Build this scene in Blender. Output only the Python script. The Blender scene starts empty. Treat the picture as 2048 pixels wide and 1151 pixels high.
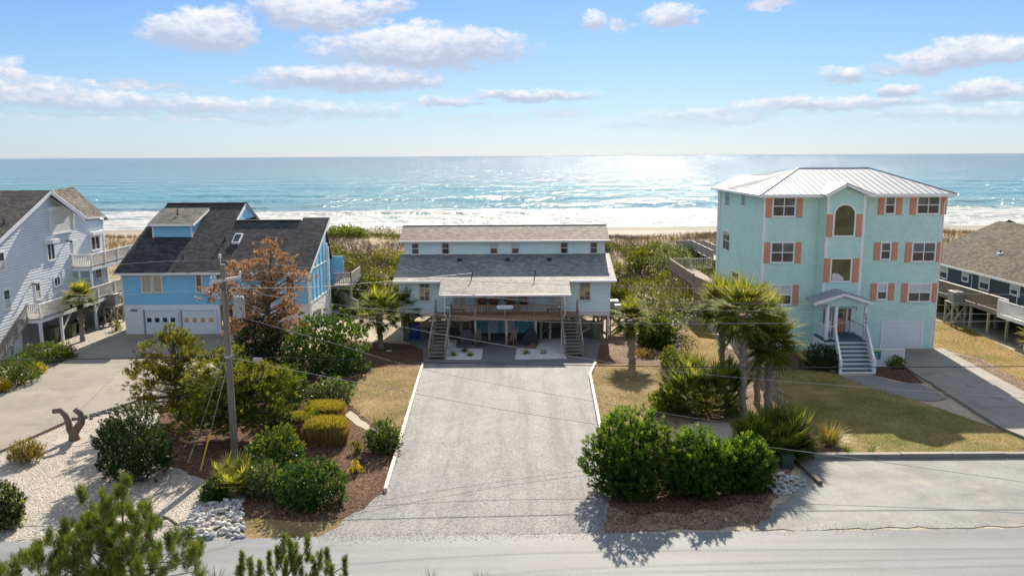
import bpy, math, random
import numpy as np
from mathutils import Vector, Matrix

# ------------------------------------------------------------ camera
scene = bpy.context.scene
COL = scene.collection
H = 13.7; F = 1593.0; CX, CY = 1024, 575.5
PITCH = math.atan(264 / F); ROLL = math.atan(11 / 2048)
_c, _s = math.cos(ROLL), math.sin(ROLL)
_X = Vector((1, 0, 0)); _U = Vector((0, math.sin(PITCH), math.cos(PITCH)))
_FW = Vector((0, math.cos(PITCH), -math.sin(PITCH)))
_r = _X * _c - _U * _s; _u = _X * _s + _U * _c
cam_data = bpy.data.cameras.new('camera'); cam = bpy.data.objects.new('camera', cam_data); COL.objects.link(cam)
cam.matrix_world = Matrix(((_r.x, _u.x, -_FW.x, 0), (_r.y, _u.y, -_FW.y, 0), (_r.z, _u.z, -_FW.z, H), (0, 0, 0, 1)))
cam_data.lens = 28.0; cam_data.sensor_width = 36.0; cam_data.clip_start = 0.3; cam_data.clip_end = 90000
scene.camera = cam
scene.view_settings.view_transform = 'Standard'; scene.view_settings.look = 'None'
scene.view_settings.gamma = 1.0; scene.view_settings.use_curve_mapping = False
scene.view_settings.exposure = 1.1

def ray(px, py):
    d = _r * ((px - CX) / F) + _u * ((CY - py) / F) + _FW
    return d
def G(px, py, z=0.0):
    d = ray(px, py); t = (z - H) / d.z; return Vector((d.x * t, d.y * t, z))
def PY(px, py, Y):
    d = ray(px, py); t = Y / d.y; return Vector((d.x * t, Y, H + d.z * t))
def PX(px, py, X):
    d = ray(px, py); t = X / d.x; return Vector((X, d.y * t, H + d.z * t))

# ------------------------------------------------------------ sun and sky
SUN_AZ, SUN_EL = math.radians(7.5), math.radians(33.5)     # azimuth measured from +Y towards +X
sd = Vector((math.sin(SUN_AZ) * math.cos(SUN_EL), math.cos(SUN_AZ) * math.cos(SUN_EL), math.sin(SUN_EL)))
sl = bpy.data.lights.new('sun', 'SUN'); sl.energy = 4.6; sl.angle = math.radians(0.53); sl.color = (1.0, 0.89, 0.74)
so = bpy.data.objects.new('sun', sl); COL.objects.link(so)
so.rotation_euler = sd.to_track_quat('Z', 'Y').to_euler(); so.location = (30, 60, 80)

SKY_STRENGTH = 0.108; SKY_KNEE = 9.0
SKY_TINT = [(0.0, (.60, .73, .93)), (0.03, (.58, .73, .93)), (0.08, (.50, .69, .92)), (0.18, (.36, .58, .94)), (0.45, (.85, .95, 1.05)), (1.0, (.95, 1.0, 1.05))]
CLOUD = [(2.35, 2.6, 3.2), (3.0, 3.2, 3.75), (3.85, 3.9, 4.15), (4.5, 4.45, 4.4)]
world = bpy.data.worlds.new('World'); scene.world = world; world.use_nodes = True
class NT:
    """tiny helper for shader maths"""
    def __init__(s, nt): s.nt = nt
    def new(s, t, **kw):
        n = s.nt.nodes.new(t)
        for k, v in kw.items(): setattr(n, k, v)
        return n
    def put(s, v, sock):
        if isinstance(v, bpy.types.NodeSocket): s.nt.links.new(v, sock)
        else: sock.default_value = v
    def m(s, op, a, b=None, c=None, clamp=False):
        n = s.new('ShaderNodeMath', operation=op); n.use_clamp = clamp
        s.put(a, n.inputs[0])
        if b is not None: s.put(b, n.inputs[1])
        if c is not None: s.put(c, n.inputs[2])
        return n.outputs[0]
    def vm(s, op, a, b=None):
        n = s.new('ShaderNodeVectorMath', operation=op); s.put(a, n.inputs[0])
        if b is not None: s.put(b, n.inputs[1])
        return n.outputs[0]
    def mix(s, f, a, b, mode='MIX'):
        n = s.new('ShaderNodeMix', data_type='RGBA', blend_type=mode)
        s.put(f, n.inputs[0]); s.put(a, n.inputs[6]); s.put(b, n.inputs[7]); return n.outputs[2]
    def noise(s, vec, scale, detail=4, rough=.55, dim='3D', dist=0.0):
        n = s.new('ShaderNodeTexNoise', noise_dimensions=dim); s.put(vec, n.inputs['Vector'])
        n.inputs['Scale'].default_value = scale; n.inputs['Detail'].default_value = detail
        n.inputs['Roughness'].default_value = rough; n.inputs['Distortion'].default_value = dist
        return n.outputs
    def ramp(s, fac, stops, interp='LINEAR'):
        n = s.new('ShaderNodeValToRGB'); n.color_ramp.interpolation = interp
        e = n.color_ramp.elements
        while len(e) < len(stops): e.new(.5)
        for i, (p, c) in enumerate(stops):
            e[i].position = p; e[i].color = c if len(c) == 4 else (*c, 1)
        s.put(fac, n.inputs[0]); return n.outputs[0]
    def sstep(s, x, a, b):
        n = s.new('ShaderNodeMapRange', interpolation_type='SMOOTHSTEP')
        s.put(x, n.inputs[0]); n.inputs[1].default_value = a; n.inputs[2].default_value = b
        return n.outputs[0]
    def sep(s, v):
        n = s.new('ShaderNodeSeparateXYZ'); s.put(v, n.inputs[0]); return n.outputs
    def comb(s, x, y, z):
        n = s.new('ShaderNodeCombineXYZ'); s.put(x, n.inputs[0]); s.put(y, n.inputs[1]); s.put(z, n.inputs[2]); return n.outputs[0]

def build_world():
    nt = world.node_tree; nt.nodes.clear(); N = NT(nt)
    tc = N.new('ShaderNodeTexCoord'); D = N.vm('NORMALIZE', tc.outputs['Generated'])
    dx, dy, dz = N.sep(D)
    sky = N.new('ShaderNodeTexSky', sky_type='NISHITA'); sky.sun_disc = False
    sky.sun_elevation = SUN_EL; sky.sun_rotation = SUN_AZ
    sky.altitude = 0; sky.air_density = 1.0; sky.dust_density = 0.35; sky.ozone_density = 2.2
    az = N.m('MULTIPLY', N.m('ARCTAN2', dx, dy), 57.29578)
    el = N.m('MULTIPLY', N.m('ARCSINE', dz), 57.29578)
    # hold back the glare near the sun, then lean the hue towards the photograph's
    lum = N.new('ShaderNodeRGBToBW'); N.put(sky.outputs[0], lum.inputs[0])
    k = N.m('DIVIDE', SKY_KNEE, N.m('ADD', lum.outputs[0], SKY_KNEE))
    tint = N.ramp(N.m('DIVIDE', el, 60.0, clamp=True), SKY_TINT)
    soft = N.mix(.42, sky.outputs[0], N.comb(lum.outputs[0], lum.outputs[0], lum.outputs[0]))
    base = N.mix(1.0, N.mix(1.0, soft, tint, 'MULTIPLY'), N.comb(k, k, k), 'MULTIPLY')
    # clouds: billowed ellipses by direction, plus unseen ones added all round for fill light
    P = N.comb(N.m('MULTIPLY', az, 0.55), el, 0.0)
    w1 = N.noise(P, .32, 5, .58)
    w2 = N.noise(N.vm('ADD', P, (31.0, 7.0, 0)), 1.1, 6, .62)
    off = N.vm('SUBTRACT', w1[1], (.5, .5, .5)); off2 = N.vm('SUBTRACT', w2[1], (.5, .5, .5))
    ox, oy, _ = N.sep(off); px_, py_, _ = N.sep(off2)
    waz = N.m('ADD', az, N.m('ADD', N.m('MULTIPLY', ox, 6.0), N.m('MULTIPLY', px_, 2.2)))
    wel = N.m('ADD', el, N.m('ADD', N.m('MULTIPLY', oy, 1.9), N.m('MULTIPLY', py_, 1.1)))
    clouds = [  # centre px, half width px, half height px, strength
        (840, 95, 225, 50, 1.0), (700, 160, 190, 30, 1.0), (400, 62, 105, 42, 1.0), (640, 25, 150, 36, .95), (770, 10, 60, 20, .8),
        (1060, 192, 130, 15, .85), (890, 206, 80, 14, .75), (430, 208, 150, 20, .7), (200, 205, 220, 20, .62), (40, 178, 130, 30, .78),
        (250, 172, 120, 9, .6), (30, 140, 40, 20, .7), (640, 222, 230, 18, .5), (1120, 230, 60, 12, .6), (1188, 40, 40, 20, .9), (1345, 35, 50, 22, .9), (1250, 42, 26, 12, .6),
        (1540, 4, 60, 12, .8), (1700, 152, 62, 17, .8), (1960, 100, 150, 28, 1.0), (1850, 128, 70, 22, .8), (1778, 182, 34, 14, .9),
        (1650, 212, 210, 15, .8), (1970, 185, 90, 22, .95), (1420, 232, 170, 16, .7), (1300, 250, 150, 14, .45), (1960, 228, 150, 18, .65), (1780, 240, 160, 12, .45), (60, 232, 160, 12, .45), (330, 235, 260, 10, .55), (520, 212, 90, 12, .6), (960, 238, 120, 8, .5), (160, 190, 120, 12, .65), (1560, 262, 260, 10, .4), (800, 262, 300, 9, .35)]
    P0 = N.comb(waz, wel, 0.0); dens = shn = shd = None
    for k, (cx, cy, hw, hh, st) in enumerate(clouds):
        d = ray(cx, cy); a0 = math.degrees(math.atan2(d.x, d.y)); e0 = math.degrees(math.atan2(d.z, math.hypot(d.x, d.y)))
        ra = hw / F * 57.3; re = hh / F * 57.3
        n = N.new('ShaderNodeVectorMath', operation='MULTIPLY_ADD'); N.put(P0, n.inputs[0])
        n.inputs[1].default_value = (1 / ra, 1 / re, 0); n.inputs[2].default_value = (-a0 / ra, -e0 / re, 0)
        dt = N.new('ShaderNodeVectorMath', operation='DOT_PRODUCT'); N.put(n.outputs[0], dt.inputs[0]); N.put(n.outputs[0], dt.inputs[1])
        q = N.m('MULTIPLY_ADD', dt.outputs['Value'], -st, 1.25 * st)
        dens = q if dens is None else N.m('MAXIMUM', dens, q)
        if hh > 13:
            q0 = N.m('MAXIMUM', q, 0.0); ey = N.sep(n.outputs[0])[1]
            shn = N.m('MULTIPLY', q0, ey) if shn is None else N.m('MULTIPLY_ADD', q0, ey, shn)
            shd = q0 if shd is None else N.m('ADD', shd, q0)
    fb = N.noise(P, 1.9, 6, .62)[0]
    # unseen clouds over the rest of the dome, added dense and bright for white fill
    far = N.noise(N.vm('MULTIPLY', D, (1, 1, 2.4)), 3.4, 5, .6)[0]
    rest = N.m('MULTIPLY', N.m('MULTIPLY', N.sstep(far, .47, .62), N.sstep(el, 11.5, 16.0)), .8)
    a1 = N.m('MULTIPLY', N.sstep(N.m('ADD', dens, N.m('MULTIPLY', N.m('SUBTRACT', fb, .5), 1.5)), .0, .98), N.sstep(dens, -.22, .25))
    a1 = N.m('MULTIPLY', N.m('MULTIPLY', a1, .92), N.sstep(el, .3, 4.0))
    sh = N.m('DIVIDE', shn, N.m('MAXIMUM', shd, .05))
    sh = N.m('ADD', sh, N.m('MULTIPLY', N.m('SUBTRACT', fb, .5), 1.6))
    cc = N.ramp(N.m('MULTIPLY_ADD', sh, .55, .40, clamp=True), [(0.2, CLOUD[0]), (.42, CLOUD[1]), (.62, CLOUD[2]), (.9, CLOUD[3])])
    plain = N.mix(rest, base, (6.6, 6.7, 6.9, 1))
    full = N.mix(a1, plain, cc)
    # only a low band of sky ahead holds the mapped clouds; elsewhere the plain branch is used
    band = N.m('MULTIPLY', N.m('LESS_THAN', dz, .27), N.m('GREATER_THAN', dy, .62))
    band = N.m('MULTIPLY', band, N.m('GREATER_THAN', dz, 0.0))
    b1 = N.new('ShaderNodeBackground'); N.put(plain, b1.inputs[0]); b1.inputs[1].default_value = SKY_STRENGTH
    b2 = N.new('ShaderNodeBackground'); N.put(full, b2.inputs[0]); b2.inputs[1].default_value = SKY_STRENGTH
    mx = N.new('ShaderNodeMixShader'); N.put(band, mx.inputs[0]); nt.links.new(b1.outputs[0], mx.inputs[1]); nt.links.new(b2.outputs[0], mx.inputs[2])
    o = N.new('ShaderNodeOutputWorld'); nt.links.new(mx.outputs[0], o.inputs[0])
def c4_(c): return (c[0], c[1], c[2], 1)
build_world()

# ------------------------------------------------------------ helpers: meshes and objects
RNG = random.Random(11); NR = np.random.default_rng(11)
def V3(p): return Vector(p)
class MB:
    def __init__(s): s.v = []; s.f = []
    def face(s, pts):
        n = len(s.v); s.v += [tuple(p) for p in pts]; s.f.append(tuple(range(n, n + len(pts)))); return s
    def lbox(s, o, u, n, u0, u1, z0, z1, n0, n1):
        """box in a wall frame: o origin, u along, n outward, z up"""
        o, u, n = V3(o), V3(u), V3(n); w = Vector((0, 0, 1)); b = len(s.v)
        for a, z, c in ((u0, z0, n0), (u1, z0, n0), (u1, z1, n0), (u0, z1, n0), (u0, z0, n1), (u1, z0, n1), (u1, z1, n1), (u0, z1, n1)):
            s.v.append(tuple(o + u * a + w * z + n * c))
        flip = u.cross(w).dot(n) < 0
        for q in ((3, 2, 1, 0), (4, 5, 6, 7), (0, 1, 5, 4), (1, 2, 6, 5), (2, 3, 7, 6), (3, 0, 4, 7)):
            q = tuple(b + i for i in q); s.f.append(q[::-1] if flip else q)
        return s
    def box(s, x0, x1, y0, y1, z0, z1):
        return s.lbox((0, 0, 0), (1, 0, 0), (0, -1, 0), min(x0, x1), max(x0, x1), min(z0, z1), max(z0, z1), -max(y0, y1), -min(y0, y1))
    def bar(s, a, b, w, h=None, up=(0, 0, 1)):
        a, b = V3(a), V3(b); h = h or w; d = (b - a).normalized(); up = V3(up)
        if abs(d.dot(up)) > .98: up = Vector((0, 1, 0))
        sx = d.cross(up).normalized() * (w / 2); sz = sx.cross(d).normalized() * (h / 2); k = len(s.v)
        for p in (a, b):
            for q in (-sx - sz, sx - sz, sx + sz, -sx + sz): s.v.append(tuple(p + q))
        for q in ((0, 1, 5, 4), (1, 2, 6, 5), (2, 3, 7, 6), (3, 0, 4, 7), (3, 2, 1, 0), (4, 5, 6, 7)): s.f.append(tuple(k + i for i in q))
        return s
    def tube(s, pts, radii, n=8, cap=True):
        pts = [V3(p) for p in pts]
        if not hasattr(radii, '__len__'): radii = [radii] * len(pts)
        base = len(s.v); prev = None
        for i, p in enumerate(pts):
            d = (pts[min(i + 1, len(pts) - 1)] - pts[max(i - 1, 0)])
            if d.length < 1e-6: d = Vector((0, 0, 1))
            d.normalize()
            a = (prev - d * prev.dot(d)) if prev is not None else d.orthogonal()
            if a.length < 1e-5: a = d.orthogonal()
            a.normalize(); prev = a; b = d.cross(a)
            for k in range(n):
                t = 2 * math.pi * k / n
                s.v.append(tuple(p + (a * math.cos(t) + b * math.sin(t)) * radii[i]))
        for i in range(len(pts) - 1):
            for k in range(n):
                k2 = (k + 1) % n
                s.f.append((base + i * n + k, base + i * n + k2, base + (i + 1) * n + k2, base + (i + 1) * n + k))
        if cap:
            s.f.append(tuple(base + k for k in range(n))[::-1]); e = base + (len(pts) - 1) * n
            s.f.append(tuple(e + k for k in range(n)))
        return s
    def prism(s, poly, vec):
        """polygon extruded along vec"""
        poly = [V3(p) for p in poly]; vec = V3(vec); n = len(poly); k = len(s.v)
        nrm = Vector((0, 0, 0))
        for i in range(n): nrm += (poly[i] - poly[0]).cross(poly[(i + 1) % n] - poly[0])
        if nrm.dot(vec) > 0: poly = poly[::-1]
        s.v += [tuple(p) for p in poly] + [tuple(p + vec) for p in poly]
        s.f.append(tuple(range(k, k + n)))
        s.f.append(tuple(range(k + n, k + 2 * n))[::-1])
        for i in range(n):
            j = (i + 1) % n; s.f.append((k + j, k + i, k + n + i, k + n + j))
        return s
    def lathe(s, c, prof, n=12):
        return s.tube([(c[0], c[1], c[2] + z) for r, z in prof], [max(r, .001) for r, z in prof], n)
WLOC = {}
def wl(o): return WLOC.get(o.name, Vector((0, 0, 0)))
def tag(o, label=None, cat=None, group=None, kind=None):
    if label: o['label'] = label
    if cat: o['category'] = cat
    if group: o['group'] = group
    if kind: o['kind'] = kind
    return o
def link(name, me, wloc, parent=None):
    o = bpy.data.objects.new(name, me); COL.objects.link(o)
    WLOC[o.name] = Vector(wloc)
    if parent: o.parent = parent; o.location = Vector(wloc) - wl(parent)
    else: o.location = wloc
    return o
def mesh_of(mb, mat, c=(0, 0, 0), name='mesh', smooth=False):
    me = bpy.data.meshes.new(name); c = Vector(c)
    me.from_pydata([tuple(Vector(v) - c) for v in mb.v], [], mb.f); me.update()
    if mat: me.materials.append(mat)
    if smooth: me.shade_smooth()
    return me
def obj(name, mb, mat, parent=None, smooth=False, label=None, cat=None, group=None, kind=None, base=False):
    a = np.array(mb.v); lo, hi = a.min(0), a.max(0); c = (lo + hi) / 2
    if base: c[2] = lo[2]
    o = link(name, mesh_of(mb, mat, c, name, smooth), c, parent)
    return tag(o, label, cat, group, kind)
def npobj(name, v, f, mat, parent=None, tone=None, smooth=False, label=None, cat=None, group=None, kind=None, org=None):
    """fast mesh from numpy arrays: v (n,3), f (m,k)"""
    c = np.array(org if org is not None else [(v[:, 0].min() + v[:, 0].max()) / 2, (v[:, 1].min() + v[:, 1].max()) / 2, v[:, 2].min()])
    me = bpy.data.meshes.new(name); m, k = f.shape
    me.vertices.add(len(v)); me.vertices.foreach_set('co', (v - c).astype(np.float32).ravel())
    me.loops.add(m * k); me.loops.foreach_set('vertex_index', f.astype(np.int32).ravel())
    me.polygons.add(m); me.polygons.foreach_set('loop_start', np.arange(0, m * k, k, dtype=np.int32))
    me.update(calc_edges=True)
    if tone is not None:
        a = me.attributes.new('tone', 'FLOAT', 'POINT'); a.data.foreach_set('value', tone.astype(np.float32))
    if mat: me.materials.append(mat)
    if smooth: me.shade_smooth()
    o = link(name, me, c, parent)
    return tag(o, label, cat, group, kind)
def thing(name, loc, label, cat, group=None):
    o = bpy.data.objects.new(name, None); COL.objects.link(o); o.location = loc; WLOC[o.name] = Vector(loc)
    o.empty_display_size = .3
    return tag(o, label, cat, group)
def inst(name, me, wloc, parent, rz=0.0, rot=None, scale=None):
    o = link(name, me, wloc, parent)
    if rot is not None: o.rotation_euler = rot
    elif rz: o.rotation_euler = (0, 0, rz)
    if scale is not None: o.scale = scale if hasattr(scale, '__len__') else (scale,) * 3
    return o

# ------------------------------------------------------------ materials
MATS = {}
def pos(N): return N.new('ShaderNodeNewGeometry').outputs['Position']
def newmat(name):
    m = bpy.data.materials.new(name); m.use_nodes = True; nt = m.node_tree; nt.nodes.clear(); N = NT(nt)
    p = N.new('ShaderNodeBsdfPrincipled'); o = N.new('ShaderNodeOutputMaterial'); nt.links.new(p.outputs[0], o.inputs[0])
    return m, N, p, o
def bump(N, p, h, strength=.4, dist=.02):
    b = N.new('ShaderNodeBump'); b.inputs['Strength'].default_value = strength; b.inputs['Distance'].default_value = dist
    N.put(h, b.inputs['Height']); N.nt.links.new(b.outputs[0], p.inputs['Normal'])
def c4(c): return (c[0], c[1], c[2], 1)
def mul(c, k): return tuple(min(1, x * k) for x in c)
def mat(name, c, rough=.6, var=.16, scale=1.2, fine=25, bmp=.15, metallic=0.0, spec=.5, streak=None):
    """painted / worn surface: base colour with broad and fine unevenness"""
    if name in MATS: return MATS[name]
    m, N, p, o = newmat(name); P = pos(N)
    if streak: P = N.vm('MULTIPLY', P, streak)
    n1 = N.noise(P, scale, 5, .6)[0]; n2 = N.noise(P, fine, 3, .6)[0]
    t = N.m('ADD', N.m('MULTIPLY', n1, .65), N.m('MULTIPLY', n2, .35))
    cr = N.ramp(t, [(.25, c4(mul(c, 1 - var * 1.6))), (.5, c4(c)), (.75, c4(mul(c, 1 + var)))])
    N.put(cr, p.inputs['Base Color']); p.inputs['Roughness'].default_value = rough
    p.inputs['Metallic'].default_value = metallic; p.inputs['Specular IOR Level'].default_value = spec
    if bmp: bump(N, p, n2, bmp, .01)
    MATS[name] = m; return m
def shingle(name, c, course=.145, tab=.3, axes='xy', var=.35, rough=.9, spec=.06):
    """asphalt shingles: rows along the first axis, courses along the second"""
    m, N, p, o = newmat(name); x, y, z = N.sep(pos(N)); d = dict(x=x, y=y, z=z)
    vec = N.comb(d[axes[0]], d[axes[1]], 0)
    b = N.new('ShaderNodeTexBrick'); N.put(vec, b.inputs['Vector'])
    b.inputs['Color1'].default_value = c4(mul(c, 1 - var)); b.inputs['Color2'].default_value = c4(mul(c, 1 + var)); b.inputs['Mortar'].default_value = c4(mul(c, .35))
    b.inputs['Scale'].default_value = 1.0; b.inputs['Brick Width'].default_value = tab; b.inputs['Row Height'].default_value = course
    b.inputs['Mortar Size'].default_value = .014; b.inputs['Mortar Smooth'].default_value = .3; b.offset = .5; b.inputs['Bias'].default_value = 0
    n = N.noise(pos(N), .7, 5, .65)[0]; n2 = N.noise(pos(N), 90, 2, .5)[0]
    cc = N.mix(1.0, b.outputs[0], N.ramp(n, [(.3, (.78, .78, .8)), (.7, (1.18, 1.16, 1.12))]), 'MULTIPLY')
    cc = N.mix(.35, cc, N.ramp(n2, [(.3, (.5, .5, .5)), (.7, (1.4, 1.4, 1.4))]), 'MULTIPLY')
    N.put(cc, p.inputs['Base Color']); p.inputs['Roughness'].default_value = rough; p.inputs['Specular IOR Level'].default_value = spec
    saw = N.m('FRACT', N.m('DIVIDE', d[axes[1]], course))
    h = N.m('ADD', N.m('MULTIPLY', b.outputs['Fac'], -.6), N.m('MULTIPLY', saw, -.5))
    bump(N, p, N.m('ADD', h, N.m('MULTIPLY', n2, .3)), .6, .012)
    return m
def leafmat(name, stops, trans=.35, rough=.45, tcol=None, spec=.32):
    m, N, p, o = newmat(name)
    a = N.new('ShaderNodeAttribute'); a.attribute_name = 'tone'
    n = N.noise(pos(N), 1.3, 3, .6)[0]
    f = N.m('ADD', N.m('MULTIPLY', a.outputs['Fac'], .75), N.m('MULTIPLY', n, .3), clamp=True)
    cr = N.ramp(f, stops)
    N.put(cr, p.inputs['Base Color']); p.inputs['Roughness'].default_value = rough; p.inputs['Specular IOR Level'].default_value = spec
    t = N.new('ShaderNodeBsdfTranslucent')
    tc = N.mix(1.0, cr, c4(tcol or (1.5, 1.45, .6)), 'MULTIPLY'); N.put(tc, t.inputs[0])
    mx = N.new('ShaderNodeMixShader'); mx.inputs[0].default_value = trans
    N.nt.links.new(p.outputs[0], mx.inputs[1]); N.nt.links.new(t.outputs[0], mx.inputs[2]); N.nt.links.new(mx.outputs[0], o.inputs[0])
    return m
def glassmat(name, c=(.02, .025, .03), rough=.04):
    m, N, p, o = newmat(name); n = N.noise(pos(N), 1.4, 2, .5)[0]
    N.put(N.ramp(n, [(.35, c4(mul(c, .6))), (.65, c4(mul(c, 1.7)))]), p.inputs['Base Color'])
    p.inputs['Roughness'].default_value = rough; p.inputs['Specular IOR Level'].default_value = .6
    return m
def pebbles(name, c, size, var=.5, rough=.8, big=.15, bmp=.8, dark=.45, tint=None, bc=None, spec=.3, tracks=None):
    """loose material: cells with their own tone, dark gaps, broad drifts"""
    m, N, p, o = newmat(name); P = pos(N)
    v = N.new('ShaderNodeTexVoronoi', feature='F1'); N.put(P, v.inputs['Vector']); v.inputs['Scale'].default_value = 1 / size
    hs, _, _ = N.sep(v.outputs['Color'])
    base = N.ramp(hs, [(0, c4(mul(c, 1 - var))), (.5, c4(c)), (1, c4(mul(tint or c, 1 + var * .6)))])
    gap = N.sstep(v.outputs['Distance'], .35, .75)
    base = N.mix(N.m('MULTIPLY', gap, dark), base, c4(mul(c, .3)))
    n = N.noise(P, .35, 6, .65)[0]; n3 = N.noise(P, 3.0, 4, .6)[0]
    base = N.mix(1.0, base, N.ramp(N.m('ADD', N.m('MULTIPLY', n, .7), N.m('MULTIPLY', n3, .3)), [(.3, (1 - big,) * 3), (.7, (1 + big,) * 3)]), 'MULTIPLY')
    if bc is not None:
        base = N.mix(N.sstep(N.noise(P, .8, 6, .7)[0], .52, .68), base, c4(bc))
    if tracks is not None:
        tn = N.noise(N.vm('MULTIPLY', P, tracks), 1.0, 5, .6)[0]
        base = N.mix(1.0, base, N.ramp(tn, [(.34, (.74, .74, .75)), (.5, (1.0, 1.0, 1.0)), (.68, (1.14, 1.13, 1.11))]), 'MULTIPLY')
    N.put(base, p.inputs['Base Color']); p.inputs['Roughness'].default_value = rough; p.inputs['Specular IOR Level'].default_value = spec
    bump(N, p, N.m('SUBTRACT', 1.0, v.outputs['Distance']), bmp, size * .5)
    return m

M_WHITE = mat('white_paint', (.78, .78, .77), .45, .05, .8, 14, .05)
M_TRIMC = mat('cream_trim', (.72, .66, .60), .5, .07)
M_WOOD = mat('weathered_wood', (.24, .19, .145), .8, .35, 1.5, 30, .3, streak=(3, 3, 1))
M_WOODR = mat('brown_deck_wood', (.34, .20, .12), .75, .35, 1.5, 30, .3, streak=(3, 3, 1))
M_WOODG = mat('grey_wood', (.33, .30, .26), .85, .3, 1.5, 30, .3, streak=(3, 3, 1))
M_PILE = mat('treated_piling', (.38, .33, .24), .8, .3, 1.2, 22, .3, streak=(3, 3, .6))
M_METAL = mat('grey_metal', (.35, .36, .37), .4, .15, 2, 30, .05, metallic=.6)
M_BLACK = mat('black_rubber', (.015, .015, .016), .6, .2)
M_GLASS = glassmat('window_glass')
M_GLASSB = glassmat('blue_window_glass', (.05, .08, .09), .05)
M_BLIND = mat('curtained_pane', (.42, .37, .27), .25, .2, 2.5, 20, .0, streak=(9, 9, .5))
M_BLINDW = mat('white_blind_pane', (.55, .56, .55), .25, .12, 2.5, 20, .0, streak=(.5, .5, 14))
M_AMBER = mat('amber_pane', (.55, .36, .14), .3, .15)
M_CONC = None

# ------------------------------------------------------------ terrain, beach, ocean
def sines(x, y, seed, base, octv=5, gain=.55):
    r = np.random.default_rng(seed); t = np.zeros_like(x, dtype=float); a = 1.0; k = base
    for i in range(octv):
        for j in range(3):
            th = r.uniform(0, math.pi * 2); ph = r.uniform(0, 6.28)
            t += a * np.sin((x * math.cos(th) + y * math.sin(th)) * k + ph) / 3
        a *= gain; k *= 2.03
    return t
TY = [-4000, 66, 68, 72, 78, 88, 97, 104, 110, 119, 128, 150, 182, 215, 260, 400]
TZ = [0, 0, .05, .45, .9, 1.5, 2.35, 2.95, 2.4, -.1, -1.2, -1.75, -2.66, -3.4, -4.6, -7]
def terr(x, y):
    x = np.asarray(x, float); y = np.asarray(y, float)
    yw = y + 3.0 * np.sin(x * .06 + 1.0) * np.clip((y - 80) / 25, 0, 1) * np.clip((140 - y) / 25, 0, 1)
    z = np.interp(yw, TY, TZ)
    d = np.clip((y - 70) / 15, 0, 1) * np.clip((125 - y) / 12, 0, 1)
    z = z + d * (sines(x, y, 3, .22, 4) * .42 + .12)
    # the higher shrub-topped dune beside the blue house
    z = z + 1.1 * np.exp(-((x + 21) / 7.5) ** 2 - ((y - 97) / 9) ** 2)
    return z
def tz(x, y): return float(terr(np.array([x]), np.array([y]))[0])

def ground_mat():
    m, N, p, o = newmat('sandy_ground'); P = pos(N); x, y, z = N.sep(P)
    n = N.noise(P, .22, 7, .65)[0]; n2 = N.noise(P, 2.2, 6, .65)[0]; n3 = N.noise(P, 30, 3, .6)[0]
    yy = N.m('ADD', y, N.m('MULTIPLY', N.m('SUBTRACT', n, .5), 8.0))
    soil = N.ramp(N.m('ADD', N.m('MULTIPLY', n2, .7), N.m('MULTIPLY', n3, .3)), [(.3, (.27, .215, .15)), (.55, (.42, .35, .26)), (.75, (.54, .47, .36))])
    dune = N.ramp(N.m('ADD', N.m('MULTIPLY', n2, .6), N.m('MULTIPLY', n3, .4)), [(.32, (.13, .10, .06)), (.47, (.26, .20, .115)), (.6, (.42, .345, .23)), (.76, (.62, .55, .43))])
    beach = N.ramp(n2, [(.3, (.30, .265, .21)), (.7, (.37, .33, .27))])
    wet = N.ramp(n2, [(.3, (.19, .17, .14)), (.7, (.25, .225, .185))])
    c = N.mix(N.sstep(yy, 62, 70), soil, dune)
    c = N.mix(N.sstep(yy, 112, 120), c, beach)
    c = N.mix(N.sstep(yy, 166, 176), c, wet)
    N.put(c, p.inputs['Base Color']); p.inputs['Roughness'].default_value = .9; p.inputs['Specular IOR Level'].default_value = .2
    bump(N, p, N.m('ADD', N.m('MULTIPLY', n2, .8), N.m('MULTIPLY', n3, .25)), .7, .12)
    return m
def grid(xs, ys, zf):
    X, Y = np.meshgrid(xs, ys); v = np.stack([X.ravel(), Y.ravel(), zf(X.ravel(), Y.ravel())], 1)
    nx, ny = len(xs), len(ys); i = np.arange((nx - 1) * (ny - 1)); r, c = i // (nx - 1), i % (nx - 1); a = r * nx + c
    return v, np.stack([a, a + 1, a + nx + 1, a + nx], 1)
def build_ground():
    xs = np.concatenate([[-9000, -3000, -1000, -420], np.arange(-260, -64, 7), np.arange(-64, 64.1, .9), np.arange(68, 262, 7), [420, 1000, 3000, 9000]])
    ys = np.concatenate([[-6000, -1500, -300, -60, 0, 20, 40, 55], np.arange(60, 128, .9), np.arange(130, 264, 4), [300, 400]])
    v, f = grid(xs, ys, terr)
    npobj('ground', v, f, ground_mat(), smooth=True, kind='structure', label='sandy ground rising to dunes and falling to the beach')
build_ground()

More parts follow.
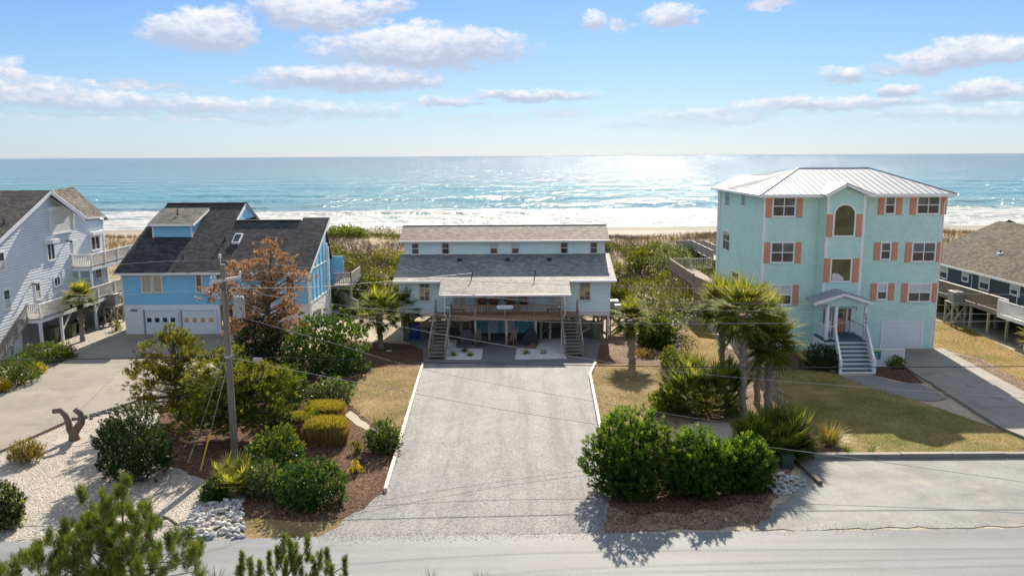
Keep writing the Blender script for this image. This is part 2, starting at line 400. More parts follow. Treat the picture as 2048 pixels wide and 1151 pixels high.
SEA = -2.7
def sea_z(x, y):
    fade = np.clip((y - 176) / 40, 0, 1) * np.clip((620 - y) / 200, 0, 1)
    w = np.zeros_like(x)
    for i, (y0, amp, wid) in enumerate(((206, .42, 5), (226, .5, 6), (250, .85, 6.5), (276, .55, 8), (305, .6, 9), (340, .55, 10), (382, .5, 11), (430, .45, 13), (490, .4, 15))):
        yc = y0 + 5 * np.sin(x * .018 + i * 1.7) + 2.5 * np.sin(x * .05 + i * 2.9)
        env = .55 + .45 * np.sin(x * .013 + i * 2.1)
        t = (y - yc) / wid
        w += amp * env * np.exp(-np.where(t < 0, (t * 1.7) ** 2, (t * .8) ** 2))
    return SEA + fade * (w + .09 * sines(x, y, 5, .25, 4))
def water_mat():
    m, N, p, o = newmat('sea_water'); P = pos(N); x, y, z = N.sep(P)
    # colour by depth: sandy shallows, turquoise, deeper blue far out
    nb = N.noise(N.comb(N.m('MULTIPLY', x, .006), N.m('MULTIPLY', y, .018), 0), 1.0, 5, .6)[0]
    yy = N.m('ADD', y, N.m('MULTIPLY', N.m('SUBTRACT', nb, .5), 120.0))
    t = N.m('DIVIDE', N.m('LOGARITHM', N.m('MAXIMUM', N.m('DIVIDE', yy, 180.0), 1.0), 10.0), 1.6, clamp=True)
    c = N.ramp(t, [(0, (.24, .27, .25)), (.09, (.10, .20, .21)), (.18, (.016, .17, .205)), (.34, (.006, .12, .17)), (.55, (.004, .075, .13)), (1.0, (.003, .05, .10))])
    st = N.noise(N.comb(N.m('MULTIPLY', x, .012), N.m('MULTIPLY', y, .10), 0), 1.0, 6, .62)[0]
    c = N.mix(1.0, c, N.ramp(st, [(.32, (.58, .64, .7)), (.68, (1.42, 1.36, 1.3))]), 'MULTIPLY')  # lighter and darker streaks put the shading of swells into the colour
    # foam: broken bands of the surf
    wob = N.m('MULTIPLY', N.m('SUBTRACT', N.noise(N.comb(N.m('MULTIPLY', x, .02), N.m('MULTIPLY', y, .01), 0), 1.0, 4, .6)[0], .5), 30.0)
    yf = N.m('ADD', y, wob)
    ff = N.noise(N.comb(N.m('MULTIPLY', x, .11), N.m('MULTIPLY', y, .22), 0), 1.0, 8, .7, dist=.6)[0]
    fine = N.noise(N.comb(N.m('MULTIPLY', x, .6), N.m('MULTIPLY', y, .9), 0), 1.0, 5, .7)[0]
    zone = N.m('MULTIPLY', N.sstep(yf, 168, 190), N.m('SUBTRACT', 1.0, N.sstep(yf, 243, 254)))
    thr = N.m('ADD', N.m('MULTIPLY', ff, .75), N.m('MULTIPLY', fine, .25))
    thr = N.m('ADD', thr, N.m('MULTIPLY', zone, .13))
    foam = N.m('MULTIPLY', N.sstep(thr, .54, .64), zone)
    crest = N.m('MULTIPLY', N.sstep(N.m('ADD', N.m('SUBTRACT', z, SEA), N.m('MULTIPLY', N.m('SUBTRACT', ff, .5), .9)), .62, .9), N.sstep(y, 185, 200))
    foam = N.m('MAXIMUM', foam, N.m('MULTIPLY', crest, .9))
    edge = N.m('MULTIPLY', N.sstep(yf, 172, 178), N.m('SUBTRACT', 1.0, N.sstep(yf, 184, 196)))
    foam = N.m('MAXIMUM', foam, N.m('MULTIPLY', edge, N.sstep(ff, .4, .55)))
    c = N.mix(foam, c, (.40, .40, .395, 1))
    N.put(c, p.inputs['Base Color'])
    N.put(N.m('ADD', .09, N.m('MULTIPLY', foam, .6)), p.inputs['Roughness'])
    p.inputs['IOR'].default_value = 1.333; N.put(N.m('MULTIPLY_ADD', foam, -.04, .085), p.inputs['Specular IOR Level'])
    # ripples: longer ones far out so that they stay resolved
    h1 = N.noise(N.comb(N.m('MULTIPLY', x, .5), N.m('MULTIPLY', y, .14), 0), 1.0, 3, .6)[0]
    h2 = N.noise(N.comb(N.m('MULTIPLY', x, .12), N.m('MULTIPLY', y, .06), 0), 1.0, 3, .6)[0]
    h3 = N.noise(N.comb(N.m('MULTIPLY', x, .02), N.m('MULTIPLY', y, .028), 0), 1.0, 4, .6)[0]
    hh = N.m('ADD', N.m('MULTIPLY', h1, .85), N.m('ADD', N.m('MULTIPLY', h2, 2.6), N.m('MULTIPLY', h3, 8.0)))
    b = N.new('ShaderNodeBump'); b.inputs['Strength'].default_value = 1.0; b.inputs['Distance'].default_value = 1.0
    N.put(hh, b.inputs['Height']); N.nt.links.new(b.outputs[0], p.inputs['Normal'])
    return m
def build_sea():
    xs = np.concatenate([[-60000, -15000, -4000, -1400, -800, -560], np.arange(-400, 401, 4.5), [560, 800, 1400, 4000, 15000, 60000]])
    ys = np.concatenate([np.arange(160, 330, 1.0), np.arange(330, 640, 2.2), [680, 760, 900, 1200, 1800, 3000, 6000, 14000, 40000, 80000]])
    v, f = grid(xs, ys, lambda x, y: sea_z(x, y) - (x * x + y * y) * 0)
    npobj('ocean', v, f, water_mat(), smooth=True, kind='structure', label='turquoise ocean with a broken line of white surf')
build_sea()

# ------------------------------------------------------------ ground sheets
def dens_poly(pts, step=.8, jit=.06, seed=0):
    r = random.Random(seed); out = []
    for i, a in enumerate(pts):
        b = pts[(i + 1) % len(pts)]; n = max(1, int((Vector(b) - Vector(a)).length / step))
        for k in range(n):
            t = k / n; out.append((a[0] + (b[0] - a[0]) * t + r.uniform(-jit, jit), a[1] + (b[1] - a[1]) * t + r.uniform(-jit, jit), a[2]))
    return out
LAYER = [0]
LEVEL = dict(stump_ring=8, sandy_shoulder=1, road=8, mulch_bed=3, lawn=5, sandy_patch=7, grass_verge=6, pebble_yard=5, pebble_strip=3, paved_path=7, parking_apron=6, gravel_driveway=7, concrete_pad=9, marble_chip_bed=11, concrete_walk=7)
def smooth_poly(pts, it=2):
    for _ in range(it):
        q = []
        for i, a in enumerate(pts):
            b = pts[(i + 1) % len(pts)]
            q += [(a[0] * .75 + b[0] * .25, a[1] * .75 + b[1] * .25), (a[0] * .25 + b[0] * .75, a[1] * .25 + b[1] * .75)]
        pts = q
    return pts
LAWNS = []
def sheet(name, px, m, label, jit=.06, curve=0, wpts=None, lv=0):
    LAYER[0] += 1; z = .004 * (LEVEL.get(name, 2) + lv) + .00011 * LAYER[0]
    if wpts is None:
        if curve: px = smooth_poly(px, curve)
        wpts = [tuple(G(a, b, 0)) for a, b in px]
    pts = [(p[0], p[1], z) for p in wpts]
    if name in ('lawn', 'grass_verge'): LAWNS.append((name, label, pts, m))
    if jit: pts = dens_poly(pts, .45, jit, LAYER[0])
    # keep each point above the terrain where it starts to rise
    pts = [(p[0], p[1], z + max(0, tz(p[0], p[1]))) for p in pts]
    mb = MB(); a = sum((pts[i][0] * pts[(i + 1) % len(pts)][1] - pts[(i + 1) % len(pts)][0] * pts[i][1]) for i in range(len(pts)))
    mb.face(pts if a > 0 else pts[::-1])
    return obj(name, mb, m, kind='structure', label=label)
def clip(poly, nx, ny, c):
    """keep the part of a 2-D polygon where nx*x+ny*y <= c"""
    out = []
    for i, a in enumerate(poly):
        b = poly[(i + 1) % len(poly)]; da = nx * a[0] + ny * a[1] - c; db = nx * b[0] + ny * b[1] - c
        if da <= 0: out.append(a)
        if (da < 0 < db) or (db < 0 < da):
            t = da / (da - db); out.append((a[0] + (b[0] - a[0]) * t, a[1] + (b[1] - a[1]) * t))
    return out
def area2(p): return abs(sum(p[i][0] * p[(i + 1) % len(p)][1] - p[(i + 1) % len(p)][0] * p[i][1] for i in range(len(p)))) / 2
def slabs(root, poly, ang, dx, dy, gap, z0, z1, m, piece='slab', off=(0, 0)):
    ca, sa = math.cos(ang), math.sin(ang)
    q = [(p[0] * ca + p[1] * sa - off[0], -p[0] * sa + p[1] * ca - off[1]) for p in poly]
    x0, x1 = min(p[0] for p in q), max(p[0] for p in q); y0, y1 = min(p[1] for p in q), max(p[1] for p in q)
    for i in range(math.floor(x0 / dx), math.ceil(x1 / dx)):
        for j in range(math.floor(y0 / dy), math.ceil(y1 / dy)):
            c = q
            for nx, ny, k in ((-1, 0, -(i * dx + gap / 2)), (1, 0, (i + 1) * dx - gap / 2), (0, -1, -(j * dy + gap / 2)), (0, 1, (j + 1) * dy - gap / 2)):
                c = clip(c, nx, ny, k) if len(c) > 2 else []
            if len(c) < 3 or area2(c) < .15: continue
            w = [((p[0] + off[0]) * ca - (p[1] + off[1]) * sa, (p[0] + off[0]) * sa + (p[1] + off[1]) * ca) for p in c]
            dz = RNG.uniform(-.006, .004)
            obj(piece, MB().prism([(p[0], p[1], z1 + dz) for p in w], (0, 0, z0 - z1)), m, root)

M_ROAD = pebbles('worn_asphalt', (.195, .204, .212), .025, .12, .7, .1, .15, .2, tracks=(.03, .45, 1))
M_APRON = pebbles('old_concrete_apron', (.205, .214, .207), .03, .2, .72, .22, .25, .25, bc=(.235, .222, .195), tracks=(.35, .5, 1))
M_GRAVEL = pebbles('grey_gravel', (.24, .24, .24), .05, .46, .78, .2, .8, .45, tracks=(1.1, .09, 1), bc=(.245, .235, .215))
M_WPEB = pebbles('white_pebbles', (.38, .345, .295), .075, .4, .7, .12, 1.0, .55)
M_MULCH = pebbles('red_brown_mulch', (.112, .068, .048), .06, .6, .95, .3, 1.0, .5, tint=(.17, .10, .062), spec=.08)
M_MULCHP = pebbles('faded_mulch', (.19, .135, .095), .06, .5, .95, .3, 1.0, .5, tint=(.27, .20, .145), bc=(.28, .22, .15), spec=.08)
M_WROCK = pebbles('white_marble_chips', (.60, .60, .59), .06, .3, .7, .06, .9, .5)
M_CONC = pebbles('concrete', (.24, .22, .185), .02, .12, .72, .24, .15, .15, bc=(.175, .165, .14))
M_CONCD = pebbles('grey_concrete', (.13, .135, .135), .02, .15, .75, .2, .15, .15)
M_PAVER = pebbles('dark_pavers', (.22, .215, .205), .09, .2, .8, .1, .5, .4)
M_SANDP = pebbles('pale_sand', (.40, .35, .27), .04, .22, .9, .15, .5, .3)
def lawn_mat(name, a, b, c):
    m, N, p, o = newmat(name); P = pos(N)
    n = N.noise(P, .45, 6, .68)[0]; n2 = N.noise(P, 5, 5, .7)[0]; n3 = N.noise(P, 45, 3, .6)[0]
    t = N.m('ADD', N.m('MULTIPLY', n, .5), N.m('ADD', N.m('MULTIPLY', n2, .3), N.m('MULTIPLY', n3, .2)))
    N.put(N.ramp(t, [(.38, a), (.49, b), (.58, c)]), p.inputs['Base Color'])
    p.inputs['Roughness'].default_value = .9; p.inputs['Specular IOR Level'].default_value = .15
    bump(N, p, N.m('ADD', n3, N.m('MULTIPLY', n2, .6)), .9, .05); return m
M_LAWN = lawn_mat('dry_winter_lawn', (.13, .125, .04), (.25, .18, .085), (.33, .245, .13))
M_LAWNG = lawn_mat('greening_lawn', (.095, .12, .024), (.215, .19, .06), (.33, .235, .11))
M_LAWNY = lawn_mat('yellow_lawn', (.17, .18, .035), (.31, .21, .075), (.37, .25, .11))

def build_sheets():
    yr = lambda x: 27.3 + .0165 * x
    sheet('sandy_shoulder', None, M_SANDP, 'pale sandy shoulder along the road', 0.12, wpts=[(-70, yr(-70) + .9), (-70, yr(-70) - .4), (70, yr(70) - .4), (70, yr(70) + 1.2)])
    sheet('road', None, M_ROAD, 'light grey asphalt road across the bottom', .03, wpts=[(-400, yr(-400)), (-60, yr(-60)), (60, yr(60)), (400, yr(400)), (400, yr(400) - 7.4), (-400, yr(-400) - 7.4)])
    sheet('mulch_bed', [(700, 680), (850, 690), (848, 732), (745, 735), (712, 765), (697, 795), (705, 815), (745, 845), (803, 852), (770, 987), (735, 1012), (690, 1042), (600, 1046), (480, 1034), (470, 965), (350, 965), (250, 905), (330, 800), (500, 720), (640, 690)], M_MULCH, 'red brown mulch bed left of the gravel driveway')
    sheet('lawn', [(745, 735), (846, 731), (803, 854), (745, 847), (705, 815), (695, 795), (710, 765)], M_LAWN, 'small dry lawn left of the gravel driveway', .16)
    sheet('sandy_patch', [(700, 822), (730, 845), (752, 860), (738, 862), (712, 850), (690, 830)], M_SANDP, 'thin pale sandy edge below the small dry lawn', .05)
    sheet('grass_verge', [(480, 1034), (600, 1046), (690, 1040), (655, 1066), (640, 1077), (480, 1079)], M_LAWN, 'tan dry grass verge between mulch and road', .15)
    sheet('pebble_yard', [(-60, 935), (0, 907), (135, 846), (229, 819), (295, 797), (335, 800), (300, 860), (335, 930), (420, 962), (485, 990), (484, 1078), (-60, 1082)], M_WPEB, 'white pebble yard beside the left driveway', .16)
    sheet('pebble_strip', [(-40, 818), (0, 798), (97, 744), (144, 713), (248, 664), (250, 640), (225, 636), (150, 672), (60, 720), (-40, 770)], M_WPEB, 'white pebble strip between grey house and driveway', .04)
    sheet('mulch_bed', [(1175, 690), (1240, 660), (1335, 655), (1400, 636), (1445, 690), (1545, 742), (1575, 800), (1600, 850), (1660, 888), (1720, 914), (1600, 918), (1545, 1010), (1548, 1052), (1205, 1066), (1218, 990), (1200, 860), (1290, 852), (1300, 812), (1340, 770), (1335, 735), (1195, 732)], M_MULCHP, 'faded pinkish mulch bed around the palm trees', .16)
    sheet('mulch_bed', [(1190, 690), (1214, 689), (1222, 715), (1248, 728), (1196, 733), (1188, 716)], M_MULCH, 'dark mulch corner beside the right wooden stairs', .03, lv=2)
    sheet('mulch_bed', [(1212, 985), (1225, 900), (1340, 900), (1540, 930), (1546, 985), (1520, 1006), (1490, 1004), (1450, 1022), (1410, 1016), (1370, 1030), (1320, 1024), (1280, 1034), (1240, 1018), (1222, 1010)], M_MULCH, 'mulch under the oleander hedge with hedge shade in its dark tone', .1, lv=2)  # real mulch; its darker sheet also stands for the shadow below the hedge
    sheet('lawn', [(1194, 733), (1250, 727), (1337, 735), (1342, 770), (1320, 800), (1300, 812), (1290, 852), (1203, 858), (1181, 755)], M_LAWN, 'small dry lawn right of the gravel driveway', .16)
    sheet('lawn', [(1372, 655), (1412, 652), (1440, 690), (1446, 722), (1442, 742), (1376, 722), (1362, 700), (1368, 680)], M_LAWNY, 'orange yellow lawn path leading to the dunes', .16)
    sheet('lawn', [(1545, 742), (1640, 740), (1690, 752), (1760, 778), (1850, 806), (2048, 876), (2075, 885), (2040, 900), (2005, 914), (1720, 914), (1660, 888), (1600, 850), (1575, 800)], M_LAWNG, 'wide half green lawn before the green house', .06)
    sheet('mulch_bed', [(1520, 700), (1560, 690), (1680, 700), (1682, 752), (1640, 742), (1545, 744)], M_MULCH, 'dark mulch bed left of the white front steps', .06)
    sheet('mulch_bed', [(1745, 712), (1806, 712), (1822, 745), (1848, 766), (1820, 766), (1745, 750)], M_MULCH, 'dark mulch wedge beside the lattice panel', .03)
    sheet('paved_path', [(1680, 752), (1745, 750), (1790, 764), (1842, 768), (1896, 797), (1870, 803), (1830, 800), (1740, 776)], M_PAVER, 'dark paver path from the white steps', 0)
    sheet('lawn', [(1868, 640), (1905, 646), (1950, 664), (2048, 712), (2100, 735), (2100, 785), (2048, 765), (1960, 716), (1890, 700), (1864, 698)], M_LAWNY, 'sunlit grass strip right of the green house', .05)
    sheet('mulch_bed', [(1890, 702), (1960, 717), (2048, 766), (2120, 800), (2120, 830), (2048, 790)], M_MULCHP, 'narrow mulch strip beside the concrete driveway', .05)
    sheet('mulch_bed', [(2005, 914), (2030, 893), (2080, 870), (2100, 914)], M_MULCHP, 'mulch corner at the driveway foot', .05)
    sheet('parking_apron', [(1600, 918), (2130, 916), (2130, 1050), (1540, 1061), (1505, 1063), (1560, 1010), (1600, 965)], M_APRON, 'pale parking apron along the road right', .12)
    sheet('gravel_driveway', [(848, 727), (1191, 727), (1180, 750), (1200, 858), (1216, 900), (1224, 950), (1218, 1000), (1208, 1040), (1204, 1069), (640, 1079), (655, 1064), (690, 1040), (735, 1010), (771, 985)], M_GRAVEL, 'wide grey gravel driveway of the middle house', .16)
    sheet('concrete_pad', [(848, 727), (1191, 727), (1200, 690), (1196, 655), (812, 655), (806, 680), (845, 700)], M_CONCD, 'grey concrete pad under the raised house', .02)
    sheet('marble_chip_bed', [(888, 720), (962, 720), (966, 698), (912, 697), (913, 680), (896, 680), (891, 700)], M_WROCK, 'white stone chip bed at the left stairs', .03)
    sheet('marble_chip_bed', [(1030, 720), (1133, 718), (1131, 678), (1078, 678), (1073, 697), (1033, 698)], M_WROCK, 'white stone chip bed at the right stairs', .03)
    sheet('sandy_patch', [(1345, 860), (1395, 842), (1455, 848), (1468, 872), (1440, 890), (1370, 885)], M_SANDP, 'pale sandy patch behind the oleander hedge', .08)
    sheet('concrete_walk', [(622, 640), (660, 612), (716, 618), (690, 640), (655, 668)], M_CONC, 'concrete walk beside the blue house', .02)
    # slabs
    r = thing('concrete_driveway', tuple(G(120, 780)), 'concrete driveway of the blue house with long slabs', 'driveway'); r['kind'] = 'structure'; del r['category']
    slabs(r, [tuple(G(*p))[:2] for p in [(-60, 945), (-60, 832), (0, 800), (97, 746), (144, 715), (248, 668), (440, 668), (450, 690), (335, 795), (295, 797), (229, 819), (135, 846), (0, 907)]], math.radians(12), 5.2, 6.0, .025, -.02, .155, M_CONC, off=(1.2, 2.5))
    r = thing('concrete_driveway', tuple(G(1900, 760)), 'scored concrete driveway of the green house', 'driveway'); r['kind'] = 'structure'; del r['category']
    pr = [tuple(G(*p))[:2] for p in [(1762, 702.5), (1886, 700.5), (2048, 788), (2200, 868), (2200, 958), (2048, 879), (2000, 859), (1891, 789), (1806, 735)]]
    slabs(r, pr, math.radians(4), 1.75, 2.3, .02, -.02, .17, M_CONC, off=(.35, .4))
    # kerb of the apron
    k = thing('kerb', tuple(G(1820, 914)), 'long concrete kerb between lawn and parking apron', 'kerb'); k['kind'] = 'structure'; del k['category']
    a, b = G(1592, 916), G(2110, 913); L = (b - a).length; n = int(L / 2.35); d = (b - a) / n
    for i in range(n):
        p0 = a + d * i + d.normalized() * .012; p1 = a + d * (i + 1) - d.normalized() * .012; z = RNG.uniform(.17, .19)
        obj('kerb_stone', MB().bar(p0 + Vector((0, 0, z / 2)), p1 + Vector((0, 0, z / 2)), .26, z + .1), M_CONC, k)
    # edging boards of the gravel drive
    for i, (pp, lab) in enumerate((([(846, 730), (771, 985)], 'long pale edging board left of the gravel driveway'), ([(1191, 729), (1180, 752), (1201, 862)], 'kinked pale edging board right of the gravel driveway'))):
        w = [G(*p) for p in pp]
        t = thing('edging_board', tuple(w[0]), lab, 'edging', 'driveway edging boards')
        for q in range(len(w) - 1):
            n = max(1, int((w[q + 1] - w[q]).length / 3.6))
            for s in range(n):
                a = w[q].lerp(w[q + 1], s / n); b = w[q].lerp(w[q + 1], (s + 1) / n); b = b - (b - a).normalized() * .012
                obj('board', MB().bar(a + Vector((0, 0, .08)), b + Vector((0, 0, .08)), .15, .26), M_EDGE, t)
M_EDGE = mat('pale_timber', (.60, .52, .43), .8, .2, 1.5, 30, .2)
build_sheets()

def build_lawn_grass():
    for i, (nm, lab, pts, m) in enumerate(LAWNS):
        a = np.array(pts); x0, y0 = a[:, 0].min(), a[:, 1].min(); x1, y1 = a[:, 0].max(), a[:, 1].max(); c = a[:, :2].mean(0)
        n = int(min(60000, (x1 - x0) * (y1 - y0) * 420)); x = NR.uniform(x0 - .1, x1 + .1, n); y = NR.uniform(y0 - .1, y1 + .1, n)
        # grass runs a little past the edge of its sheet, unevenly
        g = 1.0 + .02 * np.sin(x * 5) * np.sin(y * 6); xx, yy = c[0] + (x - c[0]) / (1.01 * g), c[1] + (y - c[1]) / (1.01 * g); ins = np.zeros(n, bool)
        for k in range(len(a)):
            p, q = a[k], a[(k + 1) % len(a)]
            cr = ((p[1] > yy) != (q[1] > yy)) & (xx < (q[0] - p[0]) * (yy - p[1]) / (q[1] - p[1] + 1e-12) + p[0]); ins ^= cr
        patch = sines(x, y, 70 + i, 1.3, 5)
        ins &= (patch + NR.normal(0, .6, n)) > -.75
        x, y, patch = x[ins], y[ins], patch[ins]; n = len(x)
        d = NR.normal(size=(n, 3)); d[:, 2] = np.abs(d[:, 2]) * .5 + .45
        B = np.stack([x, y, np.full(n, .016) + np.maximum(0, terr(x, y))], 1); D = unit(d); L = NR.uniform(.04, .085, n)[:, None]; S = unit(np.cross(D, NR.normal(size=(n, 3)))) * .009
        v = np.stack([B - S, B + S, B + D * L], 1).reshape(-1, 3)
        green = {'greening_lawn': .24, 'dry_winter_lawn': .14, 'yellow_lawn': .22}[m.name]
        tn = np.clip(.62 - green - .28 * patch + NR.normal(0, .14, n), 0, 1)
        npobj('lawn_grass', v, np.arange(n * 3).reshape(-1, 3), LM['lawn'], None, np.repeat(tn, 3), label='short grass blades of the ' + lab, cat='grass', kind='stuff')

def build_loose_gravel():
    """single stones spilled along the driveway and road edges, too small to pick apart"""
    segs = [((640, 1079), (1204, 1068), 1400, .22), ((771, 985), (735, 1010), 160, .15), ((735, 1010), (690, 1040), 200, .2), ((690, 1040), (640, 1078), 260, .25), ((1204, 1068), (1216, 900), 400, .25), ((1205, 1066), (1545, 1062), 500, .25), ((1545, 1061), (2048, 1052), 700, .3), ((0, 1079), (480, 1079), 500, .2)]
    B = []
    for a, b, n, w in segs:
        p, q = G(*a), G(*b); t = NR.random(n); B.append(np.stack([p.x + (q.x - p.x) * t + NR.normal(0, w, n), p.y + (q.y - p.y) * t + NR.normal(0, w, n), np.full(n, .036)], 1))
    B = np.concatenate(B); n = len(B); r = NR.uniform(.007, .022, n)[:, None]
    o = [np.array(v) for v in ((1, 0, 0), (-.5, .8, 0), (-.5, -.8, 0), (0, 0, .9))]
    a = NR.uniform(0, 6.28, n); ca, sa = np.cos(a)[:, None], np.sin(a)[:, None]; vs = []
    for q in o: vs.append(B + r * np.concatenate([q[0] * ca - q[1] * sa, q[0] * sa + q[1] * ca, np.full((n, 1), q[2])], 1))
    v = np.stack(vs, 1).reshape(-1, 3); k = np.arange(n)[:, None] * 4; f = np.concatenate([k + np.array([[0, 1, 3]]), k + np.array([[1, 2, 3]]), k + np.array([[2, 0, 3]])])
    npobj('loose_gravel', v, f, M_GRAVEL, None, label='loose stones spilled along the driveway and road edges', cat='gravel', kind='stuff')
build_loose_gravel()

# ------------------------------------------------------------ building kit
FR = dict(front=(Vector((1, 0, 0)), Vector((0, -1, 0))), right=(Vector((0, 1, 0)), Vector((1, 0, 0))), left=(Vector((0, -1, 0)), Vector((-1, 0, 0))), back=(Vector((-1, 0, 0)), Vector((0, 1, 0))))
def lap(parent, o, fr, poly, course, m, name='plank', separate=True, t0=.034, t1=.010, z00=None):
    """lapped boards over a 2-D wall outline (u, z); every board is its own piece when separate"""
    u, n = FR[fr]; o = Vector(o); W = Vector((0, 0, 1))
    zlo = z00 if z00 is not None else min(p[1] for p in poly); zhi = max(p[1] for p in poly); k = 0; allmb = MB(); z = zlo
    while z < zhi - .01:
        c = clip(clip(poly, 0, -1, -z), 0, 1, z + course - (.022 if separate else .003))
        if len(c) >= 3 and area2(c) > .01:
            mb = MB() if separate else allmb
            f = [o + u * p[0] + W * p[1] + n * (t0 + (t1 - t0) * (p[1] - z) / course) for p in c]
            b = [o + u * p[0] + W * p[1] for p in c]; k0 = len(mb.v); q = len(c)
            mb.v += [tuple(p) for p in f] + [tuple(p) for p in b]
            s = sum(c[i][0] * c[(i + 1) % q][1] - c[(i + 1) % q][0] * c[i][1] for i in range(q)) > 0
            fwd = u.cross(W).dot(n) > 0
            idx = list(range(q))
            mb.f.append(tuple(k0 + i for i in (idx if s == fwd else idx[::-1])))
            for i in range(q):
                j = (i + 1) % q; e = (k0 + i, k0 + q + i, k0 + q + j, k0 + j); mb.f.append(e if s == fwd else e[::-1])
            if separate: obj(name, mb, m, parent)
        z += course
    if not separate:
        return obj(name, allmb, m, parent, kind='stuff')
def wallp(parent, o, fr, poly, m, thick=.12, name='wall'):
    u, n = FR[fr]; o = Vector(o)
    return obj(name, MB().prism([o + u * p[0] + Vector((0, 0, p[1])) for p in poly], n * -thick), m, parent)
def win(parent, o, fr, u0, u1, z0, z1, cols=1, rows=2, trim=.11, tm=None, gm=None, name='window', proud=.06, mull=.05, label=None):
    """window: surround as the part, each pane a sub-part"""
    u, n = FR[fr]; tm = tm or M_WHITE; gm = gm or M_GLASS; mb = MB()
    L = lambda a, b, c, d, p=proud, q=.0: mb.lbox(o, u, n, a, b, c, d, q, p)
    L(u0 - trim, u0, z0 - trim, z1 + trim); L(u1, u1 + trim, z0 - trim, z1 + trim); L(u0, u1, z1, z1 + trim); L(u0, u1, z0 - trim, z0, proud + .03)
    uw, zw = (u1 - u0) / cols, (z1 - z0) / rows
    for i in range(1, cols): L(u0 + uw * i - mull / 2, u0 + uw * i + mull / 2, z0, z1, proud - .012)
    for j in range(1, rows): L(u0, u1, z0 + zw * j - mull / 2, z0 + zw * j + mull / 2, proud - .008)
    w = obj(name, mb, tm, parent, label=label)
    for i in range(cols):
        for j in range(rows):
            g = gm[(i + j * cols) % len(gm)] if isinstance(gm, (list, tuple)) else gm
            obj('pane', MB().lbox(o, u, n, u0 + uw * i + mull * .3, u0 + uw * (i + 1) - mull * .3, z0 + zw * j + mull * .3, z0 + zw * (j + 1) - mull * .3, .032, .04), g, w)
    return w
def pxwin(parent, a, b, plane, val, **kw):
    """window from two image corners on a known wall plane"""
    if plane == 'Y':
        p, q = PY(*a, val), PY(*b, val); o = (0, val, 0); return win(parent, o, 'front', p.x, q.x, q.z, p.z, **kw)
    p, q = PX(*a, val), PX(*b, val); o = (val, 0, 0)
    if val < 0: return win(parent, o, 'right', p.y, q.y, min(q.z, p.z), max(p.z, q.z), **kw)
    return win(parent, o, 'left', -p.y, -q.y, min(q.z, p.z), max(q.z, p.z), **kw)
def roof(parent, pts, m, thick=.14, name='roof'):
    return obj(name, MB().prism(pts, (0, 0, -thick)), m, parent)
def railing(parent, a, b, h, m, sp=.13, bw=.035, rail=.09, top=.06, bot=.1, posts=(0, 1), pw=.1, name='railing', pm=None, postdrop=0.0, bal_m=None):
    """railing between two floor points; rails are the part, every baluster a sub-part"""
    a, b = Vector(a), Vector(b); d = b - a; Z = Vector((0, 0, 1)); L = d.length; mb = MB()
    mb.bar(a + Z * h, b + Z * h, rail, top); mb.bar(a + Z * bot, b + Z * bot, .05, .07)
    for t in posts:
        p = a.lerp(b, t); mb.bar(p - Z * postdrop, p + Z * (h + .07), pw, pw, up=(0, 1, 0))
    r = obj(name, mb, m, parent)
    n = max(1, int(L / sp)); me = mesh_of(MB().box(-bw / 2, bw / 2, -bw / 2, bw / 2, -(h - bot) / 2 + .03, (h - bot) / 2 - .03), bal_m or m, name='baluster')
    for i in range(1, n):
        p = a.lerp(b, i / n); inst('baluster', me, p + Z * (bot + (h - bot) / 2), r)
    return r
def stairs(parent, top, bot, width_dir, w, n, m, tm=None, name='staircase', riser=None):
    """open stairs from bot to top (centres of the near edge); stringers are the part, treads sub-parts"""
    top, bot, wd = Vector(top), Vector(bot), Vector(width_dir).normalized(); mb = MB()
    dn = Vector((0, 0, -.10))
    for s in (-1, 1): mb.bar(bot + wd * s * (w / 2 + .02) + dn + Vector((0, 0, .12)), top + wd * s * (w / 2 + .02) + dn, .05, .28)
    st = obj(name, mb, m, parent)
    hd = Vector((top.x - bot.x, top.y - bot.y, 0)); run = hd.length / n; hd.normalize()
    for i in range(n):
        c = bot.lerp(top, (i + 1) / n) - hd * run * .5
        obj('tread', MB().bar(c - wd * w / 2, c + wd * w / 2, run * .82, .05, up=(0, 0, 1)), tm or m, st)
        if riser:
            r0 = bot.lerp(top, i / n); zz = (top.z - bot.z) / n
            obj('riser', MB().bar(r0 - wd * w / 2 + Vector((0, 0, zz / 2)), r0 + wd * w / 2 + Vector((0, 0, zz / 2)), .02, zz - .05, up=(0, 0, 1)), riser, st)
    return st
def text(parent, s, o, fr, size, m, name='lettering', depth=.012, vertical=False, align='CENTER'):
    cu = bpy.data.curves.new('t', 'FONT'); cu.body = s; cu.size = size; cu.extrude = depth; cu.align_x = align; cu.align_y = 'CENTER'; cu.resolution_u = 3
    to = bpy.data.objects.new('t', cu); COL.objects.link(to)
    bpy.context.view_layer.update()
    me = bpy.data.meshes.new_from_object(to.evaluated_get(bpy.context.evaluated_depsgraph_get()))
    bpy.data.objects.remove(to); u, n = FR[fr]
    for v in me.vertices:
        c = v.co.copy(); v.co = u * c.x + Vector((0, 0, 1)) * c.y + n * c.z
    me.materials.clear(); me.materials.append(m); me.name = name
    return link(name, me, o, parent)
def downspout(parent, pts, m=None, r=.045, name='downspout'):
    return obj(name, MB().tube(pts, r, 6), m or M_WHITE, parent)
def vent(parent, p, slope=.3, w=.35):
    p = Vector(p); return obj('roof_vent', MB().prism([p + Vector(q) for q in ((-w / 2, -.18, .12), (w / 2, -.18, .12), (w / 2, .18, .16 + slope * .1), (-w / 2, .18, .16 + slope * .1))], (0, 0, -.25)), M_BLACK, parent)
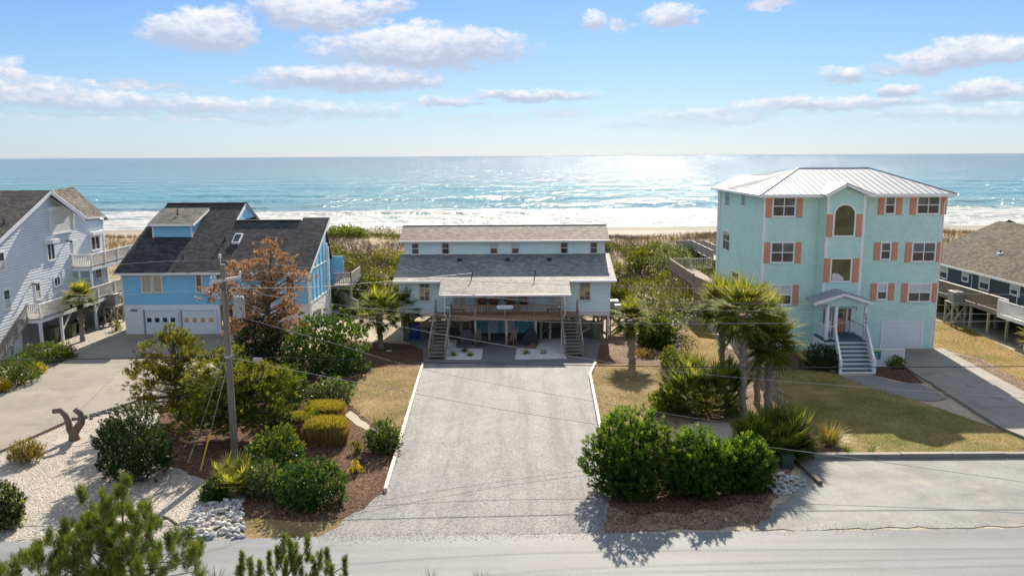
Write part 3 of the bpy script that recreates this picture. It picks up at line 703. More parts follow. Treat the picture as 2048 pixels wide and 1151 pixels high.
def pipe(parent, p, h=.35, m=None, r=.05):
    p = Vector(p); return obj('vent_pipe', MB().tube([p - Vector((0, 0, .1)), p + Vector((0, 0, h))], r, 7).tube([p + Vector((0, 0, -.05)), p + Vector((0, 0, .03))], [.13, .1], 8), m or M_BLACK, parent)

# ------------------------------------------------------------ middle house on pilings
M_TEAL = mat('pale_teal_siding', (.74, .86, .82), .55, .08, .9, 16, .08)
M_STEP = mat('worn_step', (.22, .19, .15), .8, .3, 2, 25, .3)
M_TEALSH = mat('teal_lap_shadow', (.30, .47, .48), .7)  # darker backing seen between planks, shadow lines of the laps put into colour
M_TEALD = mat('teal_panel', (.20, .52, .52), .6, .08)
M_SH_TAN = shingle('tan_shingles', (.22, .185, .165), .15, .32, rough=.8, spec=.12)
M_SH_LG = shingle('light_grey_shingles', (.225, .228, .218), .15, .32, rough=.7, spec=.34)
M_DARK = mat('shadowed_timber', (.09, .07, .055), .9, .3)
M_DOOR = mat('white_door', (.70, .72, .72), .45, .05)
def middle_house():
    Yw, Yd, Yu, Yb = 59.0, 56.9, 63.2, 68.6
    h = thing('beach_duplex', (-.3, 60, 0), 'pale teal raised duplex with long grey roof and front deck', 'house')
    xl, xr = PY(800, 600, Yw).x, PY(1219, 600, Yw).x
    zf = 2.12; eave_l, eave_r = PY(786, 562, Yw - .5), PY(1233, 559, Yw - .5); ze = (eave_l.z + eave_r.z) / 2
    bl = PY(810, 509, Yu); zu = bl.z; sl = (zu - ze) / (Yu - Yw + .5)
    zt = ze + sl * .5 - .06
    w = wallp(h, (0, Yw, 0), 'front', [(xl, zf), (xr, zf), (xr, zt), (xl, zt)], M_TEALSH)
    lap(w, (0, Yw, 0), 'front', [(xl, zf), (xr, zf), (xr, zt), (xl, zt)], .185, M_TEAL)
    for fr, x in (('left', xl), ('right', xr)):
        u = FR[fr][0].y
        ws = wallp(h, (x, 0, 0), fr, [(u * Yw, zf), (u * Yb, zf), (u * Yb, zu + .3), (u * Yu, zu), (u * Yw, zt)], M_TEAL, name='side_wall')
        lap(ws, (x, 0, 0), fr, [(u * Yw, zf), (u * Yb, zf), (u * Yb, zu + .3), (u * Yu, zu), (u * Yw, zt)], .185, M_TEAL)
    wallp(h, (0, Yb, 0), 'back', [(-xl, zf), (-xr, zf), (-xr, zu + .9), (-xl, zu + .9)], M_TEAL, name='rear_wall')
    obj('band_board', MB().box(xl - .03, xr + .03, Yw - .045, Yw + .1, zf - .34, zf).box(xl - .03, xl + .1, Yw + .102, Yb, zf - .34, zf).box(xr - .1, xr + .03, Yw + .102, Yb, zf - .34, zf), M_TRIMC, h)
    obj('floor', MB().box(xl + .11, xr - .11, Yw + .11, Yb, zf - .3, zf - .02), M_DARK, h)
    for x in (xl, xr): obj('corner_board', MB().box(x - .06, x + .06, Yw - .055, Yw + .06, zf, zt - .02), M_WHITE, h)
    # roofs
    roof(h, [(eave_l.x, Yw - .5, ze), (eave_r.x, Yw - .5, ze), (eave_r.x, Yu + .02, zu + .03), (eave_l.x, Yu + .02, zu + .03)], M_SH_LG, .12, 'lower_roof')
    pe_l, pe_r = PY(877, 589.5, Yd - .45), PY(1142, 587, Yd - .45); zp = (pe_l.z + pe_r.z) / 2
    roof(h, [(pe_l.x, Yd - .45, zp), (pe_r.x, Yd - .45, zp), (pe_r.x, Yw - .45, ze + .045), (pe_l.x, Yw - .45, ze + .045)], M_SH_LG, .1, 'porch_roof')
    obj('gutter', MB().box(pe_l.x - .02, pe_r.x + .02, Yd - .57, Yd - .452, zp - .15, zp - .01), M_TRIMC, h)
    obj('gutter', MB().box(eave_l.x - .02, pe_l.x - .03, Yw - .62, Yw - .502, ze - .15, ze - .01), M_WHITE, h)
    obj('gutter', MB().box(pe_r.x + .03, eave_r.x + .02, Yw - .62, Yw - .502, ze - .15, ze - .01), M_WHITE, h)
    ux0, ux1 = PY(811, 500, Yu).x, PY(1208, 500, Yu).x; zut = PY(1000, 482, Yu).z
    w = wallp(h, (0, Yu, 0), 'front', [(ux0, zu - .1), (ux1, zu - .1), (ux1, zut), (ux0, zut)], M_TEALSH, name='upper_wall')
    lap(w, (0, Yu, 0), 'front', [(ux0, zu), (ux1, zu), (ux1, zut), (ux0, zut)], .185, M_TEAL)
    for fr, x in (('left', ux0), ('right', ux1)):
        u = FR[fr][0].y; wallp(h, (x, 0, 0), fr, [(u * Yu, zu - .6), (u * Yb, zu - .6), (u * Yb, zut), (u * 66, zut + .9), (u * Yu, zut)], M_TEAL, name='upper_side_wall')
    for x in (ux0, ux1): obj('corner_board', MB().box(x - .06, x + .06, Yu - .05, Yu + .05, zu + .05, zut), M_WHITE, h)
    a, b = PY(798, 481.5, Yu - .45), PY(1219, 478.5, Yu - .45); r0, r1 = PY(806, 451.5, 66), PY(1217, 449, 66); zr = (r0.z + r1.z) / 2; zeu = (a.z + b.z) / 2
    roof(h, [(a.x, Yu - .45, zeu), (b.x, Yu - .45, zeu), (b.x + .12, 66, zr), (a.x - .1, 66, zr)], M_SH_TAN, .12, 'upper_roof')
    roof(h, [(a.x - .1, 66, zr), (b.x + .12, 66, zr), (b.x + .12, 69.4, zr - .95), (a.x - .1, 69.4, zr - .95)], M_SH_TAN, .12, 'upper_roof')
    obj('ridge_cap', MB().bar((a.x - .1, 66, zr + .01), (b.x + .12, 66, zr + .01), .25, .04), M_SH_TAN, h)
    obj('gutter', MB().box(a.x - .05, b.x + .05, Yu - .56, Yu - .452, zeu - .14, zeu - .01), M_WHITE, h)
    gl = [M_GLASS, mat('dim_shade', (.16, .13, .10), .2, .2)]
    for i, (p0, p1) in enumerate(((824, 837), (884.5, 897.5), (981, 994), (1024, 1037), (1122, 1135), (1181, 1194))):
        x0, x1 = PY(p0, 490, Yu).x, PY(p1, 490, Yu).x; g = [M_GLASS, M_GLASS] if i not in (2, 3) else [M_GLASS, M_BLINDW]
        win(h, (0, Yu, 0), 'front', x0, x1, PY(900, 507, Yu).z, PY(900, 486, Yu).z, 1, 2, .1, M_TRIMC if i else M_WHITE, g)
    for (p0, p1) in (((839.5, 567), (859, 600)), ((1160, 565.5), (1179.5, 599))):
        pxwin(h, p0, p1, 'Y', Yw, cols=2, rows=4, trim=.12, tm=M_TRIMC, gm=[gl[1], gl[1], M_AMBER, gl[1], M_BLIND, M_AMBER, gl[1]], mull=.03)
    # porch doors with blinds, doors below
    dm = mat('vertical_blinds', (.62, .56, .48), .5, .2, .5, 10, 0, streak=(9, 1, .1))
    for p0, p1 in ((907, 924), (1098, 1116)):
        x0, x1 = PY(p0, 600, Yw).x, PY(p1, 600, Yw).x + .25
        win(h, (0, Yw, 0), 'front', x0, x1, zf + .12, zf + 2.05, 2, 1, .1, M_WHITE, dm, name='sliding_door')
    Yl = 61.0; lx0, lx1 = PY(953, 660, Yl).x, PY(1070, 660, Yl).x
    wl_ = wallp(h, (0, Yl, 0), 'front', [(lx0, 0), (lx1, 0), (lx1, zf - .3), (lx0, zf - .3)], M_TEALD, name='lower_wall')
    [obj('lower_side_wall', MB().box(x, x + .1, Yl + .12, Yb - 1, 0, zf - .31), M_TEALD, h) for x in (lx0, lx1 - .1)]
    for p0, p1 in ((981, 993.5), (1009, 1026)):
        x0, x1 = PY(p0, 660, Yl).x, PY(p1, 660, Yl).x
        d = obj('door', MB().box(x0, x1, Yl - .07, Yl - .01, .05, 1.78), M_DOOR, h)
        for k in range(3): obj('door_pane', MB().box(x0 + .08 + k * (x1 - x0 - .12) / 3, x0 + .04 + (k + 1) * (x1 - x0 - .12) / 3, Yl - .08, Yl - .071, 1.38, 1.66), M_GLASS, d)
        obj('door_trim', MB().box(x0 - .12, x0 - .005, Yl - .05, Yl - .004, .02, 1.795).box(x1 + .005, x1 + .12, Yl - .05, Yl - .004, .02, 1.795), M_WHITE, h)
    # deck
    dxl, dxr = PY(891, 620, Yd).x, PY(1128, 620, Yd).x
    obj('deck_floor', MB().box(dxl - .9, dxr + 1.15, Yd + .04, Yw - .04, zf - .07, zf), M_WOODR, h)
    obj('deck_joist', MB().box(dxl - .02, dxr + .02, Yd - .02, Yd + .038, zf - .24, zf + .02), M_WOODR, h)
    railing(h, (dxl, Yd, zf), (dxr, Yd, zf), .88, M_WOODR, sp=.125, bw=.04, posts=(0, .25, .5, .75, 1), pw=.1)
    for t in (.25, .5, .75):
        x = dxl + (dxr - dxl) * t; obj('porch_post', MB().box(x - .05, x + .05, Yd + .06, Yd + .16, zf, zp - .02), M_WOODR if t == .5 else M_WOOD, h)
    for px in (950.5, 1013, 1071.5):
        x = PY(px, 660, Yd).x; obj('deck_post', MB().box(x - .09, x + .09, Yd + .05, Yd + .23, 0, zf - .09), M_PILE, h)
    for px in (923, 978.5, 1100):
        x = PY(px, 660, Yw - .4).x; obj('deck_post', MB().box(x - .09, x + .09, Yw - .5, Yw - .32, 0, zf - .09), M_PILE, h)
    # pilings and braces
    xs = [xl + .12, xl + 2.4, lx0 - .4, lx1 + .4, xr - 2.4, xr - .12]
    for x in xs:
        for y in (Yw + .1, Yw + 3.4, Yw + 6.6, Yb - .2):
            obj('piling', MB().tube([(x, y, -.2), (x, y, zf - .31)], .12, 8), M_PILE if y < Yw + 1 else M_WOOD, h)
    for (a, b) in ((0, 1), (4, 5)):
        for y in (Yw + .12, Yw + 6.6):
            obj('cross_brace', MB().bar((xs[a], y - .14, .25), (xs[b], y - .14, zf - .4), .05, .19), M_WOOD, h)
            obj('cross_brace', MB().bar((xs[a], y + .14, zf - .4), (xs[b], y + .14, .25), .05, .19), M_WOOD, h)
    for (x, dx) in ((xs[1] + .9, 1.3), (xs[4] - 1.2, -1.3)):
        obj('cross_brace', MB().bar((x, Yw + 1.1, zf - .4), (x + dx, Yw + 1.1, .3), .05, .17), M_WOOD, h)
    for y in (Yw + 3.3, Yw + 6.5): obj('beam', MB().box(xl + .2, xr - .2, y - .1, y + .1, zf - .58, zf - .32), M_WOOD, h)
    # stairs with solid side rails
    for (pa, pb, s) in ((860, 888, -1), (1133, 1164, 1)):
        b0, b1 = G(pa, 719 if s < 0 else 713), G(pb, 719 if s < 0 else 713); c = (b0 + b1) / 2; w_ = (b1 - b0).x
        top = Vector((c.x + .15 * -s, Yd + .25, zf)); bot = Vector((c.x, c.y, .02))
        st = stairs(h, top, bot, (1, 0, 0), w_, 12, M_WOOD, M_STEP)
        for q in (-1, 1):
            off = Vector((q * (w_ / 2 + .09), 0, 0)); mb = MB()
            mb.bar(bot + off + Vector((0, 0, .82)), top + off + Vector((0, 0, .98)), .09, .16)
            mb.bar(bot + off, bot + off + Vector((0, 0, .9)), .1, .1, up=(0, 1, 0))
            m0 = bot.lerp(top, .5) + off; mb.bar(m0 - Vector((0, 0, .1)), m0 + Vector((0, 0, .86)), .09, .09, up=(0, 1, 0))
            mb.bar(top + off - Vector((0, 0, .3)), top + off + Vector((0, 0, 1.25 if q == s else 1.0)), .12, .12, up=(0, 1, 0))
            mb.bar(bot + off + Vector((0, 0, .4)), top + off + Vector((0, 0, .45)), .04, .14)
            obj('stair_rail', mb, M_WOOD, h)
        obj('stair_landing', MB().box(top.x - w_ / 2 - .05, top.x + w_ / 2 + .05, top.y - .02, Yw - .06, zf - .16, zf - .075), M_WOODG, h)
    # downspouts
    for px, s in ((889.5, 1), (1129.5, -1)):
        x = PY(px, 600, Yd - .5).x
        downspout(h, [(x, Yd - .53, zp - .12), (x, Yd - .53, zp - .3), (x - .02 * s, Yd - .5, 2.35), (x + .2 * s, Yd - .42, 2.02), (x + .22 * s, Yd - .4, .05)], M_TRIMC)
    for x in (xl + .12, xr - .12):
        downspout(h, [(x, Yw - .15, zf - .3), (x, Yw - .15, .05)])
    # roof furniture
    pl = lambda y: ze + sl * (y - Yw + .5)
    for px in (919.5, 1015.5, 1098.5):
        p = PY(px, 522, 62.0); vent(h, (p.x, 62.0, pl(62.0)), sl)
    for px, y in ((819.5, 62.2), (1204, 62.2)): pipe(h, (PY(px, 520, y).x, y, pl(y)), .3, M_METAL, .035)
    for px in (944, 1069.5):
        y = 59.0; x = PY(px, 555, y).x; obj('service_mast', MB().tube([(x - .06, y - .4, pl(y - .4)), (x, y, pl(y) + .1), (x + .05, y + .05, pl(y) + .42), (x - .05, y, pl(y) + .5)], .035, 6), M_BLACK, h)
    # name board and unit plates on the railing
    sx0, sx1 = PY(993.5, 613, Yd - .1).x, PY(1026, 613, Yd - .1).x; sz0, sz1 = PY(1000, 617.5, Yd - .1).z, PY(1000, 610, Yd - .1).z
    cx, cz = (sx0 + sx1) / 2, (sz0 + sz1) / 2; hw, hh = (sx1 - sx0) / 2, (sz1 - sz0) / 2
    oct_ = [(-hw, -hh * .5), (-hw + .1, -hh), (hw - .1, -hh), (hw, -hh * .5), (hw, hh * .5), (hw - .1, hh), (-hw + .1, hh), (-hw, hh * .5)]
    s = obj('name_sign', MB().prism([(cx + a, Yd - .1, cz + b) for a, b in oct_], (0, .03, 0)), mat('sign_white', (.82, .85, .86), .4, .03), h, label='white name board on the deck railing')
    text(s, 'Carolina Dunes', (cx, Yd - .105, cz), 'front', .17, mat('sign_grey', (.33, .40, .45), .5, .05), 'lettering', .004)
    for x in (dxl + .2, dxr - .22): obj('unit_plate', MB().box(x - .17, x + .17, Yd - .09, Yd - .07, zf + .68, zf + .84), mat('plate_blue_white', (.6, .75, .85), .4, .05), h)
    return dict(xl=xl, xr=xr, zf=zf, Yd=Yd, Yw=Yw, dxl=dxl, dxr=dxr, lx0=lx0, lx1=lx1)
MH = middle_house()

# ------------------------------------------------------------ blue house with dark roof
M_BLUE = mat('bright_blue_panel', (.22, .54, .77), .55, .09, .9, 16, .06)
M_SH_DK = shingle('charcoal_shingles', (.068, .069, .072), .17, .34)
M_STUCCO = mat('white_stucco', (.72, .72, .72), .7, .06, .8, 20, .12)
def RP(px, py, y0, z0, s):
    """pixel on a roof plane z = z0 + s*(Y-y0)"""
    d = ray(px, py); t = (z0 - s * y0 - H) / (d.z - s * d.y); return Vector((d.x * t, d.y * t, H + d.z * t))
def blue_house():
    Y0 = 60.7; xl, xr = PY(253, 672, Y0).x, PY(617, 560, Y0).x; zb = PY(253, 609, Y0).z; S = .525; ye, ze = 60.2, 5.03
    zp = lambda y: ze + S * (y - ye)
    h = thing('blue_beach_house', (-23, 64, 0), 'bright blue house with white garage level and charcoal shingle roof', 'house')
    zt = zp(Y0) - .16
    w = wallp(h, (0, Y0, 0), 'front', [(xl, zb), (xr, zb), (xr, zt), (xl, zt)], M_BLUE)
    # grooved panels as narrow vertical boards
    mb = MB(); x = xl + .06
    while x < xr - .1:
        mb.box(x, x + .148, Y0 - .014, Y0, zb + .02, zt); x += .165
    obj('grooved_panel', mb, M_BLUE, w, kind='stuff')
    xm = PY(441, 640, Y0).x; xn = PY(505, 640, Y0).x
    wallp(h, (0, Y0 + .02, 0), 'front', [(xl, -.2), (xm, -.2), (xm, zb), (xl, zb)], M_STUCCO, .3, 'garage_wall')
    wallp(h, (0, Y0 + .02, 0), 'front', [(xn, -.2), (xr, -.2), (xr, zb), (xn, zb)], M_STUCCO, .3, 'garage_wall')
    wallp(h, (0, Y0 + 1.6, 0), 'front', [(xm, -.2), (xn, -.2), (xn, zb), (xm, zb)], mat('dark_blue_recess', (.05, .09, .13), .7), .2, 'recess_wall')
    obj('floor_band', MB().box(xl, xr, Y0 + .03, Y0 + 3, zb - .05, zb + .018), M_STUCCO, h)
    # side wall towards the sea of dunes (faces right)
    Yb = 66.9
    wallp(h, (xr, 0, 0), 'right', [(Y0 + .13, -.2), (Yb, -.2), (Yb, zb), (Y0 + .13, zb)], M_STUCCO, .12, 'side_wall')
    w2 = wallp(h, (xr, 0, 0), 'right', [(Y0 + .13, zb), (Yb, zb), (Yb, zp(Yb) - .18), (Y0 + .13, zp(Y0) - .18)], M_BLUE, .12, 'side_wall')
    for k in range(1, 5):
        y = Y0 + (Yb - Y0) * k / 5; obj('batten', MB().box(xr, xr + .05, y - .05, y + .05, zb + .05, zp(y) - .25), M_BLUE, w2)
    obj('trim_band', MB().box(xr, xr + .045, Y0, Yb, 5.0, 5.09), M_WHITE, h)
    obj('trim_band', MB().box(xr, xr + .04, Y0, Yb, zb - .06, zb + .06), M_WHITE, h)
    obj('corner_board', MB().box(xr - .1, xr + .06, Yb, Yb + .3, -.1, 6.5), M_WHITE, h)
    obj('corner_board', MB().box(xl - .04, xl + .09, Y0 - .05, Y0 + .1, zb, zt), M_TRIMC, h)
    obj('corner_board', MB().box(xr - .1, xr + .055, Y0 - .05, Y0 + .1, 0, zt), M_TRIMC, h)
    wallp(h, (xl, 0, 0), 'left', [(-Y0 - .13, -.2), (-73.5, -.2), (-73.5, 4.6), (-66.8, zp(66.8) - .2), (-Y0 - .13, zp(Y0) - .2)], M_BLUE, .12, 'side_wall')
    wallp(h, (0, 73.5, 0), 'back', [(-xl, -.2), (-xr, -.2), (-xr, 4.6), (-xl, 4.6)], M_BLUE, .12, 'rear_wall')
    wallp(h, (xr - 1.2, 0, 0), 'right', [(Yb + .31, -.2), (73.3, -.2), (73.3, 4.3), (Yb + .31, zp(Yb) - .9)], M_BLUE, .12, 'rear_side_wall')
    # roof: low ridge, and a raised middle with its own gable
    rx0, rx1 = PY(225, 541, ye).x, PY(619, 541, ye).x; cx0, cx1 = PY(335, 406, 69.3).x, PY(493, 405, 69.3).x; yr = 66.75
    roof(h, [(rx0, ye, ze), (rx1, ye, ze), (rx1 + .1, yr, zp(yr)), (rx0 + .2, yr, zp(yr))], M_SH_DK, .15, 'front_roof')
    nx = PY(604, 440, yr).x
    roof(h, [(nx, yr + .002, zp(yr)), (rx1 + .1, yr + .002, zp(yr)), (rx1 + .1, 67.15, zp(67.15)), (nx, 67.15, zp(67.15))], M_SH_DK, .15, 'roof_end')
    roof(h, [(rx0 + .6, yr + .002, zp(yr)), (cx1, yr + .002, zp(yr)), (cx1 + .05, 69.3, zp(69.3)), (cx0, 69.3, zp(69.3))], M_SH_DK, .15, 'upper_roof')
    roof(h, [(cx0, 69.302, zp(69.3)), (cx1 + .05, 69.302, zp(69.3)), (cx1 + .05, 73.9, zp(69.3) - 2.4), (cx0, 73.9, zp(69.3) - 2.4)], M_SH_DK, .15, 'back_roof')
    roof(h, [(cx1 + .06, yr + .05, zp(yr) - .03), (rx1 - .3, yr + .4, zp(yr) - .03), (rx1 - 1.3, 73.9, 4.2), (cx1 + .06, 73.9, 4.2)], M_SH_DK, .15, 'back_roof')
    obj('ridge_cap', MB().bar((cx0, 69.3, zp(69.3) + .02), (cx1 + .05, 69.3, zp(69.3) + .02), .3, .05), M_BLACK, h)
    obj('ridge_cap', MB().bar((cx1, yr, zp(yr) + .03), (nx - .1, yr, zp(yr) + .03), .3, .08), M_BLACK, h)
    g = [(yr + .05, zp(yr)), (69.3, zp(69.3) - .12), (71.9, zp(yr))]
    wallp(h, (cx1 - .1, 0, 0), 'right', [(a, b - .05) for a, b in g], M_BLUE, .1, 'gable_wall')
    obj('rake_trim', MB().bar((cx1 - .02, yr, zp(yr) - .03), (cx1 - .02, 69.3, zp(69.3) - .1), .12, .2), M_WHITE, h)
    obj('rake_trim', MB().bar((cx1 - .02, 69.3, zp(69.3) - .1), (cx1 - .02, 72.1, zp(69.3) - 1.5), .12, .2), M_WHITE, h)
    obj('rake_trim', MB().bar((rx1 + .06, ye, ze - .12), (rx1 + .16, 67.15, zp(67.15) - .12), .05, .22), M_WHITE, h)
    obj('fascia', MB().box(rx0, rx1, ye - .05, ye - .003, ze - .17, ze - .01), M_TRIMC, h)
    downspout(h, [(xr + .1, Y0 - .35, ze - .2), (xr + .12, Y0 - .1, ze - .6), (xr + .12, Y0 - .1, 0)])
    downspout(h, [(xr + .12, Yb + .4, 6.2), (xr + .12, Yb + .4, 0)])
    # shed dormer
    yd = 64.6; dx0, dx1 = PY(306, 460, yd).x, PY(383, 460, yd).x; zd0, zd1 = zp(yd) - .1, PY(340, 449, yd).z
    wallp(h, (0, yd, 0), 'front', [(dx0, zd0), (dx1, zd0), (dx1, zd1), (dx0, zd1)], M_BLUE, .1, 'dormer_wall')
    for x, fr in ((dx0, 'left'), (dx1, 'right')):
        u = FR[fr][0].y; wallp(h, (x, 0, 0), fr, [(u * (yd + .101), zp(yd)), (u * 68.4, zp(68.4) - .1), (u * (yd + .101), zd1)], M_BLUE, .1, 'dormer_cheek')
        obj('corner_board', MB().box(x - .06, x + .06, yd - .05, yd + .04, zd0, zd1 - .02), M_WHITE, h)
    e0, e1 = PY(294, 448.5, yd - .45), PY(386, 448.5, yd - .45); t0, t1 = PY(332, 415, 68.5).x, PY(421, 415, 68.5).x
    roof(h, [(e0.x, yd - .45, e0.z), (e1.x, yd - .45, e0.z), (t1 - .1, 68.55, zp(68.55) + .03), (t0 - .3, 68.55, zp(68.55) + .03)], shingle('grey_shingles', (.14, .135, .125), .17, .34), .1, 'dormer_roof')
    obj('dormer_fascia', MB().box(e0.x, e1.x, yd - .5, yd - .452, e0.z - .15, e0.z - .005), M_WHITE, h)
    obj('dormer_fascia', MB().bar((e1.x + .02, yd - .45, e0.z - .1), (t1 - .08, 68.4, zp(68.4) - .06), .05, .16), M_WHITE, h)
    pipe(h, PY(355, 428, 66.2), .4)
    for p in ((450, 481), (366, 517)): pipe(h, RP(*p, ye, ze, S), .32)
    q = [RP(*p, ye, ze, S) for p in ((463.5, 488), (478, 488), (487, 469.5), (471.5, 469.5))]
    up = Vector((0, -S, 1)).normalized()
    sk = obj('skylight', MB().prism([p + up * .16 for p in q], up * -.2), M_WHITE, h)
    c = sum(q, Vector()) / 4; obj('skylight_pane', MB().prism([c + (p - c) * .78 + up * .175 for p in q], up * -.02), glassmat('skylight_glass', (.03, .03, .045), .08), sk)
    # windows
    pxwin(h, (283, 546), (303, 583), 'Y', Y0, cols=1, rows=1, tm=M_TRIMC, gm=M_BLIND, trim=.1)
    pxwin(h, (306.5, 546), (324, 583), 'Y', Y0, cols=1, rows=1, tm=M_TRIMC, gm=M_BLIND, trim=.1)
    for a, b in (((392, 546.5), (404, 583)), ((434, 547), (446, 583)), ((572, 547), (589, 585)), ((520, 547), (537, 585))):
        pxwin(h, a, b, 'Y', Y0, cols=1, rows=1, tm=M_TRIMC, gm=mat('dim_pane', (.10, .085, .05), .2, .2), trim=.1)
    # garage doors
    for (p0, p1), gm in (((291, 354), M_GLASS), ((365, 431), M_AMBER)):
        x0, x1 = PY(p0, 640, Y0).x, PY(p1, 640, Y0).x; z1 = PY(p0, 621, Y0).z
        d = obj('garage_door', MB().box(x0, x1, Y0 - .005, Y0 + .018, .02, z1), M_DOOR, h)
        obj('garage_frame', MB().box(x0 - .008, x1 + .13, Y0 - .09, Y0 + .018, z1 + .012, z1 + .13).box(x1 + .012, x1 + .13, Y0 - .09, Y0 + .018, 0, z1 + .01), M_STUCCO, h)
        obj('garage_jamb', MB().box(x0 - .14, x0 - .01, Y0 - .03, Y0 + .018, 0, z1 + .1), M_METAL, h)
        for r in range(4): obj('door_panel', MB().box(x0 + .03, x1 - .03, Y0 - .018, Y0 - .006, .04 + r * (z1 - .04) / 4, .02 + (r + 1) * (z1 - .04) / 4), M_DOOR, d)
        for k in range(4):
            cxk = x0 + (x1 - x0) * (k + .5) / 4; obj('door_pane', MB().box(cxk - .17, cxk + .17, Y0 - .026, Y0 - .019, z1 * .55, z1 * .72), gm, d)
    p = PY(268, 620.5, Y0 - .03); text(h, '4903', (p.x, Y0 - .04, p.z), 'front', .3, M_BLACK, 'house_number', .01)
    obj('meter_box', MB().box(xr + .005, xr + .2, Y0 + 2.0, Y0 + 2.5, .8, 1.7), M_METAL, h)
    obj('meter_box', MB().box(xr + .005, xr + .16, Y0 + 2.7, Y0 + 3.0, .9, 1.6), M_METAL, h)
    # rear deck corner
    obj('rear_deck', MB().box(xr + .1, xr + 1.6, 69, 73, 2.5, 2.65), M_WOODG, h)
    railing(h, (xr + 1.6, 69, 2.65), (xr + 1.6, 73, 2.65), 1.0, M_WOODG, sp=.16, bw=.1)
    railing(h, (xr + .1, 69, 2.65), (xr + 1.55, 69, 2.65), 1.0, M_WOODG, sp=.16, bw=.1, posts=(1,))
    obj('deck_post', MB().box(xr + 1.45, xr + 1.6, 69.05, 69.2, 0, 2.5), M_WOODG, h)
    return dict(xl=xl, xr=xr)
BH = blue_house()

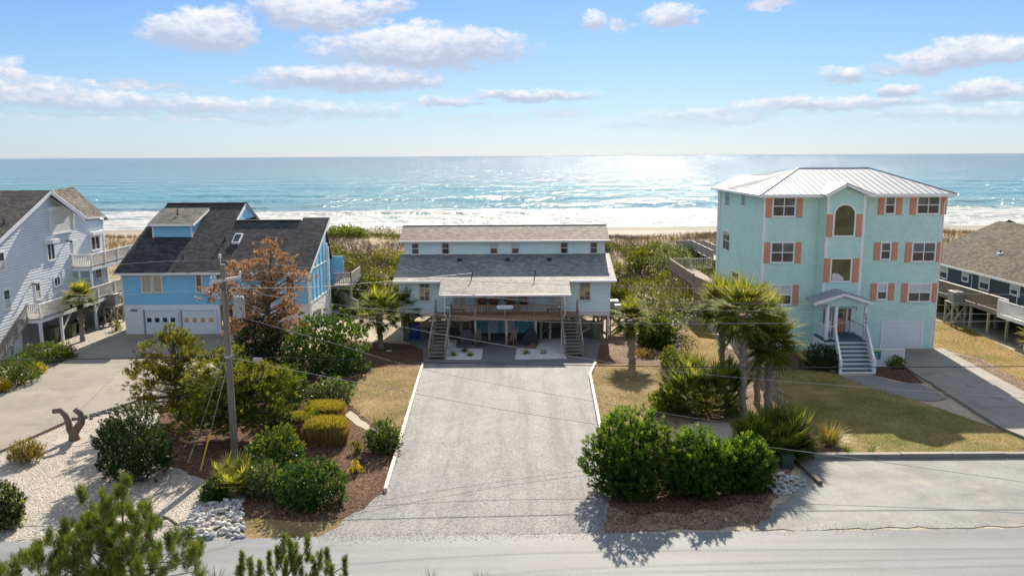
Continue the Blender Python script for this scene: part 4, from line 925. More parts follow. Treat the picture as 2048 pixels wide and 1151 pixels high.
# ------------------------------------------------------------ grey lapped house at the left edge
M_GREYSD = mat('pale_grey_siding', (.70, .74, .77), .55, .08, .8, 14, .06)
M_GREYLO = mat('dark_grey_wall', (.20, .21, .22), .7, .15)  # darker than the siding, used only below the deck
M_SH_GB = shingle('grey_brown_shingles', (.10, .095, .09), .16, .32)
M_SH_GB2 = shingle('tan_grey_shingles', (.165, .15, .13), .16, .32, 'yx')
def grey_house():
    X0 = -35.3
    h = thing('grey_beach_house', (-38, 60, 0), 'pale grey lapped three storey house with white side decks', 'house')
    pk = PX(101, 380, X0 + .3); sF = .45; zr = pk.z
    P1 = PX(147, 373.5, X0 + .3)
    poly = [(48.0, -.1), (68.7, -.1), (68.7, 8.75), (P1.y, zr - .25), (pk.y, zr - .2), (48.0, zr - .2 - sF * (pk.y - 48.0))]
    w = wallp(h, (X0, 0, 0), 'right', poly, mat('siding_lap_shadow', (.22, .25, .28), .8), .2)  # dark backing shows in the gaps as painted shadow under each lap
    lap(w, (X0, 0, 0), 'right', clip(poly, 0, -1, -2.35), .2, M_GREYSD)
    obj('lower_wall', MB().box(X0, X0 + .03, 56.0, 68.7, -.1, 2.3), M_GREYLO, h)
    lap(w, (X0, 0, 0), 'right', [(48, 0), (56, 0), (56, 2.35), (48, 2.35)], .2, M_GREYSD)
    wallp(h, (0, 68.7, 0), 'back', [(-X0 + .2, 0), (-X0 + 14, 0), (-X0 + 14, 8.7), (-X0 + .2, 8.7)], M_GREYSD, .2, 'rear_wall')
    wallp(h, (0, 48.0, 0), 'front', [(X0 - 14, 0), (X0 - .2, 0), (X0 - .2, 5.2), (X0 - 14, 5.2)], M_GREYSD, .2, 'front_wall')
    obj('corner_board', MB().box(X0 - .05, X0 + .06, 68.6, 68.76, 0, 8.6), M_WHITE, h)
    # roofs
    yf = 47.0
    roof(h, [(X0 - 22, yf, zr - sF * (pk.y - yf)), (X0 + .35, yf, zr - sF * (pk.y - yf)), (X0 + .35, pk.y, zr), (X0 - 22, pk.y, zr)], M_SH_GB, .16, 'front_roof')
    obj('rake_trim', MB().bar((X0 + .33, yf, zr - .18 - sF * (pk.y - yf)), (X0 + .33, pk.y, zr - .16), .08, .28), M_WHITE, h)
    E0, E1 = PX(172, 433.5, -33.0), PX(208, 430.5, -33.0)
    roof(h, [Vector((X0 + .3, pk.y + .01, zr)), P1, E1, E0], M_SH_GB2, .1, 'side_roof')
    obj('rake_trim', MB().bar((X0 + .35, pk.y - .02, zr - .16), E0 + Vector((0, -.02, -.16)), .1, .26), M_WHITE, h)
    obj('soffit', MB().prism([(X0 + .02, pk.y + .1, zr - .5), E0 + Vector((-.05, .1, -.3)), E1 + Vector((-.05, 0, -.3)), (X0 + .02, P1.y, zr - .5)], (0, 0, -.04)), M_TRIMC, h)
    obj('gutter', MB().bar(E0 + Vector((.03, 0, -.12)), E1 + Vector((.03, 0, -.12)), .1, .14), M_WHITE, h)
    roof(h, [(X0 - 22, pk.y + .02, zr), (X0 + .28, pk.y + .02, zr), P1 + Vector((-.02, 0, 0)), (X0 + .3, 69.2, 8.5), (X0 - 22, 69.2, 8.5)], M_SH_GB2, .12, 'back_roof')
    pipe(h, RP(8, 447, pk.y, zr, sF), .35)
    # openings
    tm = M_WHITE
    pxwin(h, (-6, 507), (9, 538), 'X', X0, cols=1, rows=2, trim=.14, gm=[M_BLINDW, M_GLASSB], tm=tm)
    pxwin(h, (92.5, 489), (108.5, 517), 'X', X0, cols=2, rows=1, trim=.12, tm=tm, proud=.1)
    pxwin(h, (6, 582), (21, 614), 'X', X0, cols=1, rows=2, trim=.14, gm=[M_BLINDW, M_GLASSB], tm=tm)
    pxwin(h, (107.5, 556), (119.5, 569), 'X', X0, cols=2, rows=1, trim=.1, tm=tm)
    pxwin(h, (180, 475), (198.5, 496), 'X', X0, cols=2, rows=1, trim=.14, tm=tm, proud=.12)
    pxwin(h, (190, 533), (202, 553), 'X', X0, cols=2, rows=1, trim=.1, tm=tm)
    pxwin(h, (69.5, 567), (80.5, 596), 'X', X0, cols=1, rows=2, trim=.13, gm=[M_BLINDW, M_GLASSB], tm=tm, name='door')
    a, b = PX(143, 480, X0), PX(156.5, 508, X0); obj('door', MB().box(X0, X0 + .08, a.y, b.y, b.z, a.z), M_DOOR, h)
    for (c0, c1, pr) in (((95, 422), (145, 455), .16), ):
        a, b = PX(*c0, X0), PX(*c1, X0); s = obj('storm_shutter', MB().box(X0, X0 + .1, a.y, b.y, b.z - .2, a.z), M_WHITE, h)
        n = 13
        for k in range(n): z = b.z - .2 + (a.z - b.z + .2) * k / n; obj('slat', MB().box(X0 + .1, X0 + .125, a.y + .06, b.y - .06, z + .02, z + (a.z - b.z + .2) / n - .01), M_WHITE, s)
        obj('shutter_box', MB().box(X0 + .02, X0 + .34, a.y - .1, b.y + .1, a.z, a.z + .3), M_WHITE, h)
        obj('shutter_frame', MB().box(X0 + .126, X0 + .19, a.y - .06, a.y + .05, b.z - .3, a.z).box(X0 + .126, X0 + .19, b.y - .05, b.y + .06, b.z - .3, a.z).box(X0 + .126, X0 + .19, a.y + .05, b.y - .05, b.z - .3, b.z - .2), M_WHITE, h)
    for c0, c1 in (((89, 485), (111, 483)), ((177, 468), (202, 463))):
        a, b = PX(*c0, X0), PX(*c1, X0); obj('window_hood', MB().box(X0 + .02, X0 + .36, a.y, b.y, a.z - .12, a.z + .16), M_WHITE, h)
    for p in ((132, 482), (62, 568)):
        a = PX(*p, X0); obj('flood_light', MB().tube([(X0, a.y, a.z), (X0 + .25, a.y, a.z + .03)], .05, 6).tube([(X0 + .2, a.y + .1, a.z), (X0 + .38, a.y + .16, a.z - .08)], [.06, .11], 8), M_BLACK, h)
    # decks
    Xd = -33.7; zl, zu = 2.42, 5.12; y0, yu, ye = 55.8, 63.3, 72.0
    obj('lower_deck', MB().box(X0 + .03, Xd, y0, ye, zl - .1, zl), M_WOODG, h)
    obj('deck_rim', MB().box(Xd - .06, Xd + .02, y0, ye, zl - .34, zl - .101), M_WHITE, h); obj('deck_rim', MB().box(-34.7, Xd - .061, y0 - .05, y0 + .01, zl - .34, zl - .101), M_WHITE, h)
    obj('upper_deck', MB().box(X0 + .03, Xd, yu, ye, zu - .1, zu), M_WOODG, h)
    obj('deck_rim', MB().box(Xd - .06, Xd + .02, yu, ye, zu - .34, zu - .101), M_WHITE, h); obj('deck_rim', MB().box(X0 + .05, Xd - .061, yu - .05, yu + .01, zu - .34, zu - .101), M_WHITE, h)
    bm = mat('weathered_white_baluster', (.58, .54, .49), .7, .12)
    railing(h, (Xd, y0, zl), (Xd, ye, zl), 1.0, M_WHITE, sp=.15, bw=.045, posts=[0, .17, .34, .5, .67, .84], pw=.13, bal_m=bm)
    railing(h, (-34.6, y0, zl), (Xd - .08, y0, zl), 1.0, M_WHITE, sp=.13, bw=.04, posts=(0,), pw=.13, bal_m=bm)
    railing(h, (Xd, yu, zu), (Xd, ye, zu), .95, M_WHITE, sp=.15, bw=.045, posts=[0, .25, .5, .75], pw=.13, bal_m=bm)
    railing(h, (X0 + .1, yu, zu), (Xd - .08, yu, zu), .95, M_WHITE, sp=.13, bw=.04, posts=(0,), pw=.13, bal_m=bm)
    for y in (y0 + .05, 58.5, 63.4, 68.5): obj('deck_post', MB().box(Xd - .17, Xd + .0, y - .085, y + .085, 0, zl - .345), M_WHITE, h)
    for x, y in ((Xd - .1, yu + .06), (-34.75, yu + .06), (Xd - .1, 68.5)): obj('deck_post', MB().box(x - .075, x + .075, y - .075, y + .075, zl, zu - .345), M_WHITE, h)
    obj('knee_brace', MB().bar((Xd - .1, 58.6, .95), (Xd - .1, 59.9, zl - .35), .09, .09), M_WHITE, h)
    obj('knee_brace', MB().bar((Xd - .1, 63.5, 1.4), (Xd - .1, 64.3, zl - .35), .09, .09), M_WHITE, h)
    st = stairs(h, (-34.95, y0, zl - .02), (-34.95, 51.9, 0), (1, 0, 0), .62, 12, M_WOODG, mat('brown_tread', (.16, .09, .07), .8, .2))
    a, b = Vector((-34.58, y0 - .05, zl)), Vector((-34.58, 51.9, 0)); railing(h, a, b, .95, M_WOODG, sp=.17, bw=.045, posts=(.35, .72), pw=.11, name='stair_railing', postdrop=.3)
    obj('stair_post', MB().box(-34.64, -34.5, 53.6, 53.74, 0, 1.0), M_WOODG, h)
grey_house()

# ------------------------------------------------------------ tall green house
M_GREEN = None
def shingle_wall_mat():
    m, N, p, o = newmat('seafoam_shingle_siding'); x, y, z = N.sep(pos(N)); c = (.52, .75, .65)
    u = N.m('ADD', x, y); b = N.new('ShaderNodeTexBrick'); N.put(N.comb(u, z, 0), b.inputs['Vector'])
    b.inputs['Color1'].default_value = c4(mul(c, .95)); b.inputs['Color2'].default_value = c4(mul(c, 1.04)); b.inputs['Mortar'].default_value = c4(mul(c, .74))  # dark course lines, lap shadow put into the shingle colour
    b.inputs['Scale'].default_value = 1; b.inputs['Brick Width'].default_value = .24; b.inputs['Row Height'].default_value = .19; b.inputs['Mortar Size'].default_value = .008; b.inputs['Mortar Smooth'].default_value = .4
    n = N.noise(pos(N), .8, 4, .6)[0]
    N.put(N.mix(1.0, b.outputs[0], N.ramp(n, [(.3, (.93, .94, .95)), (.7, (1.06, 1.05, 1.03))]), 'MULTIPLY'), p.inputs['Base Color'])
    p.inputs['Roughness'].default_value = .6; return m
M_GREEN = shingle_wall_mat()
M_CORAL = mat('coral_paint', (.60, .255, .155), .55, .08, 1.2, 20, .05)
M_SEAM = mat('silver_standing_seam', (.31, .335, .36), .55, .12, .5, 8, .02, metallic=.15)
M_TREAD = mat('blue_grey_tread', (.07, .105, .12), .6, .15)
def seam_roof(parent, pts, along, n_dir, w=.46, name='metal_roof', thick=.1):
    """standing seam roof on a planar polygon: pans with a raised rib each; along = slope direction, n_dir = direction of pan width"""
    pts = [Vector(p) for p in pts]; o = pts[0]; nd = Vector(n_dir).normalized(); al = Vector(along).normalized()
    nz = nd.cross(al); nz = nz if nz.z > 0 else -nz
    q = [((p - o).dot(nd), (p - o).dot(al)) for p in pts]
    base = obj(name, MB().prism([p for p in pts], (0, 0, -thick)), M_SEAM, parent)
    a0, a1 = min(p[0] for p in q), max(p[0] for p in q); k = a0
    while k < a1 - .02:
        c = clip(clip(q, -1, 0, -k - .012), 1, 0, min(k + w, a1) - .0)
        if len(c) >= 3 and area2(c) > .02:
            obj('roof_panel', MB().prism([o + nd * a + al * b + nz * .018 for a, b in c], nz * -.012), M_SEAM, base)
        s = clip(clip(q, -1, 0, -k + .02), 1, 0, k + .02)
        if len(s) >= 3:
            ys = [b for a, b in s]; obj('seam', MB().bar(o + nd * k + al * min(ys) + nz * .03, o + nd * k + al * max(ys) + nz * .03, .035, .05, up=nz), M_SEAM, base)
        k += w
    return base
def shutter(parent, o, fr, u0, u1, z0, z1):
    u, n = FR[fr]; mb = MB().lbox(o, u, n, u0, u1, z0, z1, .028, .06); s = obj('shutter', mb, M_CORAL, parent)
    for a, b in ((.05, .46), (.54, .95)):
        obj('shutter_panel', MB().lbox(o, u, n, u0 + .05, u1 - .05, z0 + (z1 - z0) * a, z0 + (z1 - z0) * b, .06, .072), M_CORAL, s)
def green_house():
    Y0 = 54.8; Yb = 66.6; xl, xr = 17.42, PY(1863, 690, Y0).x; ze = 11.0
    h = thing('green_beach_house', (23.5, 60, 0), 'tall seafoam green four level house with coral shutters and metal roof', 'house')
    bx0, bx1 = PY(1655, 450, Y0 - .9).x, PY(1727, 450, Y0 - .9).x; Yy = Y0 - .9
    # walls
    z0 = -.1
    for x0, x1, nm in ((xl, bx0 - .3, 'front_wall'), (bx1, xr, 'front_wall')):
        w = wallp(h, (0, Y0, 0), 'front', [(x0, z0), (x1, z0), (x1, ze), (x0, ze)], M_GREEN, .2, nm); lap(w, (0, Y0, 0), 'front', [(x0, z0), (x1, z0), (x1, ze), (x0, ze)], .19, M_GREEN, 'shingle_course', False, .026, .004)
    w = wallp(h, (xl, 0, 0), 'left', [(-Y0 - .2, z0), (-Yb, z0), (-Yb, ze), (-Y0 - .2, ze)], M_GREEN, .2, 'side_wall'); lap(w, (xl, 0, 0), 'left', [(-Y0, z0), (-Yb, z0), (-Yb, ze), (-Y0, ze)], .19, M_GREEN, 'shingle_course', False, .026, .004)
    wallp(h, (xr, 0, 0), 'right', [(Y0 + .2, z0), (Yb, z0), (Yb, ze), (Y0 + .2, ze)], M_GREEN, .2, 'side_wall')
    wallp(h, (0, Yb, 0), 'back', [(-xl - .2, z0), (-xr + .2, z0), (-xr + .2, ze), (-xl - .2, ze)], M_GREEN, .2, 'rear_wall')
    # entrance bay: front and slanted left side
    pkx = PY(1690, 366, Yy).x; zg = PY(1690, 369, Yy).z
    bay = [(bx0, 3.2), (bx1, 3.2), (bx1, ze + .05), (pkx, zg - .12), (bx0, ze + .05)]
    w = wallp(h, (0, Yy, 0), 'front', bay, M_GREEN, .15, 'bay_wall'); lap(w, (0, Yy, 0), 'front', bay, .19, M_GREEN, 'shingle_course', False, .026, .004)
    obj('bay_side', MB().prism([(bx0 - .3, Y0 - .02, 0), (bx0 - .004, Yy + .004, 0), (bx0 - .004, Yy + .004, ze), (bx0 - .3, Y0 - .02, ze)], (.1, .05, 0)), M_GREEN, h)
    obj('bay_side', MB().box(bx1 - .12, bx1, Yy + .152, Y0 - .002, 3.2, ze), M_GREEN, h)
    wallp(h, (0, Y0 + .25, 0), 'front', [(bx0 - .3, 0), (bx1, 0), (bx1, 3.4), (bx0 - .3, 3.4)], M_GREEN, .15, 'porch_wall')
    obj('bay_soffit', MB().box(bx0, bx1, Yy + .153, Y0 + .24, 3.2, 3.3), M_WHITE, h)
    for x in (bx0, bx1): obj('corner_board', MB().box(x - .09, x + .09, Yy - .035, Yy + .12, 3.1, ze), M_WHITE, h)
    for x in (xl, xr): obj('corner_board', MB().box(x - .1, x + .1, Y0 - .04, Y0 + .1, z0, ze), M_WHITE, h)
    obj('corner_board', MB().box(xl - .12, xl + .2, Yb - .1, Yb + .5, 0, ze), M_WHITE, h)
    # windows and shutters (front)
    for a, b, rows in (((1548, 393), (1588, 431), 2), ((1544, 486), (1585, 523), 2), ((1538, 571), (1580, 607), 2), ((1837, 393), (1876, 426), 2), ((1827, 486), (1867, 521), 2), ((1819, 568), (1858, 601), 2), ((1773, 393), (1787, 426), 2), ((1764, 486), (1778, 517), 2), ((1757, 568), (1771, 597), 2)):
        cols = 1 if b[0] - a[0] < 20 else 2
        gm = [M_GLASS, M_GLASS, M_GLASSB, M_GLASSB] if cols == 2 else [M_GLASS, M_GLASSB]
        if a[1] > 560: gm = [M_GLASS, M_GLASS, M_BLINDW, M_BLINDW] if cols == 2 else [M_GLASS, M_BLINDW]
        wn = pxwin(h, a, b, 'Y', Y0, cols=cols, rows=rows, trim=.1, gm=gm, mull=.06)
        p, q = PY(*a, Y0), PY(*b, Y0)
        for s in (-1, 1):
            u0 = p.x - .14 - .4 if s < 0 else q.x + .14
            shutter(h, (0, Y0, 0), 'front', u0, u0 + .4, q.z - .1, p.z + .06)
    # bay windows: arched above, square below
    p, q = PY(1671, 410, Yy), PY(1706, 470, Yy); r = (q.x - p.x) / 2; cx = (p.x + q.x) / 2; zc = p.z - r
    arch = lambda rr, zb: [(cx - rr, zb), (cx + rr, zb)] + [(cx + rr * math.cos(t), zc + rr * math.sin(t)) for t in np.linspace(0, math.pi, 17)]
    aw = obj('arched_window', MB().prism([(a, Yy - .024, b) for a, b in arch(r + .12, q.z - .12)], (0, -.05, 0)), M_WHITE, h)
    obj('pane', MB().prism([(a, Yy - .076, b) for a, b in arch(r, q.z)], (0, -.01, 0)), glassmat('arch_glass', (.03, .045, .015)), aw)
    for s in (-1, 1): u0 = cx + s * (r + .14) - (.42 if s < 0 else 0); shutter(h, (0, Yy, 0), 'front', u0, u0 + .42, q.z - .1, zc + .05)
    wn = pxwin(h, (1664, 518), (1699, 561), 'Y', Yy, cols=1, rows=1, trim=.1, gm=glassmat('bay_glass', (.04, .05, .02)))
    p, q = PY(1664, 518, Yy), PY(1699, 561, Yy)
    pc = PY(1675, 553, Yy); obj('pale_curtain', MB().prism([(pc.x - .4, Yy - .043, q.z + .03), (pc.x + .42, Yy - .043, q.z + .03), (pc.x + .36, Yy - .043, q.z + .25), (pc.x + .05, Yy - .043, q.z + .5), (pc.x - .3, Yy - .043, q.z + .55), (pc.x - .42, Yy - .043, q.z + .4)], (0, -.01, 0)), mat('pale_cloth', (.6, .55, .55), .8, .2, 6), wn)
    for s in (0, 1): u0 = p.x - .56 if s == 0 else q.x + .14; shutter(h, (0, Yy, 0), 'front', u0, u0 + .42, q.z - .1, p.z + .06)
    # side windows
    for a, b, c in (((1452, 382), (1460, 412), 1), ((1485, 386), (1491, 411), 1), ((1448, 460), (1459, 501), 2), ((1466, 542), (1477, 580), 1)):
        pxwin(h, a, b, 'X', xl, cols=c, rows=2 if c == 2 else 1, trim=.1, gm=M_GLASSB)
    # garage door
    p, q = PY(1766, 645, Y0), PY(1838, 701, Y0)
    d = obj('garage_door', MB().box(p.x, q.x, Y0 - .03, Y0 - .024, .02, p.z), M_DOOR, h)
    for r_ in range(4): obj('door_panel', MB().box(p.x + .02, q.x - .02, Y0 - .045, Y0 - .031, .03 + r_ * (p.z - .02) / 4, .015 + (r_ + 1) * (p.z - .02) / 4), M_DOOR, d)
    obj('garage_frame', MB().box(p.x - .12, p.x, Y0 - .07, Y0 - .024, 0, p.z + .14).box(q.x, q.x + .14, Y0 - .07, Y0 - .024, 0, p.z + .14).box(p.x, q.x, Y0 - .07, Y0 - .024, p.z, p.z + .14), M_WHITE, h)
    # roof
    e = .55; A = Vector((xl - e, Y0 - e, ze)); B = Vector((xr + e, Y0 - e, ze)); C = Vector((xr + e, Yb + .2, ze)); R0, R1 = PY(1595, 337.5, 60.2), PY(1740, 336.5, 60.2); R1.z = R0.z
    s_ = (R0.z - ze) / (60.2 - Y0 + e)
    seam_roof(h, [A, B, R1, R0], (0, 1, s_), (1, 0, 0))
    seam_roof(h, [B, C, R1], (-(xr + e - R1.x), 0, R1.z - ze), (0, 1, 0))
    D = Vector((xl - e, 67.4, ze)); E_ = PX(1478, 350.5, 20.1); F_ = Vector((20.6, 64.5, 11.0 + .25 * 3.9))
    obj('metal_roof', MB().prism([A, R0, F_], (0, 0, -.08)).prism([A, F_, E_], (0, 0, -.08)).prism([A, E_, D], (0, 0, -.08)), M_SEAM, h)
    for t in np.linspace(.03, .97, 26):
        p = A.lerp(D, t); top = min(t * 1.0, 1)
        if t < .43: q = A.lerp(R0, t / .43)
        elif t < .72: q = R0.lerp(F_, (t - .43) / .29)
        else: q = F_.lerp(E_, (t - .72) / .28)
        obj('seam', MB().bar(p + Vector((0, 0, .02)), q + Vector((0, 0, .02)), .035, .05), M_SEAM, h)
    obj('metal_roof', MB().prism([R0, R1, C, (xl + 4, 68.5, ze), E_, F_], (0, 0, -.06)), M_SEAM, h)
    M_HIP = mat('blue_grey_ridge', (.18, .26, .33), .45, .1)
    for a, b in ((A, R0), (R0, R1), (R1, B)): obj('hip_cap', MB().bar(a + Vector((0, 0, .05)), b + Vector((0, 0, .05)), .16, .06), M_HIP, h)
    obj('fascia', MB().box(A.x, B.x, A.y - .06, A.y - .002, ze - .16, ze - .005), M_WHITE, h)
    obj('fascia', MB().box(A.x - .06, A.x - .002, A.y, D.y, ze - .16, ze - .005), M_WHITE, h)
    obj('soffit', MB().box(A.x + .05, B.x - .05, A.y + .02, Y0 + .1, ze - .22, ze - .17), M_WHITE, h)
    # little gable over the bay
    g0, g1 = bx0 - .35, bx1 + .4; yg = Yy - .4; ybk = 57.2; zq = ze + .02
    zpk = zg + .08
    seam_roof(h, [(g0, yg, zq), (pkx, yg, zpk), (pkx, ybk + .6, zpk), (g0, ybk - 1.0, zq)], (pkx - g0, 0, zpk - zq), (0, 1, 0), .4, 'gable_roof', .05)
    seam_roof(h, [(g1, yg, zq), (pkx, yg, zpk), (pkx, ybk + .6, zpk), (g1, ybk - 1.0, zq)], (pkx - g1, 0, zpk - zq), (0, 1, 0), .4, 'gable_roof', .05)
    for a in (g0, g1): obj('rake_trim', MB().bar((a, yg - .03, zq - .1), (pkx, yg - .03, zpk - .1), .05, .16), M_WHITE, h)
    # entrance porch
    zf = 1.32; yp0, yp1 = 52.6, Y0 + .2; px0, px1 = 21.15, PY(1733, 640, yp0 + .1).x
    obj('porch_floor', MB().box(px0, px1, yp0, yp1, zf - .16, zf), M_TREAD, h); obj('porch_skirt', MB().box(px0 - .02, px0 + .06, yp0 + .07, yp1, 0.1, zf - .161), M_WHITE, h)
    obj('porch_skirt', MB().box(px0 - .02, px1, yp0 - .03, yp0 + .06, zf - .36, zf - .161), M_WHITE, h)
    pr0, pr1 = PY(1629, 600, yp0 - .35), PY(1748, 606, yp0 - .35); ppk = PY(1690, 595, yp0 - .35)
    zpe = (pr0.z + pr1.z) / 2 - .05; pkx2 = (pr0.x + pr1.x) / 2; zpp = ppk.z + .3
    for a in (pr0.x, pr1.x):
        seam_roof(h, [(a, yp0 - .35, zpe), (pkx2, yp0 - .35, zpp), (pkx2, Yy + .1, zpp), (a, Yy + .1, zpe)], (pkx2 - a, 0, zpp - zpe), (0, 1, 0), .4, 'porch_roof', .06)
        obj('rake_trim', MB().bar((a, yp0 - .38, zpe - .1), (pkx2, yp0 - .38, zpp - .1), .06, .17), M_WHITE, h)
    obj('porch_gable', MB().prism([(pr0.x + .5, yp0 - .1, zpe - .12), (pr1.x - .5, yp0 - .1, zpe - .12), (pkx2, yp0 - .1, zpp - .2)], (0, .06, 0)), M_GREEN, h)
    obj('porch_beam', MB().box(px0 + .05, px1 - .02, yp0 - .08, yp0 + .12, zpe - .3, zpe - .13), M_GREEN, h)
    pxs = (px0 + .1, PY(1674, 640, yp0).x, px1 - .1)
    stx0, stx1 = PY(1668, 690, yp0).x, px1 - .02
    for x in (px0 + .1, stx0 + .02, px1 - .1): obj('porch_post', MB().box(x - .1, x + .1, yp0 - .06, yp0 + .14, zf, zpe - .31), M_WHITE, h)
    for x in (px0 + .1, px1 - .1): obj('porch_post', MB().box(x - .08, x + .08, Y0 - .1, Y0 + .06, zf, 3.2), M_WHITE, h)
    railing(h, (px0 + .1, yp0 + .15, zf), (px0 + .1, Y0 - .12, zf), .9, M_WHITE, sp=.13, posts=())
    railing(h, (px1 - .1, yp0 + .15, zf), (px1 - .1, Y0 - .12, zf), .9, M_WHITE, sp=.13, posts=())
    railing(h, (px0 + .22, yp0 + .04, zf), (stx0 - .1, yp0 + .04, zf), .9, M_WHITE, sp=.13, posts=())
    yw = Y0 + .09
    dp, dq = PY(1667, 615, yw), PY(1688, 668, yw); dz1 = zf + 2.05
    d = obj('front_door', MB().box(dp.x, dq.x, yw - .03, yw, zf + .02, dz1), M_CORAL, h, label='coral front door with arched glass')
    dcx, dw = (dp.x + dq.x) / 2, (dq.x - dp.x)
    obj('door_pane', MB().prism([(dcx + a * dw * .32, yw - .031, zf + 1.0 + b) for a, b in [(-1, 0), (1, 0), (1, .62), (.7, .78), (0, .86), (-.7, .78), (-1, .62)]], (0, -.01, 0)), glassmat('door_glass', (.10, .10, .06)), d)
    obj('door_handle', MB().tube([(dq.x - .08, yw - .03, zf + .95), (dq.x - .08, yw - .09, zf + .95)], .03, 6), M_METAL, d)
    for a, b in ((dp.x - .58, dp.x - .05), (dq.x + .05, dq.x + .58)):
        s = obj('sidelight', MB().box(a, b, yw - .02, yw, zf + .02, dz1 + .05), M_WHITE, h); obj('pane', MB().box(a + .14, b - .12, yw - .026, yw - .021, zf + .85, dz1 - .12), glassmat('sidelight_glass', (.16, .15, .08)), s)
    obj('door_head', MB().box(dp.x - .66, dq.x + .66, yw - .03, yw, dz1 + .06, dz1 + .2), M_WHITE, h)
    # front steps
    bb0, bb1 = G(1680, 748), G(1748, 747); sw = (bb1 - bb0).x - .25; bc = (bb0 + bb1) / 2; tc_ = Vector(((stx0 + stx1) / 2, yp0 - .05, zf - .02))
    stairs(h, tc_, Vector((bc.x, bc.y, .0)), (1, 0, 0), sw, 8, M_WHITE, M_TREAD, 'front_steps', riser=M_WHITE)
    for q_ in (-1, 1):
        o1 = Vector((q_ * (sw / 2 + .1), 0, 0)); mb = MB(); a, b = Vector((bc.x, bc.y, 0)) + o1, tc_ + o1
        mb.bar(a + Vector((0, 0, .85)), b + Vector((0, 0, .9)), .12, .09); mb.bar(a + Vector((0, 0, -.02)), a + Vector((0, 0, .95)), .16, .16, up=(0, 1, 0))
        k0 = len(mb.v); mb.prism([a + Vector((0, .08, .08)), b + Vector((0, 0, .1)), b + Vector((0, 0, .86)), a + Vector((0, .08, .8))], (.04, 0, 0))
        obj('step_railing', mb, M_WHITE, h)
    xk = px1 - .1
    for k, ch in enumerate('5001'):
        text(h, ch, (xk, yp0 - .075, 3.02 - k * .26), 'front', .3, M_BLACK, 'house_number', .01)
    downspout(h, [(bx0 - .32, Y0 - .06, ze - .2), (bx0 - .32, Y0 - .06, .1)], M_GREEN, .04)
    downspout(h, [(xr + .05, Y0 - .45, ze - .2), (xr + .06, Y0 - .08, ze - .6), (xr + .06, Y0 - .08, .1)], M_WHITE, .045)
    downspout(h, [(xl - .08, Yb + .2, ze - .2), (xl - .1, Yb + .1, ze - 1.2), (xl - .1, Yb + .1, .1)], M_WHITE, .09)
    # raised side deck behind the palms
    dz = 3.05; dx0 = 15.0; dy0, dy1 = 63.0, 75.0
    obj('side_deck', MB().box(dx0, xl - .02, dy0 + 2, dy1, dz - .25, dz), mat('brown_deck', (.13, .10, .075), .85, .3), h)
    railing(h, (dx0, dy0 + 2, dz), (dx0, dy1, dz), .95, M_WOOD, sp=.2, bw=.16, posts=(0, .33, .66, 1))
    railing(h, (dx0, dy1, dz), (xl + 1.5, dy1, dz), .95, M_WOODG, sp=.16, bw=.05, posts=(.5, 1))
    obj('deck_screen', MB().bar((dx0 - .05, dy0 + 2.0, dz + .3), (dx0 + 1.6, dy0 - .2, dz - .35), .06, 1.15), M_WOOD, h)
    for x, y in ((dx0 + .2, dy0 + 2.2), (dx0 + 1.5, dy0 + 2.2), (dx0 + .2, dy0 + 7), (dx0 + 1.5, dy0 + 7), (dx0 + .2, dy1 - .3)): obj('deck_post', MB().box(x - .12, x + .12, y - .12, y + .12, -.1, dz - .26), M_WOOD, h)
green_house()

